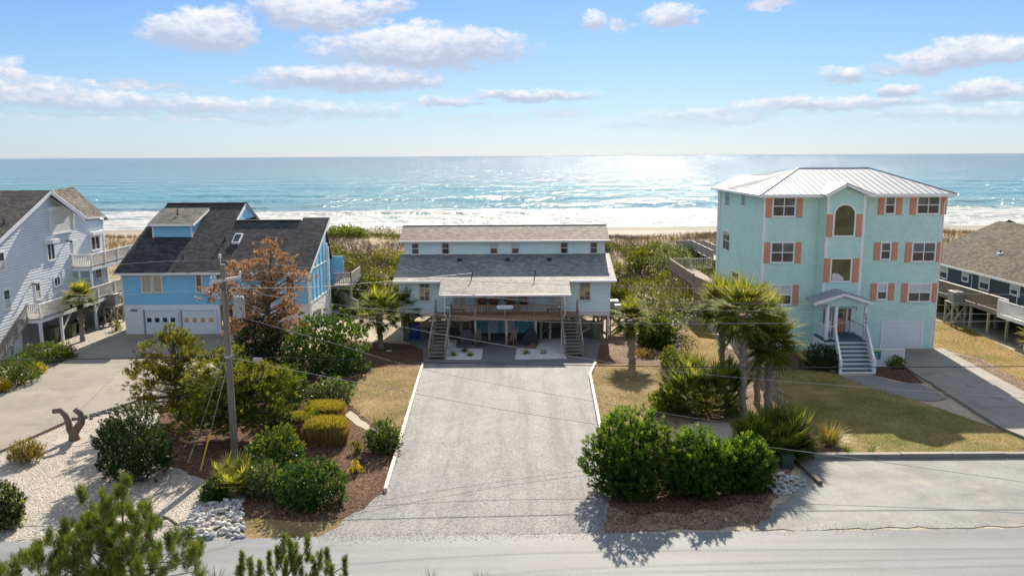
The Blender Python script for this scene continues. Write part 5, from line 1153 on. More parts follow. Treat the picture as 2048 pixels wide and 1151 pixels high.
# ------------------------------------------------------------ dark house at the right edge
M_NAVY = mat('slate_blue_siding', (.055, .075, .095), .65, .12, .8, 12, .1)
M_SH_R = shingle('olive_tan_shingles', (.125, .113, .09), .16, .34, 'yx')
def right_house():
    X0 = 38.0; Xd = 36.4; zf = 2.05; y0, y1 = 44.0, 73.2; ze = 4.35
    h = thing('slate_beach_house', (44, 60, 0), 'low slate blue house with tan shingle roof and long side deck', 'house')
    w = wallp(h, (X0, 0, 0), 'left', [(-y0, zf - .3), (-y1, zf - .3), (-y1, ze), (-y0, ze)], M_NAVY, .2, 'side_wall')
    for k in range(0, 97): y = y0 + .15 + k * .3; obj('siding_board', MB().box(X0 - .02, X0, y, y + .27, zf, ze - .05), M_NAVY, w)
    wallp(h, (0, y1, 0), 'back', [(-X0 - .2, 0), (-X0 - 15, 0), (-X0 - 15, ze), (-X0 - 7.6, 7.7), (-X0 - .2, ze)], M_NAVY, .2, 'gable_wall')
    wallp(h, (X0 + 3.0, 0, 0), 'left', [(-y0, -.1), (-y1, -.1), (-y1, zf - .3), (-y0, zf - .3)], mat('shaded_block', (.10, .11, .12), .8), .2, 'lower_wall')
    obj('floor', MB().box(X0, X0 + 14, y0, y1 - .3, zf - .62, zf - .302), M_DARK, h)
    E = PY(1998, 441.5, 73.7); xr_, zr = E.x, E.z; s = (zr - ze + .15) / (xr_ - X0 + .5)
    roof(h, [(X0 - .5, y0, ze - .12), (X0 - .5, 73.7, ze - .12), (xr_, 73.7, zr), (xr_, y0, zr)], M_SH_R, .14, 'roof')
    roof(h, [(xr_ + .001, y0, zr), (xr_ + .001, 73.7, zr), (xr_ + 8, 73.7, zr - 3.4), (xr_ + 8, y0, zr - 3.4)], M_SH_R, .14, 'roof')
    obj('fascia', MB().box(X0 - .56, X0 - .502, y0, 73.7, ze - .3, ze - .13), M_WHITE, h)
    p = PY(2000, 506, 60); d = ray(2001, 507); zt0 = ze - .12
    t = (zt0 - s * (X0 - .5) - H) / (d.z - s * d.x); q = Vector((d.x * t, d.y * t, H + d.z * t)); pipe(h, q, .3); obj('pipe_flashing', MB().box(q.x - .25, q.x + .2, q.y - .2, q.y + .2, q.z - .12, q.z + .06), M_WHITE, h)
    for a, b in (((1882, 531), (1894, 556)), ((1927, 543), (1936, 562)), ((1962, 551), (1977, 579)), ((2024, 569), (2038, 590))):
        pxwin(h, a, b, 'X', X0, cols=1, rows=2, trim=.13, gm=[M_GLASSB, M_BLINDW], proud=.05)
    for px in (1946, 2040):
        a = PX(px, 560, X0); downspout(h, [(X0 - .45, a.y + .5, ze - .25), (X0 - .08, a.y, ze - .5), (X0 - .08, a.y, zf)])
    obj('side_deck', MB().box(Xd, X0, y0 + 6, y1, zf - .25, zf), M_WOODG, h)
    wd = mat('brown_grey_picket', (.20, .165, .13), .85, .25)
    ys = PX(2012, 610, Xd).y
    railing(h, (Xd, ys, zf), (Xd, 72.5, zf), 1.0, wd, sp=.17, bw=.13, posts=(0, .25, .5, .75, 1), bal_m=wd)
    obj('cap_rail', MB().bar((Xd, ys, zf + 1.05), (Xd, 72.5, zf + 1.05), .16, .04), M_TRIMC, h)
    obj('deck_rim', MB().box(Xd - .05, Xd - .002, ys, 72.5, zf - .3, zf + .02), wd, h)
    railing(h, (Xd - .55, ys - .1, zf), (Xd - .55, ys - 3.5, zf), 1.0, M_WHITE, sp=.14, bw=.05, posts=(0, 1), pw=.18)
    railing(h, (Xd - .55, ys - .1, zf), (Xd, ys - .1, zf), 1.0, M_WHITE, sp=.14, bw=.05, posts=(1,), pw=.16)
    obj('landing', MB().box(Xd - .6, Xd - .06, ys - 3.6, ys, zf - .25, zf - .01), M_WHITE, h)
    for px, py in ((1938, 655), (1972, 668), (2011, 682)):
        g = G(px, py); obj('deck_post', MB().box(Xd - .02, Xd + .14, g.y - .08, g.y + .08, 0, zf - .26), M_PILE, h)
    obj('deck_post', MB().box(Xd - .6, Xd - .42, ys - 3.5, ys - 3.3, 0, zf - .26), M_WHITE, h)
    for k in range(5): obj('piling', MB().box(X0 + .05, X0 + .3, 53 + k * 4.2, 53.25 + k * 4.2, 0, zf - .63), M_WOOD, h)
    obj('floor_slab', MB().box(Xd - .3, X0 + 2.9, 50, y1, -.05, .07), M_CONC, h)
right_house()

# ------------------------------------------------------------ plants
def unit(a): return a / np.maximum(np.linalg.norm(a, axis=1, keepdims=True), 1e-9)
def rdir(n): return unit(NR.normal(size=(n, 3)))
def leaves(B, D, L, W, fold=.15, up=None):
    """folded diamond leaves: base points, directions, lengths, widths"""
    n = len(B); D = unit(D); ref = rdir(n) if up is None else unit(np.tile(np.array(up, float), (n, 1)) + rdir(n) * .35)
    S = unit(np.cross(D, ref)); Nn = np.cross(S, D); L = np.broadcast_to(L, (n,))[:, None]; W = np.broadcast_to(W, (n,))[:, None]
    m = B + D * L * .48
    v = np.stack([B, m + S * W / 2 + Nn * W * fold, B + D * L - Nn * L * .08, m - S * W / 2 + Nn * W * fold], 1).reshape(-1, 3)
    return v, np.arange(n * 4).reshape(-1, 4)
def blades(B, D, L, W, droop=.5, seg=3):
    """curved grass blades / palm segments"""
    n = len(B); D = unit(D); L = np.broadcast_to(L, (n,)); W = np.broadcast_to(W, (n,)); droop = np.broadcast_to(droop, (n,))
    S = unit(np.cross(D, np.array([0, 0, 1.0]) + rdir(n) * .25)); P = B.copy(); d = D.copy(); rows = []
    for k in range(seg + 1):
        t = k / seg; w = (W * (1 - t ** 1.6) * .5 + .001)[:, None]
        rows.append(P - S * w); rows.append(P + S * w)
        P = P + d * (L / seg)[:, None]; d = unit(d - np.array([0, 0, 1.0]) * (droop * (k + 1) / seg)[:, None])
    v = np.stack(rows, 1); per = (seg + 1) * 2; v = v.reshape(-1, 3); b = np.arange(n)[:, None] * per
    f = np.concatenate([b + np.array([[2 * k, 2 * k + 1, 2 * k + 3, 2 * k + 2]]) for k in range(seg)], 0)
    return v, f
def join(parts):
    vs, fs, ts, o = [], [], [], 0
    for v, f, t in parts: vs.append(v); fs.append(f + o); ts.append(np.broadcast_to(t, (len(v),)) if np.ndim(t) == 0 or len(t) == len(v) else np.repeat(t, len(v) // len(t))); o += len(v)
    return np.concatenate(vs), np.concatenate(fs), np.concatenate(ts)

LM = {}
LM['oleander'] = leafmat('oleander_leaf', [(0, (.014, .036, .006)), (.4, (.042, .092, .013)), (.75, (.12, .19, .028)), (1, (.27, .33, .06))])
LM['oleandertip'] = leafmat('oleander_tip', [(0, (.08, .15, .018)), (.5, (.17, .26, .03)), (1, (.32, .38, .06))])
LM['glossy'] = leafmat('glossy_leaf', [(0, (.025, .055, .014)), (.4, (.05, .10, .024)), (.75, (.10, .17, .04)), (1, (.25, .30, .09))], rough=.38)
LM['yellowgreen'] = leafmat('yellow_green_leaf', [(0, (.05, .08, .012)), (.4, (.12, .16, .018)), (.75, (.25, .27, .025)), (1, (.44, .40, .05))])
LM['gold'] = leafmat('golden_leaf', [(0, (.16, .15, .015)), (.4, (.40, .33, .025)), (.75, (.58, .46, .03)), (1, (.68, .56, .06))])
LM['dark'] = leafmat('dark_leaf', [(0, (.016, .032, .012)), (.4, (.03, .055, .02)), (.75, (.06, .09, .03)), (1, (.12, .15, .06))], trans=.25)
LM['silver'] = leafmat('silver_leaf', [(0, (.08, .10, .05)), (.4, (.17, .20, .10)), (.75, (.30, .32, .18)), (1, (.48, .48, .32))])
LM['pine'] = leafmat('pine_needle', [(0, (.03, .055, .01)), (.4, (.09, .125, .018)), (.72, (.25, .26, .03)), (1, (.44, .38, .07))], trans=.4)
LM['pinefg'] = leafmat('bright_pine_needle', [(0, (.022, .048, .01)), (.4, (.065, .105, .018)), (.75, (.17, .20, .035)), (1, (.33, .32, .07))], trans=.35)
LM['pinegold'] = leafmat('golden_pine_needle', [(0, (.05, .065, .012)), (.35, (.13, .13, .02)), (.7, (.30, .23, .035)), (1, (.42, .27, .05))], trans=.3)  # golden needles given to a random share of the sprays
LM['brown'] = leafmat('dead_needle', [(0, (.16, .10, .05)), (.35, (.34, .205, .105)), (.7, (.50, .33, .18)), (1, (.62, .46, .28))], tcol=(1.15, 1.0, .85), trans=.35)
LM['palm'] = leafmat('palm_leaf', [(0, (.24, .17, .08)), (.1, (.045, .07, .015)), (.38, (.10, .135, .022)), (.7, (.24, .255, .045)), (1, (.46, .43, .14))], rough=.7, trans=.45, spec=.12)
LM['tan'] = leafmat('tan_grass', [(0, (.13, .09, .03)), (.4, (.28, .20, .08)), (.75, (.42, .32, .14)), (1, (.55, .44, .22))], tcol=(1.3, 1.1, .7))
LM['scrub'] = leafmat('dune_scrub_leaf', [(0, (.024, .036, .010)), (.35, (.07, .088, .015)), (.7, (.20, .20, .024)), (1, (.40, .36, .05))])
LM['oats'] = leafmat('sea_oats', [(0, (.07, .05, .022)), (.4, (.165, .12, .055)), (.75, (.27, .20, .10)), (1, (.38, .30, .16))], tcol=(1.1, 1.0, .75), spec=.1, trans=.25)
LM['strawtip'] = leafmat('straw_green_tip', [(0, (.09, .08, .015)), (.5, (.24, .205, .035)), (1, (.42, .36, .08))])
LM['lawn'] = leafmat('lawn_blade', [(0, (.05, .085, .012)), (.3, (.12, .145, .025)), (.55, (.24, .19, .07)), (.8, (.34, .26, .12)), (1, (.44, .35, .19))], tcol=(1.2, 1.1, .7), spec=.1)
LM['twig'] = leafmat('grey_brown_twig', [(0, (.045, .034, .026)), (.5, (.115, .088, .062)), (1, (.24, .195, .14))], trans=.1, tcol=(1, 1, 1))
M_BARK = mat('bark', (.13, .10, .075), .9, .4, 3, 30, .6, streak=(4, 4, 1))
M_PALMT = mat('palm_trunk', (.26, .21, .16), .9, .4, 2, 18, .8, streak=(2, 2, 6))

def shoots_in(lobes, n, rmin=.55, zmin=None):
    """points in the outer part of overlapping lobes, with outward direction"""
    l = np.array(lobes, float); vol = (l[:, 3] * l[:, 4] + l[:, 3] * l[:, 5] + l[:, 4] * l[:, 5]); k = NR.choice(len(l), n, p=vol / vol.sum())
    d = rdir(n); d[:, 2] = np.where(d[:, 2] < -.8, -d[:, 2], d[:, 2]); d = unit(d)
    r = rmin + (1.04 - rmin) * NR.random(n) ** .45
    bump_ = 1 + .13 * np.sin(d[:, 0] * 5 + k * 1.7) * np.sin(d[:, 1] * 6 + k) + .09 * np.sin(d[:, 2] * 9 + k * 2.1)
    c, R = l[k, :3], l[k, 3:]
    p = c + d * R * (r * bump_)[:, None]; o = unit(d / R)
    if zmin is not None: m = p[:, 2] > zmin; p, o = p[m], o[m]
    return p, o
def shrub_mesh(lobes, n, per, L, W, upb=.5, sl=.2, spread=(.5, 1.15), rmin=.55, zmin=.03, jit=.35, tone_lo=0.0):
    p, o = shoots_in(lobes, n, rmin, zmin); n = len(p)
    ax = unit(o * .75 + np.array([0, 0, upb]) + rdir(n) * jit)
    B = np.repeat(p, per, 0); A = np.repeat(ax, per, 0); t = NR.random(n * per)
    th = NR.uniform(spread[0], spread[1], n * per) * (1 - .45 * t); rad = unit(np.cross(A, rdir(n * per)))
    D = A * np.cos(th)[:, None] + rad * np.sin(th)[:, None]
    B = B + A * (t * sl)[:, None]
    v, f = leaves(B, D, L * NR.uniform(.7, 1.2, n * per), W * NR.uniform(.75, 1.2, n * per))
    tone = np.clip(np.repeat(NR.normal(.4, .17, n), per) + NR.normal(0, .12, n * per) + .18 * (t - .5) + tone_lo, 0, 1)
    return v, f, np.repeat(tone, 4)
def stems(base, lobes, n=5, r=.04):
    mb = MB(); base = Vector(base)
    for i in range(n):
        l = lobes[i % len(lobes)]; e = Vector((l[0] + RNG.uniform(-.3, .3) * l[3], l[1] + RNG.uniform(-.3, .3) * l[4], l[2] + .35 * l[5]))
        b = base + Vector((RNG.uniform(-.12, .12), RNG.uniform(-.12, .12), -.05)); m = b.lerp(e, .5) + Vector((RNG.uniform(-.1, .1), RNG.uniform(-.1, .1), .1))
        mb.tube([b, m, e], [r, r * .75, r * .35], 6)
    return mb
def px_size(cx, by, w, hgt, depth=.8, z=0.0):
    """world box of a plant from its outline: ground contact, half width, half depth, height"""
    g = G(cx, by, z); rx = w / 2 * (g.y * math.cos(PITCH) + (H - z) * math.sin(PITCH)) / F; ry = rx * depth
    yc = g.y + ry * .7; top = PY(cx, by - hgt, yc).z - z
    return g.x * yc / g.y, yc, rx, ry, max(top, .15)
def mound(cx, cy, rx, ry, hgt, z=0.0, sub=6, seed=1):
    r = random.Random(seed)
    L = [(cx, cy, z + hgt * .44, rx * .86, ry * .86, hgt * .52)]
    for i in range(sub):
        a = 2 * math.pi * (i + .5) / sub; L.append((cx + math.cos(a) * rx * .55, cy + math.sin(a) * ry * .55, z + hgt * .14, rx * .36, ry * .36, hgt * .2))
    for i in range(sub):
        a = 2 * math.pi * (i + r.uniform(-.3, .3)) / sub; q = r.uniform(.48, .66); s = r.uniform(.38, .52)
        L.append((cx + math.cos(a) * rx * q, cy + math.sin(a) * ry * q, z + hgt * r.uniform(.22, .56), rx * s, ry * s, hgt * r.uniform(.26, .34)))
    return L
def shrub(name, box, mat_key, label, n=500, per=9, L=.09, W=.035, cat='shrub', group=None, sub=6, seed=1, upb=.5, sl=.15, spread=(.5, 1.15), extra=None, tone=0.0, jit=.35, rmin=.55):
    cx, cy, rx, ry, hgt = box[:5]; z = box[5] if len(box) > 5 else 0.0
    t = thing(name, (cx, cy, z), label, cat, group)
    lobes = mound(cx, cy, rx * 1.03, ry, hgt, z, sub, seed); n = int(n * 1.55); L, W = L * 1.12, W * 1.14
    obj('stem', stems((cx, cy, z), lobes), M_BARK, t, kind='stuff')
    v, f, tn = shrub_mesh(lobes, n, per, L, W, upb, sl, spread, zmin=z + .03, tone_lo=tone, jit=jit, rmin=rmin)
    npobj('foliage', v, f, LM[mat_key], t, tn)
    if extra:
        key, frac, up_only = extra
        l2 = [(a, b, c + .06 * hgt, d, e, g) for a, b, c, d, e, g in lobes]
        v, f, tn = shrub_mesh(l2, int(n * frac), per, L, W, upb, sl, spread, zmin=z + hgt * (.55 if up_only else .1), rmin=.9)
        npobj('new_growth', v, f, LM[key], t, tn, kind='stuff')
    return t
def spx(name, cx, by, w, hgt, key, label, z=0.0, depth=.8, **kw):
    return shrub(name, px_size(cx, by, w, hgt, depth, z) + (z,), key, label, **kw)

# --- pines
def pine_mesh(sprays, per, need, L, W, up=.9, flat=.5):
    P, A = [], []
    for (c, r, ax) in sprays:
        k = per; q = rdir(k) * (NR.random((k, 1)) ** .5); q[:, 2] *= flat
        P.append(np.array(c) + q * r); A.append(unit(np.tile(np.array(ax), (k, 1)) + rdir(k) * .5 + np.array([0, 0, up])))
    P, A = np.concatenate(P), np.concatenate(A); n = len(P)
    B = np.repeat(P, need, 0); X = np.repeat(A, need, 0); t = NR.random(n * need)
    th = NR.uniform(.35, 1.25, n * need) * (1 - .5 * t); rad = unit(np.cross(X, rdir(n * need)))
    D = X * np.cos(th)[:, None] + rad * np.sin(th)[:, None]; B = B + X * (t * L * 1.1)[:, None]
    v, f = leaves(B, D, L * NR.uniform(.7, 1.15, n * need), W, fold=.05)
    tone = np.clip(np.repeat(NR.normal(.42, .2, n), need) + NR.normal(0, .1, n * need), 0, 1)
    return v, f, np.repeat(tone, 4)
def pine(name, base, top, crown, label, key='pine', n_spray=90, per=9, need=30, L=.17, W=.022, lean=(0, 0), group=None, spray_r=.38, seed=3, cat='tree', up=.9, extra=None):
    """crown: list of lobes; sprays sit in their outer shell, limbs run to a part of them"""
    r = random.Random(seed); base, top = Vector(base), Vector(top)
    t = thing(name, tuple(base), label, cat, group)
    mid = base.lerp(top, .45) + Vector((r.uniform(-.2, .2), r.uniform(-.2, .2), 0))
    mb = MB().tube([base - Vector((0, 0, .1)), base.lerp(mid, .5), mid, mid.lerp(top, .6), top], [.16, .14, .11, .06, .02], 9)
    obj('trunk', mb, M_BARK, t)
    p, o = shoots_in(crown, n_spray, .35, base.z + .25)
    mbl = MB()
    for i in range(len(p)):
        if i % 2 and n_spray > 40: continue
        e = Vector(p[i]); hgt = max(.1, min(.95, (e.z - base.z) / (top.z - base.z) * .8)); s = base.lerp(mid, hgt / .45) if hgt < .45 else mid.lerp(top, (hgt - .45) / .55)
        m = s.lerp(e, .55) + Vector((0, 0, -.08)); mbl.tube([s, m, e], [.045, .03, .012], 5, False)
    obj('limbs', mbl, M_BARK, t, kind='stuff')
    sp = [(p[i], spray_r * r.uniform(.7, 1.25), o[i]) for i in range(len(p))]
    if extra:
        k2, frac = extra; q = int(len(sp) * frac); v, f, tn = pine_mesh(sp[:q], per, need, L, W, up); npobj('needles', v, f, LM[k2], t, tn); sp = sp[q:]
    v, f, tn = pine_mesh(sp, per, need, L, W, up); npobj('needles', v, f, LM[key], t, tn)
    return t

# --- palms
def fan_leaves(O, Dp, petiole, R, segs=24, arc=2.0, W=.05, droop=.35):
    """costapalmate fans: origins, petiole directions -> blades radiating from each petiole end"""
    n = len(O); Dp = unit(Dp); S = unit(np.cross(Dp, np.array([0, 0, 1.0]) + rdir(n) * .12)); Nn = np.cross(S, Dp)
    tip = O + Dp * np.broadcast_to(petiole, (n,))[:, None] + np.array([0, 0, -.04])
    pv, pf = blades(O, Dp, np.broadcast_to(petiole, (n,)), .035, .05, 2)
    a = np.linspace(-arc, arc, segs); a = np.tile(a, n) + NR.normal(0, .03, n * segs)
    Ds = np.repeat(Dp, segs, 0) * np.cos(a)[:, None] + np.repeat(S, segs, 0) * np.sin(a)[:, None] + np.repeat(Nn, segs, 0) * (.25 * np.abs(np.sin(a)))[:, None]
    LL = np.repeat(np.broadcast_to(R, (n,)), segs) * (.72 + .28 * np.cos(a * .8)) * NR.uniform(.85, 1.1, n * segs)
    bv, bf = blades(np.repeat(tip, segs, 0), Ds, LL, W, droop * NR.uniform(.5, 1.6, n * segs), 3)
    return pv, pf, bv, bf
def palm(name, base, top, label, n=34, R=.8, pet=.85, group='palm trees', rad=.15, boots=True, seed=2, tone=0.0, dead=5, W=.085, skirt=-.75):
    base, top = Vector(base), Vector(top); t = thing(name, tuple(base), label, 'palm', group); Lh = (top - base).length; k = 22
    pts = [base.lerp(top, i / k) + Vector((.03 * math.sin(i), .03 * math.cos(i * 1.3), -.1 if i == 0 else 0)) for i in range(k + 1)]
    obj('trunk', MB().tube(pts, [rad * (1.25 if i == 0 else (1 + .1 * ((i * 7) % 3 - 1))) for i in range(k + 1)], 10), M_PALMT, t)
    if boots:
        mb = MB(); m = 46
        for i in range(m):
            zt = .45 + .55 * i / m; p = base.lerp(top, zt); a = i * 2.4; d = Vector((math.cos(a), math.sin(a), 0))
            mb.bar(p + d * rad * .8, p + d * (rad + .10) + Vector((0, 0, .2)), .09, .035, up=d)
        obj('leaf_boots', mb, M_PALMT, t, kind='stuff')
    i = np.arange(n); az = i * 2.39996 + NR.uniform(-.2, .2, n); el = np.linspace(1.35, skirt, n) + NR.uniform(-.12, .12, n)
    D = np.stack([np.cos(az) * np.cos(el), np.sin(az) * np.cos(el), np.sin(el)], 1)
    O = np.array(top)[None] + D * .06 + np.stack([np.zeros(n), np.zeros(n), .12 * np.sin(el)], 1)
    pv, pf, bv, bf = fan_leaves(O, D, pet * NR.uniform(.75, 1.1, n), R * NR.uniform(.8, 1.1, n), 26, 2.0, W, .34)
    tb = np.repeat(np.clip(.52 + .16 * np.sin(el) + NR.normal(0, .11, n) + tone, .14, 1), 26 * 8) + NR.normal(0, .08, n * 26).repeat(8)
    low = np.repeat(np.arange(n) >= n - dead, 26 * 8); tb = np.where(low, .02, np.clip(tb, .14, 1))
    v, f, tn = join([(pv, pf, np.full(len(pv), .5)), (bv, bf, tb)])
    npobj('fronds', v, f, LM['palm'], t, tn)
    return t
def palmetto(name, box, label, n=46, R=.6, pet=.6, z=0.0, W=.05, tone=0.0, cat='palmetto', group='palmettos'):
    cx, cy, rx, ry, hgt = box[:5]; t = thing(name, (cx, cy, z), label, cat, group)
    a = NR.uniform(0, 6.28, n); q = NR.random(n) ** .6; el = NR.uniform(.25, 1.35, n)
    O = np.stack([cx + np.cos(a) * rx * .45 * q, cy + np.sin(a) * ry * .45 * q, np.full(n, z + .05)], 1)
    D = np.stack([np.cos(a) * np.cos(el), np.sin(a) * np.cos(el), np.sin(el)], 1); pl = np.clip(hgt * .72 * np.sin(el) + .2, .25, 3) * NR.uniform(.6, 1.0, n) * (pet / .6)
    pv, pf, bv, bf = fan_leaves(O, D, pl, R * NR.uniform(.75, 1.15, n), 22, 1.9, W, .35)
    tb = np.clip(np.repeat(NR.normal(.48 + tone, .13, n), 22 * 8) + NR.normal(0, .08, n * 22).repeat(8), .13, 1); tb = np.where(np.repeat(NR.random(n) < .08, 22 * 8), .03, tb)
    v, f, tn = join([(pv, pf, np.full(len(pv), .5)), (bv, bf, tb)]); npobj('fronds', v, f, LM['palm'], t, tn)
    return t
def tuft(name, box, label, key='tan', n=260, W=.02, droop=.6, z=0.0, cat='grass', group=None, el0=.5, two=None):
    cx, cy, rx, ry, hgt = box[:5]; t = thing(name, (cx, cy, z), label, cat, group)
    def mk(n, key, nm):
        a = NR.uniform(0, 6.28, n); el = NR.uniform(el0, 1.5, n); q = NR.random(n) ** .5 * .35
        O = np.stack([cx + np.cos(a) * rx * q, cy + np.sin(a) * ry * q, np.full(n, z)], 1); D = np.stack([np.cos(a) * np.cos(el), np.sin(a) * np.cos(el), np.sin(el)], 1)
        v, f = blades(O, D, hgt * NR.uniform(.75, 1.35, n), W, droop * NR.uniform(.4, 1.3, n), 3)
        npobj(nm, v, f, LM[key], t, np.repeat(np.clip(NR.normal(.5, .2, n), 0, 1), 8))
    mk(n, key, 'blades')
    if two: mk(int(n * .6), two, 'green_blades')
    return t

def box_grass(box, label, n=3000, green=.5):
    """ornamental grass sheared to a block: tan stems, fresh tips on top"""
    cx, cy, rx, ry, hgt = box[:5]; t = thing('boxy_grass', (cx, cy, 0), label, 'grass', 'clipped grasses')
    def area(n):
        a = NR.uniform(0, 6.28, n); q = NR.random(n) ** .5; sq = 1 / np.maximum(np.abs(np.cos(a)), np.abs(np.sin(a))) ** .6
        return cx + np.cos(a) * q * sq * rx * .95, cy + np.sin(a) * q * sq * ry * .95, q
    x, y, q = area(n); d = np.stack([(x - cx) / rx * .22, (y - cy) / ry * .22, np.ones(n)], 1) + NR.normal(0, .13, (n, 3)) * np.array([1, 1, 0])
    v, f = blades(np.stack([x, y, np.zeros(n)], 1), d, hgt * NR.uniform(.75, .98, n) * (1 - .18 * q ** 4), .03, .06, 3)
    npobj('stems', v, f, LM['tan'], t, np.repeat(np.clip(NR.normal(.42, .2, n), 0, 1), 8))
    m = int(n * (.45 + green)); x, y, q = area(m); d = np.stack([(x - cx) / rx * .3, (y - cy) / ry * .3, np.ones(m)], 1) + NR.normal(0, .28, (m, 3)) * np.array([1, 1, 0])
    v, f = blades(np.stack([x, y, hgt * (.72 + .1 * NR.random(m)) * (1 - .18 * q ** 4)], 1), d, hgt * NR.uniform(.15, .32, m), .028, .15, 2)
    npobj('tips', v, f, LM['strawtip'], t, np.repeat(np.clip(NR.normal(.62, .16, m), 0, 1), 6))
def build_plants():
    # ---- oleander hedge in front
    for i, (cx, by, w, hh, n, lab) in enumerate(((1258, 1003, 168, 172, 1250, 'tallest oleander of the hedge, beside the gravel driveway'), (1393, 1001, 126, 132, 900, 'middle oleander of the hedge behind the road'), (1488, 988, 108, 104, 700, 'smallest oleander of the hedge, next to the rock pile'))):
        spx('oleander', cx, by, w, hh, 'oleander', lab, n=n, per=13, L=.17, W=.042, sub=8, seed=20 + i, upb=.75, sl=.2, spread=(.45, 1.15), jit=.3, group='oleander hedge', extra=('oleandertip', .3, True))
    # ---- the big pines by the pole
    g = G(345, 850); b = px_size(335, 850, 190, 200)
    pine('pine_tree', (g.x, g.y + .8, 0), (g.x - .1, g.y + 1, 4.9), [(g.x - .1, g.y + .8, 3.5, 1.5, 1.5, 1.3), (g.x - 1.3, g.y + .8, 2.2, 1.3, 1.3, 1.0), (g.x + 1.1, g.y + .6, 2.7, 1.5, 1.4, 1.2), (g.x - .3, g.y + .3, 1.5, 2.0, 1.4, 1.2), (g.x + 1.3, g.y + .3, 1.3, 1.4, 1.3, 1.0), (g.x, g.y + .8, 4.5, .6, .6, .6)],
         'golden green pine tree between the concrete driveway and the utility pole', 'pine', 250, 8, 24, extra=('pinegold', .42), seed=5, group='pine trees')
    g = G(450, 890)
    pine('pine_tree', (g.x, g.y + 1.2, 0), (g.x + .3, g.y + 1.3, 4.0), [(g.x - .3, g.y + 1.2, 3.1, 1.7, 1.5, 1.2), (g.x + 1.0, g.y + 1.4, 2.5, 1.7, 1.5, 1.1), (g.x + .3, g.y + .8, 1.4, 2.1, 1.5, 1.1), (g.x - 1.4, g.y + .8, 1.2, 1.4, 1.3, 1.0), (g.x + 2.0, g.y + 1.0, 1.5, 1.3, 1.2, 1.0), (g.x + 2.9, g.y + 1.1, 1.0, 1.0, 1.0, .8), (g.x + 2.2, g.y + 1.8, 2.4, .9, .9, .7)],
         'dark green spreading pine tree just behind the utility pole', 'pine', 360, 8, 24, seed=6, group='pine trees')
    # ---- brown dying evergreen
    g = G(535, 735)
    y = 53.5; c = lambda px, py: PY(px, py, y)
    def lobe(px, py, wr, hr): p = c(px, py); k = y / F; return (p.x, p.y, p.z, wr * k, wr * k * .9, hr * k)
    pine('brown_evergreen', (c(535, 690).x, y, 0), tuple(c(542, 490)), [lobe(542, 522, 30, 36), lobe(500, 560, 48, 38), lobe(572, 568, 40, 42), lobe(452, 588, 40, 20), lobe(520, 620, 62, 38), lobe(575, 655, 44, 40), lobe(500, 665, 42, 34), lobe(545, 690, 58, 36)],
         'brown dying evergreen tree in front of the blue house', 'brown', 320, 8, 20, .17, .036, spray_r=.62, seed=8, up=.4)
    # ---- shrubs of the left bed
    spx('round_shrub', 273, 968, 152, 150, 'dark', 'dark round shrub on the white pebbles left of the pole', n=1050, per=11, L=.13, W=.04, seed=31, upb=.9, sl=.22)
    spx('broadleaf_shrub', 655, 760, 190, 132, 'glossy', 'large dark green mounded shrub below the blue house', n=1500, per=11, L=.14, W=.065, seed=32, sub=9, upb=.5, extra=('yellowgreen', .12, True))
    spx('broadleaf_shrub', 530, 735, 120, 100, 'dark', 'dark shrub under the brown evergreen tree', n=600, per=10, L=.15, W=.065, seed=33)
    spx('broadleaf_shrub', 567, 818, 92, 82, 'glossy', 'rounded glossy shrub right of the pines', n=520, per=11, L=.13, W=.06, seed=34)
    spx('low_shrub', 664, 812, 84, 52, 'silver', 'low pale green shrub at the edge of the small left lawn', n=380, per=10, L=.1, W=.05, seed=35, extra=('glossy', .5, False))
    spx('low_shrub', 555, 862, 80, 44, 'glossy', 'low dark shrub behind the clipped grasses', n=260, per=10, L=.11, W=.05, seed=47)
    box_grass(px_size(654, 892, 84, 56), 'clipped box of ornamental grass nearest the mulch', 4200)
    box_grass(px_size(650, 846, 82, 42), 'wide yellow green clipped grass behind the grass box', 3600, .75)
    box_grass(px_size(602, 866, 42, 42), 'small tan clipped grass left of the grass box', 1800, .15)
    spx('lobed_shrub', 769, 909, 70, 64, 'glossy', 'compact lobed shrub against the left driveway edging', n=620, per=10, L=.075, W=.035, seed=39, sub=5, extra=('yellowgreen', .25, True))
    spx('broadleaf_shrub', 556, 962, 112, 98, 'glossy', 'bright topped shrub right of the pole foot', n=640, per=11, L=.1, W=.045, seed=40, extra=('yellowgreen', .4, True))
    spx('broadleaf_shrub', 628, 1022, 144, 96, 'glossy', 'wide shrub nearest the road left of the driveway', n=900, per=11, L=.1, W=.045, seed=41, sub=7, extra=('yellowgreen', .08, True))
    spx('broadleaf_shrub', 536, 1000, 84, 70, 'silver', 'greyish green shrub beside the spiky palmetto', n=420, per=10, L=.08, W=.035, seed=42, extra=('glossy', .6, False))
    palmetto('spiky_palmetto', px_size(468, 992, 92, 80), 'light green spiky palmetto at the pole foot', n=46, R=.8, pet=.5, W=.05, tone=.22)
    spx('low_shrub', 432, 1004, 50, 44, 'glossy', 'small leafy shrub at the head of the white rocks', n=260, per=10, L=.09, W=.04, seed=43)
    spx('seedling', 712, 948, 22, 22, 'gold', 'tiny yellow seedling on the open mulch', n=26, per=8, L=.11, W=.05, seed=44, sub=3)
    spx('seedling', 716, 908, 26, 20, 'yellowgreen', 'tiny green seedling left of the lobed shrub', n=30, per=8, L=.11, W=.05, seed=45, sub=3)
    spx('low_shrub', 720, 925, 14, 12, 'twig', 'little bare twig plant on the mulch', n=20, per=6, L=.11, W=.02, seed=46, sub=2)
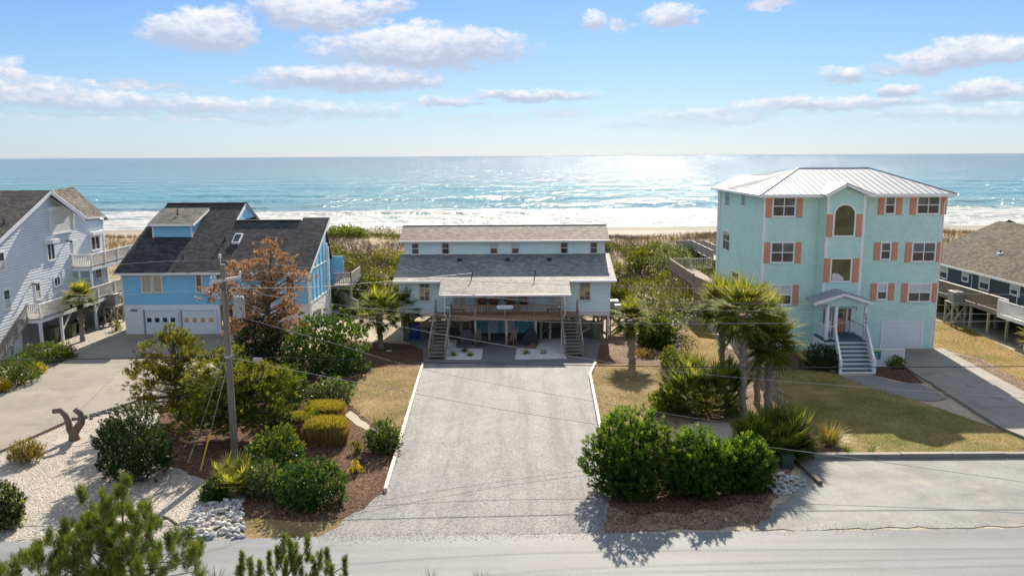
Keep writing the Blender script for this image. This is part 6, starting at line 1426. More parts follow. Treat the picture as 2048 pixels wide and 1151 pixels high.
    # ---- hedge domes at the left
    for i, (cx, by, w, hh, key, lab, ex) in enumerate(((36, 776, 84, 60, 'yellowgreen', 'large clipped green dome at the left edge of the driveway', ('glossy', .7, False)), (92, 730, 92, 42, 'yellowgreen', 'wide clipped green hedge under the grey house deck', ('glossy', .7, False)), (132, 722, 42, 34, 'yellowgreen', 'yellow tipped clipped shrub near the palm of the grey house', ('gold', .5, True)), (78, 752, 30, 26, 'gold', 'small golden shrub between the clipped green domes', None), (6, 786, 30, 28, 'gold', 'golden shrub cut by the left picture edge', None))):
        spx('clipped_shrub', cx, by, w, hh, key, lab, n=int(420 * w / 60), per=9, L=.07, W=.035, seed=60 + i, group='clipped hedge', extra=ex, sub=8, tone=-.12 if key != 'gold' else 0)
    spx('heather_shrub', 53, 930, 66, 44, 'tan', 'low brown green shrub alone on the white pebbles', n=360, per=9, L=.13, W=.016, seed=70, upb=1.2, spread=(.15, .7), extra=('yellowgreen', .35, False))
    spx('broadleaf_shrub', 8, 1062, 84, 86, 'silver', 'grey green shrub cut by the lower left picture edge', n=480, per=10, L=.09, W=.04, seed=71, extra=('dark', .9, False))
    spx('small_shrub', 233, 662, 18, 20, 'yellowgreen', 'tiny shrub on the pebble strip by the blue house', n=50, per=8, L=.11, W=.04, seed=72, sub=3)
    spx('potted_fern', 152, 586, 22, 16, 'glossy', 'leafy fern behind the deck rail of the grey house', z=2.42, n=60, per=8, L=.2, W=.05, seed=73, sub=3, cat='fern')
    # ---- right of the middle house
    spx('broadleaf_shrub', 1312, 700, 74, 58, 'oleander', 'bright green shrub beside the palm of the middle house', n=420, per=10, L=.16, W=.07, seed=80, extra=('yellowgreen', .4, False))
    spx('silver_bush', 1312, 676, 140, 112, 'silver', 'big silvery bush between middle and green house', z=0.0, n=1150, per=10, L=.12, W=.05, seed=81, sub=9, extra=('scrub', .3, True))
    spx('low_shrub', 1340, 738, 40, 44, 'yellowgreen', 'small shrub between the dry lawn and the lawn path', n=240, per=10, L=.1, W=.045, seed=84)
    spx('low_shrub', 1285, 716, 60, 14, 'tan', 'straw coloured ground shrub behind the palm of the middle house', n=150, per=9, L=.14, W=.03, seed=85)
    spx('round_shrub', 1637, 742, 70, 52, 'dark', 'dark clipped shrub left of the white front steps', n=520, per=10, L=.09, W=.045, seed=86)
    spx('low_shrub', 1790, 737, 32, 24, 'yellowgreen', 'small shrub in front of the white lattice panel', n=160, per=9, L=.09, W=.04, seed=87)
    palmetto('saw_palmetto', px_size(1408, 834, 150, 126), 'big dark palmetto clump left of the tall palms', n=190, R=1.0, pet=.7, W=.075, tone=-.06)
    spx('leafy_shrub', 1330, 830, 62, 52, 'yellowgreen', 'light green shrub left of the palmetto clump', n=220, per=9, L=.17, W=.05, seed=88, upb=1.0)
    palmetto('saw_palmetto', px_size(1545, 925, 156, 108), 'wide palmetto behind the smallest oleander', n=150, R=.95, pet=.6, W=.075, tone=-.06)
    spx('low_shrub', 1600, 918, 44, 44, 'dark', 'small dark shrub at the end of the kerb', n=220, per=10, L=.09, W=.045, seed=89)
    tuft('fountain_grass', px_size(1655, 897, 64, 50), 'straw coloured fountain grass at the lawn corner', 'tan', 420, .022, .7, two='yellowgreen')
    tuft('grass_tuft', px_size(1693, 908, 18, 18), 'small green tuft in the mulch by the kerb', 'yellowgreen', 70, .025, .6)
    tuft('grass_tuft', px_size(1742, 908, 26, 22), 'small grey tuft between lawn and kerb', 'silver', 90, .02, .6)
    for i, (cx, by, w, key, lab) in enumerate(((907, 713, 14, 'yellowgreen', 'front left tuft in the left white stone bed'), (940, 713, 16, 'yellowgreen', 'front right tuft in the left white stone bed'), (929, 705, 20, 'dark', 'dark rear plant in the left white stone bed'), (1052, 709, 16, 'yellowgreen', 'left green tuft in the right white stone bed'), (1087, 708, 16, 'yellowgreen', 'right green tuft in the right white stone bed'), (1066, 698, 18, 'brown', 'reddish plant at the rear of the right white stone bed'))):
        tuft('bed_plant', px_size(cx, by, w, 12), lab, key, 80, .03, .8, group='plants in the stone beds')
    # ---- palms
    def pl(b, tp, lab, **kw):
        g = G(*b); t = PY(*tp, g.y); palm('palm_tree', tuple(g), tuple(t), lab, **kw)
    pl((165, 682), (160, 600), 'single palm tree in front of the grey house deck', n=36, R=.95, pet=.75, rad=.18, tone=.08, skirt=-.5)
    pl((762, 697), (757, 628), 'dark palm tree left of the middle house', n=46, R=1.25, pet=1.15, rad=.2, tone=-.08, skirt=-.75, dead=0)
    g = G(800, 690); palm('palm_tree', (g.x + .2, g.y + 2, 0), (g.x + .1, g.y + 2, 2.3), 'low dark palm behind the left corner of the middle house', n=34, R=1.1, pet=.9, rad=.12, tone=-.25, skirt=-.7, dead=0)
    pl((1264, 724), (1262, 640), 'palm tree standing right of the right wooden stairs', n=42, R=1.0, pet=.75, rad=.24, skirt=-.8, tone=-.02)
    pl((1446, 792), (1442, 612), 'leftmost tall palm of the clump before the green house', n=54, R=1.2, pet=.8, rad=.17, skirt=-1.0)
    pl((1486, 834), (1486, 628), 'palm tree with its crown highest in the clump', n=60, R=1.25, pet=.95, rad=.18, skirt=-1.0)
    pl((1513, 808), (1522, 640), 'palm tree at the back right of the clump', n=56, R=1.25, pet=.9, rad=.18, skirt=-1.0, tone=.04)
    pl((1535, 818), (1541, 685), 'shortest palm of the clump with shaggy leaf bases', n=60, R=1.3, pet=.9, rad=.22, skirt=-.85, tone=.06)
    g = G(2062, 712); palm('palm_tree', tuple(g), (g.x, g.y, 1.3), 'small palm cut by the right picture edge', n=24, R=.7, pet=.6, tone=.1)
    # ---- foreground pines across the road
    yb = 16.5
    def fp(px, py): return PY(px, py, yb)
    k = yb / F
    sprays = []
    a = fp(230, 1151); t = thing('pine_tree', (a.x, yb, 0), 'nearest pine tree rising at the lower left picture edge', 'tree', 'foreground pines')
    obj('trunk', MB().tube([(a.x, yb, -.1), (a.x + .05, yb, 2.2), (a.x + .15, yb, 4.2), (fp(245, 985).x, yb, fp(245, 985).z)], [.12, .09, .05, .012], 8), M_BARK, t)
    r = random.Random(4); mb = MB(); ups = []
    for i in range(400):
        px = r.triangular(-60, 430, 215); lim = 985 + abs(px - 235) * .62 + r.uniform(0, 25) if px < 340 else 1055 + (px - 340) * .5
        py = r.uniform(lim, 1250); q = PY(px, py, yb + r.uniform(-1.0, 1.0)); ups.append(q)
        if i % 6 == 0: s = Vector((a.x + r.uniform(-.1, .15), yb, max(.8, q.z - r.uniform(.4, .9)))); mb.tube([s, s.lerp(q, .6) + Vector((0, 0, -.06)), q], [.02, .013, .007], 5, False)
    obj('limbs', mb, M_BARK, t, kind='stuff')
    for (px, py) in ((162, 988), (207, 1000), (251, 972), (298, 1018), (130, 1060), (338, 1080), (385, 1105), (75, 1100), (30, 1135), (225, 1040), (175, 1045), (275, 1050)):
        q = PY(px, py, yb + r.uniform(-.5, .5)); ups.append(q); ups.append(q - Vector((0, 0, .16))); ups.append(q - Vector((.03, 0, .3)))
    v, f, tn = pine_mesh([(tuple(q), .10, (0, 0, 1)) for q in ups], 5, 46, .17, .0085, 1.2, 1.0)
    npobj('needles', v, f, LM['pinefg'], t, tn)
    a = fp(575, 1151); t = thing('pine_tree', (a.x, yb, 0), 'small pine top poking up from the bottom picture edge', 'tree', 'foreground pines')
    ups = []; mb = MB().tube([(a.x, yb, -.1), (a.x, yb, 2.5), (a.x, yb, fp(575, 1120).z)], [.09, .06, .02], 7)
    obj('trunk', mb, M_BARK, t); mb = MB()
    for (px, py) in ((566, 1085), (579, 1090), (616, 1088), (591, 1100), (655, 1112), (640, 1118), (690, 1130), (556, 1105), (600, 1125), (627, 1130), (485, 1120), (500, 1130), (540, 1120), (520, 1135), (570, 1130), (590, 1140), (660, 1140), (480, 1145)):
        q = PY(px, py, yb + r.uniform(-.4, .4)); s = Vector((a.x, yb, q.z - .7)); mb.tube([s, s.lerp(q, .7) + Vector((0, 0, -.1)), q], [.02, .015, .008], 5, False)
        ups += [q, q - Vector((0, 0, .14)), q - Vector((0, 0, .3)) + Vector((0, 0, 0)), q - Vector((r.uniform(-.1, .1), 0, .45))]
    obj('limbs', mb, M_BARK, t, kind='stuff')
    v, f, tn = pine_mesh([(tuple(q), .06, (0, 0, 1)) for q in ups], 4, 56, .13, .008, 1.5, 1.1)
    npobj('needles', v, f, LM['pinefg'], t, tn)
    for (px, py, lab) in ((430, 1140, 'bare twiggy top at the bottom edge left of the small pine'), (858, 1142, 'thin twig top at the bottom edge below the gravel driveway'), (962, 1146, 'reddish twig top at the bottom edge near the middle')):
        q = PY(px, py, yb); tuft('twig_top', (q.x, yb, .3, .3, .28), lab, 'twig', 40, .008, .15, z=q.z - .28, cat='shrub', el0=.9)
build_plants()
build_lawn_grass()

# ------------------------------------------------------------ dune cover
def build_dunes():
    def pts(n, xr, yr, f=None):
        x = NR.uniform(*xr, n); y = NR.uniform(*yr, n)
        if f is not None: m = f(x, y) > NR.uniform(-.35, .35, n); x, y = x[m], y[m]
        return x, y, terr(x, y)
    clump = lambda s, b, o=0: (lambda x, y: sines(x, y, s, b, 3) - o)
    # low evergreen scrub: shoots in patches
    x, y, z = pts(54000, (-36, 44), (67, 104), lambda x, y: sines(x, y, 21, .45, 4) + .5 - ((y - 66) / 35) * 1.0)
    n = len(x); B = np.stack([x, y, z], 1); hgt = .12 + 1.35 * np.clip(sines(x, y, 9, 1.1, 3) + .2, 0, 1)
    per = 9; P = np.repeat(B, per, 0); P[:, 2] += np.repeat(hgt, per) * NR.random(n * per); P[:, :2] += NR.normal(0, .12, (n * per, 2))
    D = unit(rdir(n * per) + np.array([0, 0, .8])); v, f = leaves(P, D, .20 * NR.uniform(.7, 1.3, n * per), .088)
    tn = np.clip(np.repeat(NR.normal(.42, .18, n) + .22 * sines(x, y, 13, .5, 3), per) + NR.normal(0, .12, n * per), 0, 1)
    npobj('dune_scrub', v, f, LM['scrub'], None, np.repeat(tn, 4), label='low yellow green scrub carpeting the back dune', cat='scrub', kind='stuff')
    # grey twiggy brush
    x, y, z = pts(24000, (-40, 42), (74, 110), lambda x, y: sines(x, y, 33, .4, 4) + .25)
    n = len(x); per = 4; P = np.repeat(np.stack([x, y, z], 1), per, 0) + np.concatenate([NR.normal(0, .15, (n * per, 2)), NR.uniform(0, .25, (n * per, 1))], 1)
    v, f = blades(P, unit(rdir(n * per) * .8 + np.array([0, 0, .9])), .5 * NR.uniform(.5, 1.2, n * per), .046, .25, 2)
    npobj('dune_brush', v, f, LM['twig'], None, np.repeat(np.clip(NR.normal(.5, .25, n * per), 0, 1), 6), label='grey brown twiggy brush on the dune slope', cat='brush', kind='stuff')
    # sea oats and grass, thicker on the crest
    x, y, z = pts(20000, (-75, 75), (84, 118), lambda x, y: sines(x, y, 41, .3, 4) + .1 + np.clip((y - 92) / 14, 0, 1) * .9)
    n = len(x); per = 4; P = np.repeat(np.stack([x, y, z], 1), per, 0) + np.concatenate([NR.normal(0, .15, (n * per, 2)), np.zeros((n * per, 1))], 1)
    v, f = blades(P, unit(rdir(n * per) * .45 + np.array([0, -.05, 1.0])), .65 * NR.uniform(.5, 1.3, n * per), .042, .35, 2)
    npobj('dune_grass', v, f, LM['oats'], None, np.repeat(np.clip(NR.normal(.45, .22, n * per), 0, 1), 6), label='tan sea oats and grass along the dune crest', cat='grass', kind='stuff')
    # larger individual bushes
    for i, (px, py, w, hh, key, lab, Y) in enumerate(((1340, 543, 88, 46, 'silver', 'round grey green bush on the dune beside the boardwalk', 84), (1277, 543, 46, 38, 'yellowgreen', 'yellow green bush on the dune left of the round bush', 84), (690, 490, 90, 18, 'yellowgreen', 'dense low green bush topping the dune beside the blue house', 100), (1235, 612, 60, 36, 'scrub', 'yellow green bush behind the right corner of the middle house', 71), (840, 560, 70, 30, 'scrub', 'bright scrub bush beside the left wall of the middle house', 74), (735, 575, 80, 40, 'scrub', 'yellow scrub bush behind the wooden fence', 74))):
        p = PY(px, py, Y); zg = tz(p.x, Y); k = (Y + 2) / F; b = (p.x, Y, w / 2 * k, w / 2 * k * .8, hh * k * 1.15, zg)
        shrub('dune_bush', b, key, lab, n=int(500 * w / 70), per=9, L=.16, W=.07, seed=90 + i, group='bushes on the dunes', extra=('yellowgreen', .3, True) if key == 'scrub' else None, sub=7)
build_dunes()

# ------------------------------------------------------------ utility pole and wires
def build_pole():
    b = G(470, 912); Yp = b.y; top = PY(447, 528, Yp)
    t = thing('utility_pole', tuple(b), 'weathered wooden utility pole with crossarm and grey transformer', 'utility pole')
    M_POLE = mat('pole_wood', (.19, .165, .135), .9, .35, 1.5, 25, .5, streak=(4, 4, .7))
    x = b.x
    obj('pole', MB().tube([(x, Yp, -.2), (x, Yp, 3), (x, Yp, 6), (x - .01, Yp, top.z)], [.17, .155, .14, .12], 12), M_POLE, t)
    a, c = PY(436, 566, Yp + .5), PY(481, 543, Yp - .45)
    zc = (a.z + c.z) / 2; A = Vector((x - .75, Yp + .75, zc)); B = Vector((x + .55, Yp - .62, zc))
    A = Vector((x - .28, Yp - .7, zc - .1)); B = Vector((x + .5, Yp + .75, zc - .1))
    M_ARM = mat('pale_crossarm', (.55, .52, .47), .7, .2)
    obj('crossarm', MB().bar(A, B, .1, .13), M_ARM, t)
    for e in (A, B, A.lerp(B, .12)):
        obj('insulator', MB().lathe(e + Vector((0, 0, .06)), [(.02, 0), (.02, .06), (.06, .08), (.03, .12), (.06, .15), (.035, .2), (.0, .22)], 8), mat('glazed_insulator', (.55, .56, .56), .25, .05), t)
    tp = Vector((x - .01, Yp, top.z)); obj('insulator', MB().tube([tp + Vector((-.05, 0, -.3)), tp + Vector((-.08, 0, .3))], .02, 6).lathe(tp + Vector((-.08, 0, .28)), [(.05, 0), (.09, .03), (.05, .08), (.08, .12), (.04, .17), (.0, .19)], 8), mat('glazed_insulator', (.55, .56, .56), .25, .05), t)
    obj('arm_brace', MB().bar(A.lerp(B, .2) - Vector((0, 0, .05)), (x, Yp, zc - .75), .03, .04), M_METAL, t)
    c = PY(475, 612, Yp); tc = Vector((c.x + .08, Yp - .12, c.z))
    M_TR = mat('transformer_grey', (.30, .30, .30), .45, .45, 7, 20, .1)
    obj('transformer', MB().lathe(tc + Vector((0, 0, -.5)), [(.1, -.02), (.24, 0), (.26, .05), (.26, .88), (.27, .9), (.22, .97), (.05, 1.0)], 16), M_TR, t, smooth=False)
    for s in (-1, 1): obj('bushing', MB().lathe(tc + Vector((s * .1, 0, .48)), [(.03, 0), (.05, .05), (.03, .1), (.05, .14), (.02, .22)], 8), M_TR, t)
    obj('cutout_fuse', MB().tube([(x - .28, Yp - .3, zc - .2), (x - .36, Yp - .34, zc - .55)], .035, 6), mat('brown_glaze', (.08, .05, .04), .4), t)
    r = random.Random(5)
    for k in range(5):
        a = Vector((x + r.uniform(-.3, .5), Yp + r.uniform(-.3, .1), zc + r.uniform(-.1, .1))); b2 = tc + Vector((r.uniform(-.2, .3), -.2, r.uniform(-.3, .5)))
        obj('jumper_wire', MB().tube([a, a.lerp(b2, .4) + Vector((r.uniform(-.3, .4), -.1, -.1)), b2], .012, 5), M_BLACK, t)
    zk = PY(462, 713, Yp).z
    obj('pole_band', MB().lathe((x, Yp, zk - .05), [(.17, 0), (.18, .02), (.18, .1), (.17, .12)], 12), M_METAL, t)
    # wires
    M_WIRE = mat('cable_black', (.03, .03, .032), .5, .2); M_WIREL = mat('bare_cable', (.42, .41, .39), .4, .1, metallic=.4)
    def wire(pp, r_, m, label, Ys=None, name='power_line'):
        pts = []
        Ys = Ys or [Yp] * len(pp)
        w = [PY(p[0], p[1], y) for p, y in zip(pp, Ys)]
        # smooth curve through the points
        for i in range(len(w) - 1):
            p0, p1, p2, p3 = w[max(i - 1, 0)], w[i], w[i + 1], w[min(i + 2, len(w) - 1)]
            for k in range(10):
                s = k / 10; pts.append(.5 * ((2 * p1) + (p2 - p0) * s + (2 * p0 - 5 * p1 + 4 * p2 - p3) * s * s + (3 * p1 - p0 - 3 * p2 + p3) * s ** 3))
        pts.append(w[-1])
        obj(name, MB().tube(pts, r_, 6), m, label=label, cat='cable', group='overhead wires')
    wire([(-120, 722), (200, 717), (461, 713), (900, 725), (1500, 734), (2200, 731)], .021, M_WIRE, 'thick black communication cable crossing the whole picture at pole mid height')
    wire([(462, 715), (671, 756), (1100, 834), (1748, 921), (2200, 985)], .012, M_WIREL, 'lower cable running down to the right from the pole across the driveway', [Yp, Yp - .3, Yp - 1.5, Yp - 4, Yp - 6])
    wire([(469, 630), (660, 684), (887, 747), (1331, 826), (1632, 868), (1860, 888)], .009, M_WIREL, 'slim service wire sagging over the oleander hedge', [Yp, Yp + .5, Yp + 1, Yp + 1.5, Yp + 2, Yp + 2])
    wire([(474, 572), (600, 606), (782, 649), (1100, 705), (1450, 752), (2200, 806)], .011, M_WIREL, 'long service wire crossing before the left wooden stairs', [Yp, Yp + 1, Yp + 2, Yp + 3, Yp + 3, Yp + 3])
    wire([(-120, 541), (180, 531), (446, 521), (800, 553), (1230, 572), (2200, 592)], .008, M_WIREL, 'topmost power wire from the pole top insulator')
    wire([(-120, 562), (180, 556), (437, 556), (800, 585), (1230, 603), (2200, 612)], .008, M_WIREL, 'power wire from the left end of the crossarm')
    wire([(-120, 576), (200, 563), (481, 541), (800, 570), (1230, 614), (2200, 630)], .008, M_WIREL, 'power wire from the right end of the crossarm')
    wire([(-120, 592), (250, 588), (455, 583), (800, 622), (1230, 646), (2200, 640)], .009, M_WIREL, 'lowest neutral wire just under the crossarm')
    w0 = (461, 575); wire([(461, 575), (667, 531 + 40), (944, 546)], .009, M_WIREL, 'service drop from the pole to the left roof mast', [Yp, Yp + 11, 59.0])
    # splice box on the cable
    p = PY(517, 716, Yp); obj('splice_box', MB().box(p.x - .22, p.x + .18, Yp - .06, Yp + .06, p.z - .13, p.z + .02), M_METAL, label='small grey splice box hanging on the black cable', cat='cable box')
    # guys
    for (a, bb, lab, gx) in (((455, 720), (401, 940), 'guy wire with bright yellow guard left of the pole', .33), ((430, 716), (376, 925), 'second guy wire with faded yellow foot', .12)):
        p0 = PY(*a, Yp); g = G(*bb); tt = thing('guy_wire', tuple(g), lab, 'guy wire', 'guy wires')
        p0 = Vector((x, Yp, p0.z)) if a[0] > 440 else Vector((x - .1, Yp, p0.z + .3))
        obj('wire', MB().tube([g, p0], .010, 5), M_WIREL, tt)
        obj('guard', MB().tube([g, g.lerp(p0, gx)], .032, 7), mat('yellow_guard', (.75, .48, .03), .5, .1) if gx > .2 else mat('faded_yellow_guard', (.45, .38, .18), .6, .1), tt)
build_pole()

# ------------------------------------------------------------ rocks, stump, timbers
def rock_mesh(seed, m):
    r = np.random.default_rng(seed); v = []; f = []
    n = 7; rings = [(-.9, .55), (-.35, 1.0), (.3, .95), (.8, .5)]
    for z, rr in rings:
        for k in range(n):
            a = 2 * math.pi * k / n; q = rr * r.uniform(.72, 1.15); v.append((q * math.cos(a), q * math.sin(a) * .8, z * .62 + r.uniform(-.12, .12)))
    for i in range(len(rings) - 1):
        for k in range(n): f.append((i * n + k, i * n + (k + 1) % n, (i + 1) * n + (k + 1) % n, (i + 1) * n + k))
    f.append(tuple(range(n))[::-1]); f.append(tuple(range((len(rings) - 1) * n, len(rings) * n)))
    me = bpy.data.meshes.new('stone'); me.from_pydata(v, [], f); me.update(); me.materials.append(m); return me
def build_rocks():
    M_R = [mat('white_limestone', (.43, .43, .42), .8, .2, 3, 20, .3), mat('grey_limestone', (.29, .30, .31), .8, .2, 3, 20, .3), mat('tan_limestone', (.44, .41, .36), .8, .16, 3, 20, .3)]
    ms = [rock_mesh(i, M_R[i % 3 if i % 4 else 0]) for i in range(12)]; r = random.Random(9)
    for poly, n, s0, lab in (([(340, 1077), (395, 1018), (430, 1005), (486, 1003), (487, 1077)], 290, .115, 'pile of white rocks at the road edge left'), ([(1522, 962), (1560, 948), (1602, 958), (1612, 972), (1572, 992), (1550, 990)], 120, .10, 'pile of grey white rocks between oleander and apron')):
        w = [G(*p) for p in poly]; c = sum(w, Vector()) / len(w); t = thing('rock_pile', tuple(c), lab, 'rocks', 'rock piles')
        x0, x1 = min(p.x for p in w), max(p.x for p in w); y0, y1 = min(p.y for p in w), max(p.y for p in w); k = 0; guard = 0
        while k < n and guard < 8000:
            guard += 1
            x, y = r.uniform(x0, x1), r.uniform(y0, y1); ins = False
            for i in range(len(w)):
                a, b = w[i], w[(i + 1) % len(w)]
                if (a.y > y) != (b.y > y) and x < (b.x - a.x) * (y - a.y) / (b.y - a.y) + a.x: ins = not ins
            if not ins: continue
            s = s0 * r.uniform(.6, 1.35); inst('stone', r.choice(ms), (x, y, s * .4 + r.random() ** 2 * .12), t, rot=(r.uniform(-.5, .5), r.uniform(-.5, .5), r.uniform(0, 6.3)), scale=(s * r.uniform(.8, 1.2), s * r.uniform(.8, 1.2), s * r.uniform(.7, 1.1))); k += 1
    md = [rock_mesh(40 + i, mat('dark_stone', (.12, .11, .10), .85, .25, 4, 20, .3)) for i in range(4)]
    a, b = G(180, 836), G(245, 814); t = thing('rock_row', tuple(a), 'row of dark stones along the concrete driveway edge', 'rocks')
    for k in range(34):
        p = a.lerp(b, r.random()); s = r.uniform(.07, .17); inst('stone', r.choice(md), (p.x + r.uniform(-.2, .2), p.y + r.uniform(-.2, .2), s * .5), t, rot=(r.uniform(-.4, .4), r.uniform(-.4, .4), r.uniform(0, 6)), scale=s)
    # forked driftwood stump in its ring
    g = G(150, 880); t = thing('tree_stump', tuple(g), 'forked bare tree stump sawn off on the white pebbles', 'stump')
    M_ST = mat('stump_bark', (.17, .125, .09), .9, .4, 3, 25, .7, streak=(3, 3, 1)); M_CUT = mat('sawn_wood', (.36, .28, .19), .8, .2)
    P = lambda px, py, dy=0: PY(px, py, g.y + dy)
    obj('trunk', MB().tube([g + Vector((0, 0, -.1)), P(147, 868), P(153, 857), P(162, 845), P(164, 834), P(160, 825), P(150, 818)], [.3, .23, .2, .18, .165, .15, .14], 10), M_ST, t, smooth=True)
    obj('limb', MB().tube([P(147, 868), P(139, 856), P(137, 843), P(131, 830), P(121, 820), P(107, 822)], [.2, .17, .155, .145, .14, .125], 10), M_ST, t, smooth=True)
    obj('limb', MB().tube([P(160, 842), P(168, 834), P(176, 831)], [.15, .12, .09], 8), M_ST, t, smooth=True)
    for p, d in ((P(150, 818), (-.3, 0, .4)), (P(107, 822), (-.6, 0, -.1)), (P(176, 831), (.5, 0, .2))):
        d = Vector(d).normalized(); obj('cut_end', MB().tube([p - d * .01, p + d * .012], .128 if p.x < -21 else .09, 10), M_CUT, t)
    sheet('stump_ring', [(104, 888), (120, 872), (150, 867), (185, 870), (193, 880), (180, 890), (150, 893), (122, 893)], mat('ring_soil', (.33, .29, .24), .9, .2), 'soil ring round the sawn stump', .03)
    # fallen limb near the rocks, timbers
    obj('fallen_branch', MB().tube([PY(325, 1032, G(330, 1037).y), PY(338, 1036, G(330, 1037).y), PY(354, 1047, G(354, 1050).y)], [.05, .06, .035], 7), M_ST, label='short fallen branch on the pebbles before the white rocks', cat='branch')
    a, b = G(1594, 925), G(1640, 970); obj('landscape_timber', MB().bar(a + Vector((0, 0, .1)), b + Vector((0, 0, .1)), .2, .2), mat('dark_timber', (.13, .10, .08), .9, .3), label='dark square timber lying at the apron corner', cat='timber')
    g = G(1576, 938); t = thing('utility_box', tuple(g), 'dark green utility box beside the rock pile', 'utility box'); m = mat('utility_green', (.03, .055, .045), .5, .15)
    obj('cabinet', MB().box(g.x - .25, g.x + .25, g.y, g.y + .45, 0, .55), m, t); obj('lid', MB().prism([(g.x - .28, g.y - .03, .56), (g.x + .28, g.y - .03, .56), (g.x + .28, g.y + .48, .70), (g.x - .28, g.y + .48, .70)], (0, 0, -.05)), m, t)
    for i, (px, py) in enumerate(((1668, 733), (1665, 742))):
        g = G(px, py); obj('stepping_stone', MB().lathe((g.x, g.y, 0.0), [(.22, 0), (.22, .05), (.19, .06)], 12), M_CONC, label=('rear' if i == 0 else 'front') + ' round stepping stone in the mulch left of the steps', cat='stepping stone', group='stepping stones')
    for px, py, lab in ((630, 962, 'white flat marker stone beside the wide roadside shrub'), (778, 702, 'small pale stepping slab in the mulch by the dark palm')):
        g = G(px, py); obj('flat_stone', MB().prism([(g.x - .2, g.y - .12, .05), (g.x + .22, g.y - .1, .05), (g.x + .18, g.y + .13, .05), (g.x - .17, g.y + .1, .05)], (0, 0, -.04)), M_WROCK, label=lab, cat='stone')
build_rocks()

# ------------------------------------------------------------ yard and porch furniture
def bin_(base, m, label, s=1.0, cat='bin', group='wheelie bins'):
    b = Vector(base); t = thing('wheelie_bin', tuple(b), label, cat, group); w0, w1, hh = .24 * s, .3 * s, 1.0 * s
    mb = MB(); k = len(mb.v)
    for z, w in ((.08, w0), (hh, w1)): mb.v += [(b.x - w, b.y - w, b.z + z), (b.x + w, b.y - w, b.z + z), (b.x + w, b.y + w, b.z + z), (b.x - w, b.y + w, b.z + z)]
    mb.f += [(0, 1, 5, 4), (1, 2, 6, 5), (2, 3, 7, 6), (3, 0, 4, 7), (3, 2, 1, 0), (4, 5, 6, 7)]
    obj('body', mb, m, t); obj('rim', MB().box(b.x - w1 - .03, b.x + w1 + .03, b.y - w1 - .03, b.y + w1 + .03, b.z + hh - .08, b.z + hh + .005), m, t)
    obj('lid', MB().prism([(b.x - w1 - .04, b.y - w1 - .05, b.z + hh + .04), (b.x + w1 + .04, b.y - w1 - .05, b.z + hh + .04), (b.x + w1 + .04, b.y + w1 + .04, b.z + hh + .12), (b.x - w1 - .04, b.y + w1 + .04, b.z + hh + .12)], (0, 0, -.03)), m, t)
    for q in (-1, 1): obj('wheel', MB().tube([(b.x + q * w0, b.y + w0, b.z + .1), (b.x + q * (w0 + .05), b.y + w0, b.z + .1)], .1, 10), M_BLACK, t)
def ac_unit(base, label, s=.4, hh=.75, stand=0.0, group='air conditioners'):
    b = Vector(base); t = thing('air_conditioner', tuple(b), label, 'air conditioner', group); mb = M_ACG
    obj('casing', MB().box(b.x - s, b.x + s, b.y - s, b.y + s, b.z, b.z + hh), mb, t)
    for k in range(9):
        z = b.z + .06 + k * (hh - .1) / 9; obj('louvre', MB().box(b.x - s - .012, b.x + s + .012, b.y - s - .012, b.y - s - .001, z, z + .04), mb, t)
    obj('top_cover', MB().box(b.x - s - .02, b.x + s + .02, b.y - s - .02, b.y + s + .02, b.z + hh, b.z + hh + .04), M_TRIMC, t)
    obj('fan_guard', MB().lathe((b.x, b.y, b.z + hh + .035), [(s * .8, 0), (s * .8, .02), (s * .68, .03), (s * .66, .012), (.05, .012)], 16), M_BLACK, t)
    return t
M_ACG = mat('ac_casing', (.24, .24, .23), .5, .15)
def stand(base, w, z, label, m):
    b = Vector(base); t = thing('equipment_stand', tuple(b), label, 'stand', 'equipment stands')
    obj('platform', MB().box(b.x - w, b.x + w, b.y - w, b.y + w, z - .12, z), m, t)
    for p in (-1, 1):
        for q in (-1, 1): obj('leg', MB().box(b.x + p * (w - .1) - .06, b.x + p * (w - .1) + .06, b.y + q * (w - .1) - .06, b.y + q * (w - .1) + .06, 0, z - .121), m, t)
    for q in (-1, 1):
        obj('brace', MB().bar((b.x - w + .12, b.y + q * (w - .03), .15), (b.x + w - .12, b.y + q * (w - .03), z - .2), .04, .12), m, t)
        obj('brace', MB().bar((b.x - w + .12, b.y + q * (w + .015), z - .2), (b.x + w - .12, b.y + q * (w + .015), .15), .04, .12), m, t)
def rocker(base, ang, label, m, group='rocking chairs'):
    b = Vector(base); t = thing('rocking_chair', tuple(b), label, 'chair', group); ca, sa = math.cos(ang), math.sin(ang)
    T = lambda x, y, z: Vector((b.x + x * ca - y * sa, b.y + x * sa + y * ca, b.z + z))
    for s in (-.26, .26):
        obj('rocker', MB().tube([T(s, -.5, .12), T(s, -.2, .04), T(s, .15, .03), T(s, .5, .12)], .025, 5), m, t)
        obj('leg', MB().bar(T(s, -.24, .05), T(s, -.26, .62), .05, .05, up=(0, 1, 0)), m, t); obj('leg', MB().bar(T(s, .2, .05), T(s, .22, .5), .05, .05, up=(0, 1, 0)), m, t)
        obj('armrest', MB().bar(T(s * 1.08, -.34, .64), T(s * 1.08, .25, .62), .09, .035), m, t)
    for k in range(5): obj('seat_slat', MB().bar(T(-.26, -.24 + k * .115, .41 - k * .012), T(.26, -.24 + k * .115, .41 - k * .012), .095, .03), m, t)
    for k in range(6): x = -.22 + k * .088; obj('back_slat', MB().bar(T(x, .23, .4), T(x, .42, 1.12), .065, .025, up=(0, 1, 0)), m, t)
    obj('head_rail', MB().bar(T(-.29, .43, 1.14), T(.29, .43, 1.14), .05, .1), m, t)
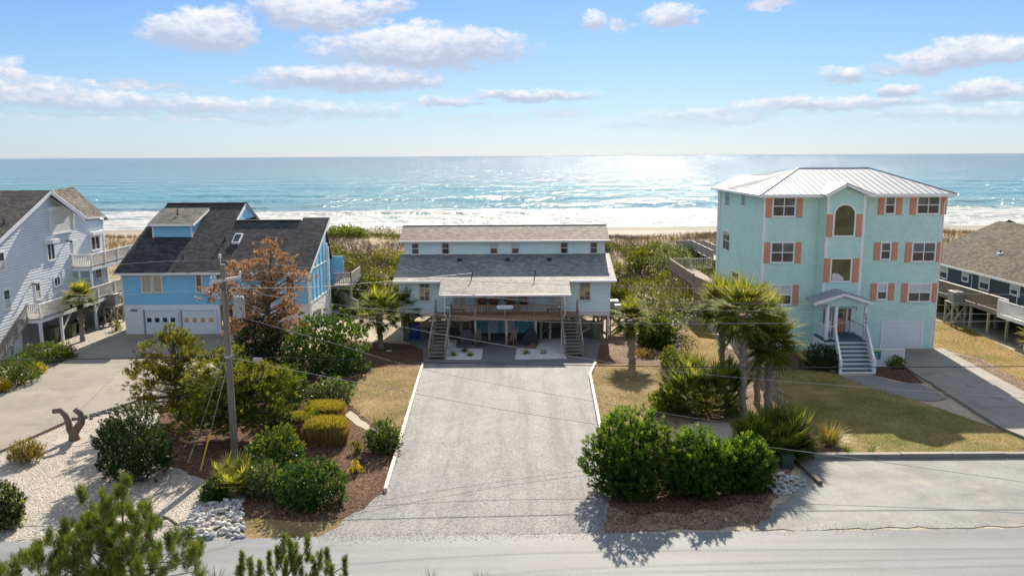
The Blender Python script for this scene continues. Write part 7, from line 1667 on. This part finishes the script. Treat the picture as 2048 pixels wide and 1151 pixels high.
def grill(base, label, m):
    b = Vector(base); t = thing('covered_grill', tuple(b), label, 'grill', 'covered grills')
    prof = [(-.52, .0), (-.5, .62), (-.44, .72), (-.38, .95), (-.25, 1.1), (.2, 1.12), (.36, .98), (.42, .72), (.5, .64), (.53, 0)]
    obj('cover', MB().prism([(b.x + a, b.y - .28, b.z + c) for a, c in prof], (0, .56, 0)), m, t)
    obj('side_shelf_cover', MB().box(b.x - .62, b.x - .525, b.y - .22, b.y + .2, .5, .66), m, t)
    for s in (-1, 1): obj('wheel', MB().tube([(b.x + s * .42, b.y - .3, .08), (b.x + s * .42, b.y - .24, .08)], .08, 9), M_BLACK, t)
def porch_chair(base, label, m):
    """tall wooden porch chair"""
    b = Vector(base); t = thing('porch_chair', tuple(b), label, 'chair', 'tall chairs on the deck')
    for s in (-1, 1):
        for y in (-.25, .25): obj('leg', MB().box(b.x + s * .28 - .035, b.x + s * .28 + .035, b.y + y - .035, b.y + y + .035, b.z, b.z + .7), m, t)
        obj('armrest', MB().box(b.x + s * .32 - .06, b.x + s * .32 + .06, b.y - .38, b.y + .3, b.z + .95, b.z + .99), m, t)
        obj('arm_post', MB().box(b.x + s * .3 - .03, b.x + s * .3 + .03, b.y - .3, b.y - .24, b.z + .7, b.z + .949), m, t)
    obj('seat', MB().box(b.x - .3, b.x + .3, b.y - .3, b.y + .28, b.z + .7, b.z + .75), m, t)
    for k in range(6):
        x = b.x - .25 + k * .1; obj('back_slat', MB().bar((x, b.y + .28, b.z + .75), (x, b.y + .42, b.z + 1.42 + .1 * math.sin(k / 5 * math.pi)), .085, .03, up=(0, 1, 0)), m, t)
def build_items():
    bm = mat('olive_bin', (.13, .15, .07), .55, .15); bk = mat('black_bin', (.025, .027, .03), .5, .15); bl = mat('blue_barrel', (.02, .06, .22), .45, .1)
    g = G(104, 684); bin_((g.x, g.y + .3, 0), bm, 'olive wheelie bin under the front of the grey house deck', 1.05)
    g = G(139, 675); bin_((g.x, g.y + .3, 0), bm, 'olive green bin behind the second white deck post', 1.0)
    g = G(152, 668); bin_((g.x, g.y + .7, 0), bk, 'black bin beside the olive green bin', 1.0)
    g = G(116, 668); bin_((g.x - .3, g.y + .3, 0), bk, 'black bin in the deck shade behind the front olive bin', 1.0)
    g = G(1196, 684); bin_((g.x, g.y + 1.2, 0), bm, 'olive bin under the right corner of the middle house', 1.15)
    g = G(825, 684); t = thing('blue_barrel', (g.x, g.y + 1.2, 0), 'dark blue barrel under the left corner of the middle house', 'barrel')
    obj('barrel_body', MB().lathe((g.x, g.y + 1.2, 0), [(.36, 0), (.42, .1), (.44, .5), (.44, .9), (.42, 1.15)], 14), bl, t, smooth=True); obj('barrel_lid', MB().lathe((g.x, g.y + 1.2, 1.15), [(.44, 0), (.44, .05), (.3, .09)], 14), bl, t)
    # air conditioners
    g = G(229, 646); stand((g.x, g.y, 0), .62, 1.55, 'wooden stand for the air conditioner by the blue house', M_WOODG); ac_unit((g.x, g.y, 1.55), 'grey air conditioner on the stand beside the blue house', .42, .95)
    g = G(1908, 648); stand((g.x, g.y, 0), .62, 1.9, 'tall grey stand in front of the slate house deck', M_WOODG); ac_unit((g.x, g.y, 1.9), 'pale air conditioner on the tall stand of the slate house', .45, .8)
    xr = MH['xr']; stand((xr + .95, 61.0, 0), .8, 1.55, 'wooden stand at the right side of the middle house', M_WOOD)
    ac_unit((xr + .6, 61.35, 1.55), 'rear of two air conditioners beside the middle house', .33, .95); ac_unit((xr + .95, 60.55, 1.55), 'front of two air conditioners beside the middle house', .33, .75)
    # ground level seating
    rb = mat('dark_rocker_wood', (.12, .08, .06), .6, .2)
    g = G(1024, 692); rocker((g.x, g.y + .2, .04), -.5, 'wooden rocking chair right of the middle deck post', mat('worn_rocker_wood', (.22, .13, .09), .6, .25))
    g = G(960, 694); rocker((g.x, g.y + .3, .04), .5, 'dark rocking chair behind the left deck post', rb)
    g = G(1062, 692); grill((g.x, g.y + .4, .04), 'black covered grill right of the rocking chair', mat('grill_cover_black', (.02, .019, .019), .6, .2))
    g = G(934, 690); grill((g.x, g.y + .4, .04), 'grey covered grill near the left wooden stairs', mat('grill_cover_grey', (.07, .065, .06), .6, .2))
    # deck seating
    cw = mat('stained_cedar', (.30, .12, .05), .55, .2); zf, Yd = MH['zf'], MH['Yd']
    for px, lab in ((964, 'leftmost tall cedar chair on the deck'), (987, 'tall cedar chair left of the deck lamp post'), (1021, 'tall cedar chair right of the deck lamp post'), (1047, 'rightmost tall cedar chair on the deck')):
        x = PY(px, 600, Yd + 1.3).x; porch_chair((x, Yd + 1.35, zf), lab, cw)
    tm = mat('teal_table', (.20, .42, .38), .5, .1)
    for px, lab in ((976, 'round teal table between the left deck chairs'), (1034, 'round teal table between the right deck chairs')):
        x = PY(px, 600, Yd + .9).x; t = thing('bistro_table', (x, Yd + .75, zf), lab, 'table', 'bistro tables'); obj('table_top', MB().lathe((x, Yd + .75, zf + .9), [(.26, 0), (.28, .02), (.26, .04)], 16), tm, t); obj('pedestal', MB().lathe((x, Yd + .75, zf), [(.2, 0), (.18, .03), (.035, .06), (.035, .9)], 10), tm, t)
    for px, lab in ((915, 'low slatted bench at the left door of the deck'), (1108, 'low slatted bench at the right door of the deck')):
        x = PY(px, 620, Yd + .6).x; t = thing('deck_bench', (x, Yd + .6, zf), lab, 'bench', 'deck benches'); dk = mat('dark_bench', (.05, .055, .06), .6)
        for k in range(4): obj('slat', MB().box(x - .55, x + .55, Yd + .42 + k * .1, Yd + .5 + k * .1, zf + .42, zf + .45), dk, t)
        for s in (-1, 1): obj('leg', MB().box(x + s * .48 - .04, x + s * .48 + .04, Yd + .44, Yd + .78, zf, zf + .419), dk, t)
    # deck lamp
    x = PY(1009, 596, Yd + .04).x; t = thing('deck_lamp', (x, Yd + .03, zf + 1.2), 'small lantern on the middle deck post', 'lamp'); obj('bracket', MB().box(x - .03, x + .03, Yd + .0, Yd + .055, zf + 1.22, zf + 1.36), M_BLACK, t); obj('shade', MB().lathe((x, Yd - .06, zf + 1.3), [(.03, -.12), (.09, -.1), (.07, 0), (.02, .06)], 8), M_BLACK, t)
    # lattice panel with realtor style board
    Yl = 50.4; a, b = PY(1746, 698, Yl), PY(1807, 730, Yl); t = thing('lattice_screen', (a.x, Yl, 0), 'white lattice screen right of the front steps', 'screen')
    w, hgt = b.x - a.x, a.z - .05; obj('frame', MB().box(a.x, b.x, Yl - .04, Yl + .04, hgt, hgt + .08).box(a.x, a.x + .07, Yl - .04, Yl + .04, 0, hgt).box(b.x - .07, b.x, Yl - .04, Yl + .04, 0, hgt).box(a.x + .071, b.x - .071, Yl - .04, Yl + .04, .05, .12), M_WHITE, t)
    mb = MB(); s = -hgt
    while s < w:
        for q in (1, -1):
            u0, z0, u1, z1 = (s, .12, s + hgt - .12, hgt)
            if u0 < .07: z0 += .07 - u0; u0 = .07
            if u1 > w - .07: z1 -= u1 - (w - .07); u1 = w - .07
            if u1 > u0 + .02:
                if q == 1: mb.bar((a.x + u0, Yl - .012, z0), (a.x + u1, Yl - .012, z1), .015, .04)
                else: mb.bar((b.x - u0, Yl + .012, z0), (b.x - u1, Yl + .012, z1), .015, .04)
        s += .13
    obj('lattice', mb, M_WHITE, t, kind='stuff')
    p0, p1 = PY(1746, 699, Yl - .08), PY(1761, 717, Yl - .08); t = thing('notice_board', (p0.x, Yl - .08, p1.z), 'small green and navy notice board on the lattice screen', 'sign')
    obj('panel', MB().box(p0.x, p1.x, Yl - .09, Yl - .06, p1.z, p0.z), mat('board_navy', (.012, .12, .19), .4, .1), t); dz = p0.z - p1.z; cx = (p0.x + p1.x) / 2; cz = p1.z + dz * .5
    obj('top_band', MB().box(p0.x, p1.x, Yl - .097, Yl - .0905, p0.z - dz * .18, p0.z), mat('board_lime', (.34, .50, .10), .4, .05), t)
    gm = mat('emblem_green', (.10, .42, .22), .4, .05)
    obj('emblem', MB().prism([(cx + u, Yl - .091, cz + v) for u, v in ((-.12, -.03), (-.02, -.09), (.12, .04), (.06, .05), (.08, .14), (-.02, .06), (-.1, .08))], (0, -.005, 0)), gm, t)
    for k in range(2): obj('text_line', MB().box(cx - .1 + .03 * k, cx + .1 - .03 * k, Yl - .096, Yl - .0905, p1.z + dz * (.2 - .09 * k), p1.z + dz * (.23 - .09 * k)), M_WHITE, t)
    # wooden fence behind the blue house walk
    a, b = PY(661, 610, 74.0), PY(716, 617, 68.0); a.z = tz(a.x, a.y); b.z = tz(b.x, b.y); t = thing('wooden_fence', tuple(a), 'low wooden retaining fence beside the blue house', 'fence'); fm = mat('pale_fence_wood', (.42, .37, .24), .85, .2, streak=(1, 1, 5)); n = 5
    for i in range(n):
        p, q = a.lerp(b, i / n), a.lerp(b, (i + 1) / n)
        for k in range(4): z = .05 + k * .32; obj('plank', MB().bar(p + Vector((0, 0, z + .16)), q + Vector((0, 0, z + .16)), .05, .30), fm, t)
    for i in range(n + 1): p = a.lerp(b, i / n); obj('post', MB().box(p.x - .08, p.x + .08, p.y - .16, p.y - .03, p.z - .1, p.z + 1.38), fm, t)
    # dune boardwalk
    t = thing('boardwalk', (16, 92, 2), 'weathered wooden boardwalk over the dune behind the green house', 'boardwalk')
    P = [PY(1362, 497, 96), PY(1396, 498, 93.5), PY(1440, 520, 83)]
    for i in range(len(P) - 1):
        p, q = P[i], P[i + 1]; d = (q - p); L = d.length; nb = int(L / .3); side = Vector((-d.y, d.x, 0)).normalized()
        for k in range(nb): c = p.lerp(q, (k + .5) / nb); obj('deck_board', MB().bar(c - side * .75, c + side * .75, .26, .05), M_WOODG, t)
        for s in (-1, 1):
            o = side * s * .75; obj('hand_rail', MB().bar(p + o + Vector((0, 0, 1.0)), q + o + Vector((0, 0, 1.0)), .14, .05), M_WOODG, t); obj('side_panel', MB().bar(p + o + Vector((0, 0, .5)), q + o + Vector((0, 0, .5)), .04, .8), M_WOODG, t)
            for k in range(5): c = p.lerp(q, k / 4) + o; obj('post', MB().box(c.x - .07, c.x + .07, c.y - .07, c.y + .07, tz(c.x, c.y) - .2, c.z + 1.08), M_WOODG, t)
    p = PY(1359, 488, 97); obj('end_rail', MB().bar(p, p + Vector((3.2, 0, 0)), .1, .1), M_WOODG, t)
    # sand fence on the beach side of the dune
    for seg, (x0, x1, lab) in enumerate(((-46, -36, 'sand fence on the beach behind the grey house'), (-19, -9, 'sand fence on the beach left of the middle house roof'), (8, 24, 'sand fence on the beach between middle and green house'))):
        t = thing('sand_fence', (x0, 112, tz(x0, 112)), lab, 'fence', 'sand fences'); k = 0; x = x0
        me = mesh_of(MB().box(-.03, .03, -.02, .02, 0, 1.5), M_WOODG, name='picket')
        while x < x1: inst('picket', me, (x, 112.5 + .8 * math.sin(x * .4), tz(x, 112.5)), t, scale=(1, 1, RNG.uniform(.8, 1.1))); x += RNG.uniform(.28, .42)
build_items()
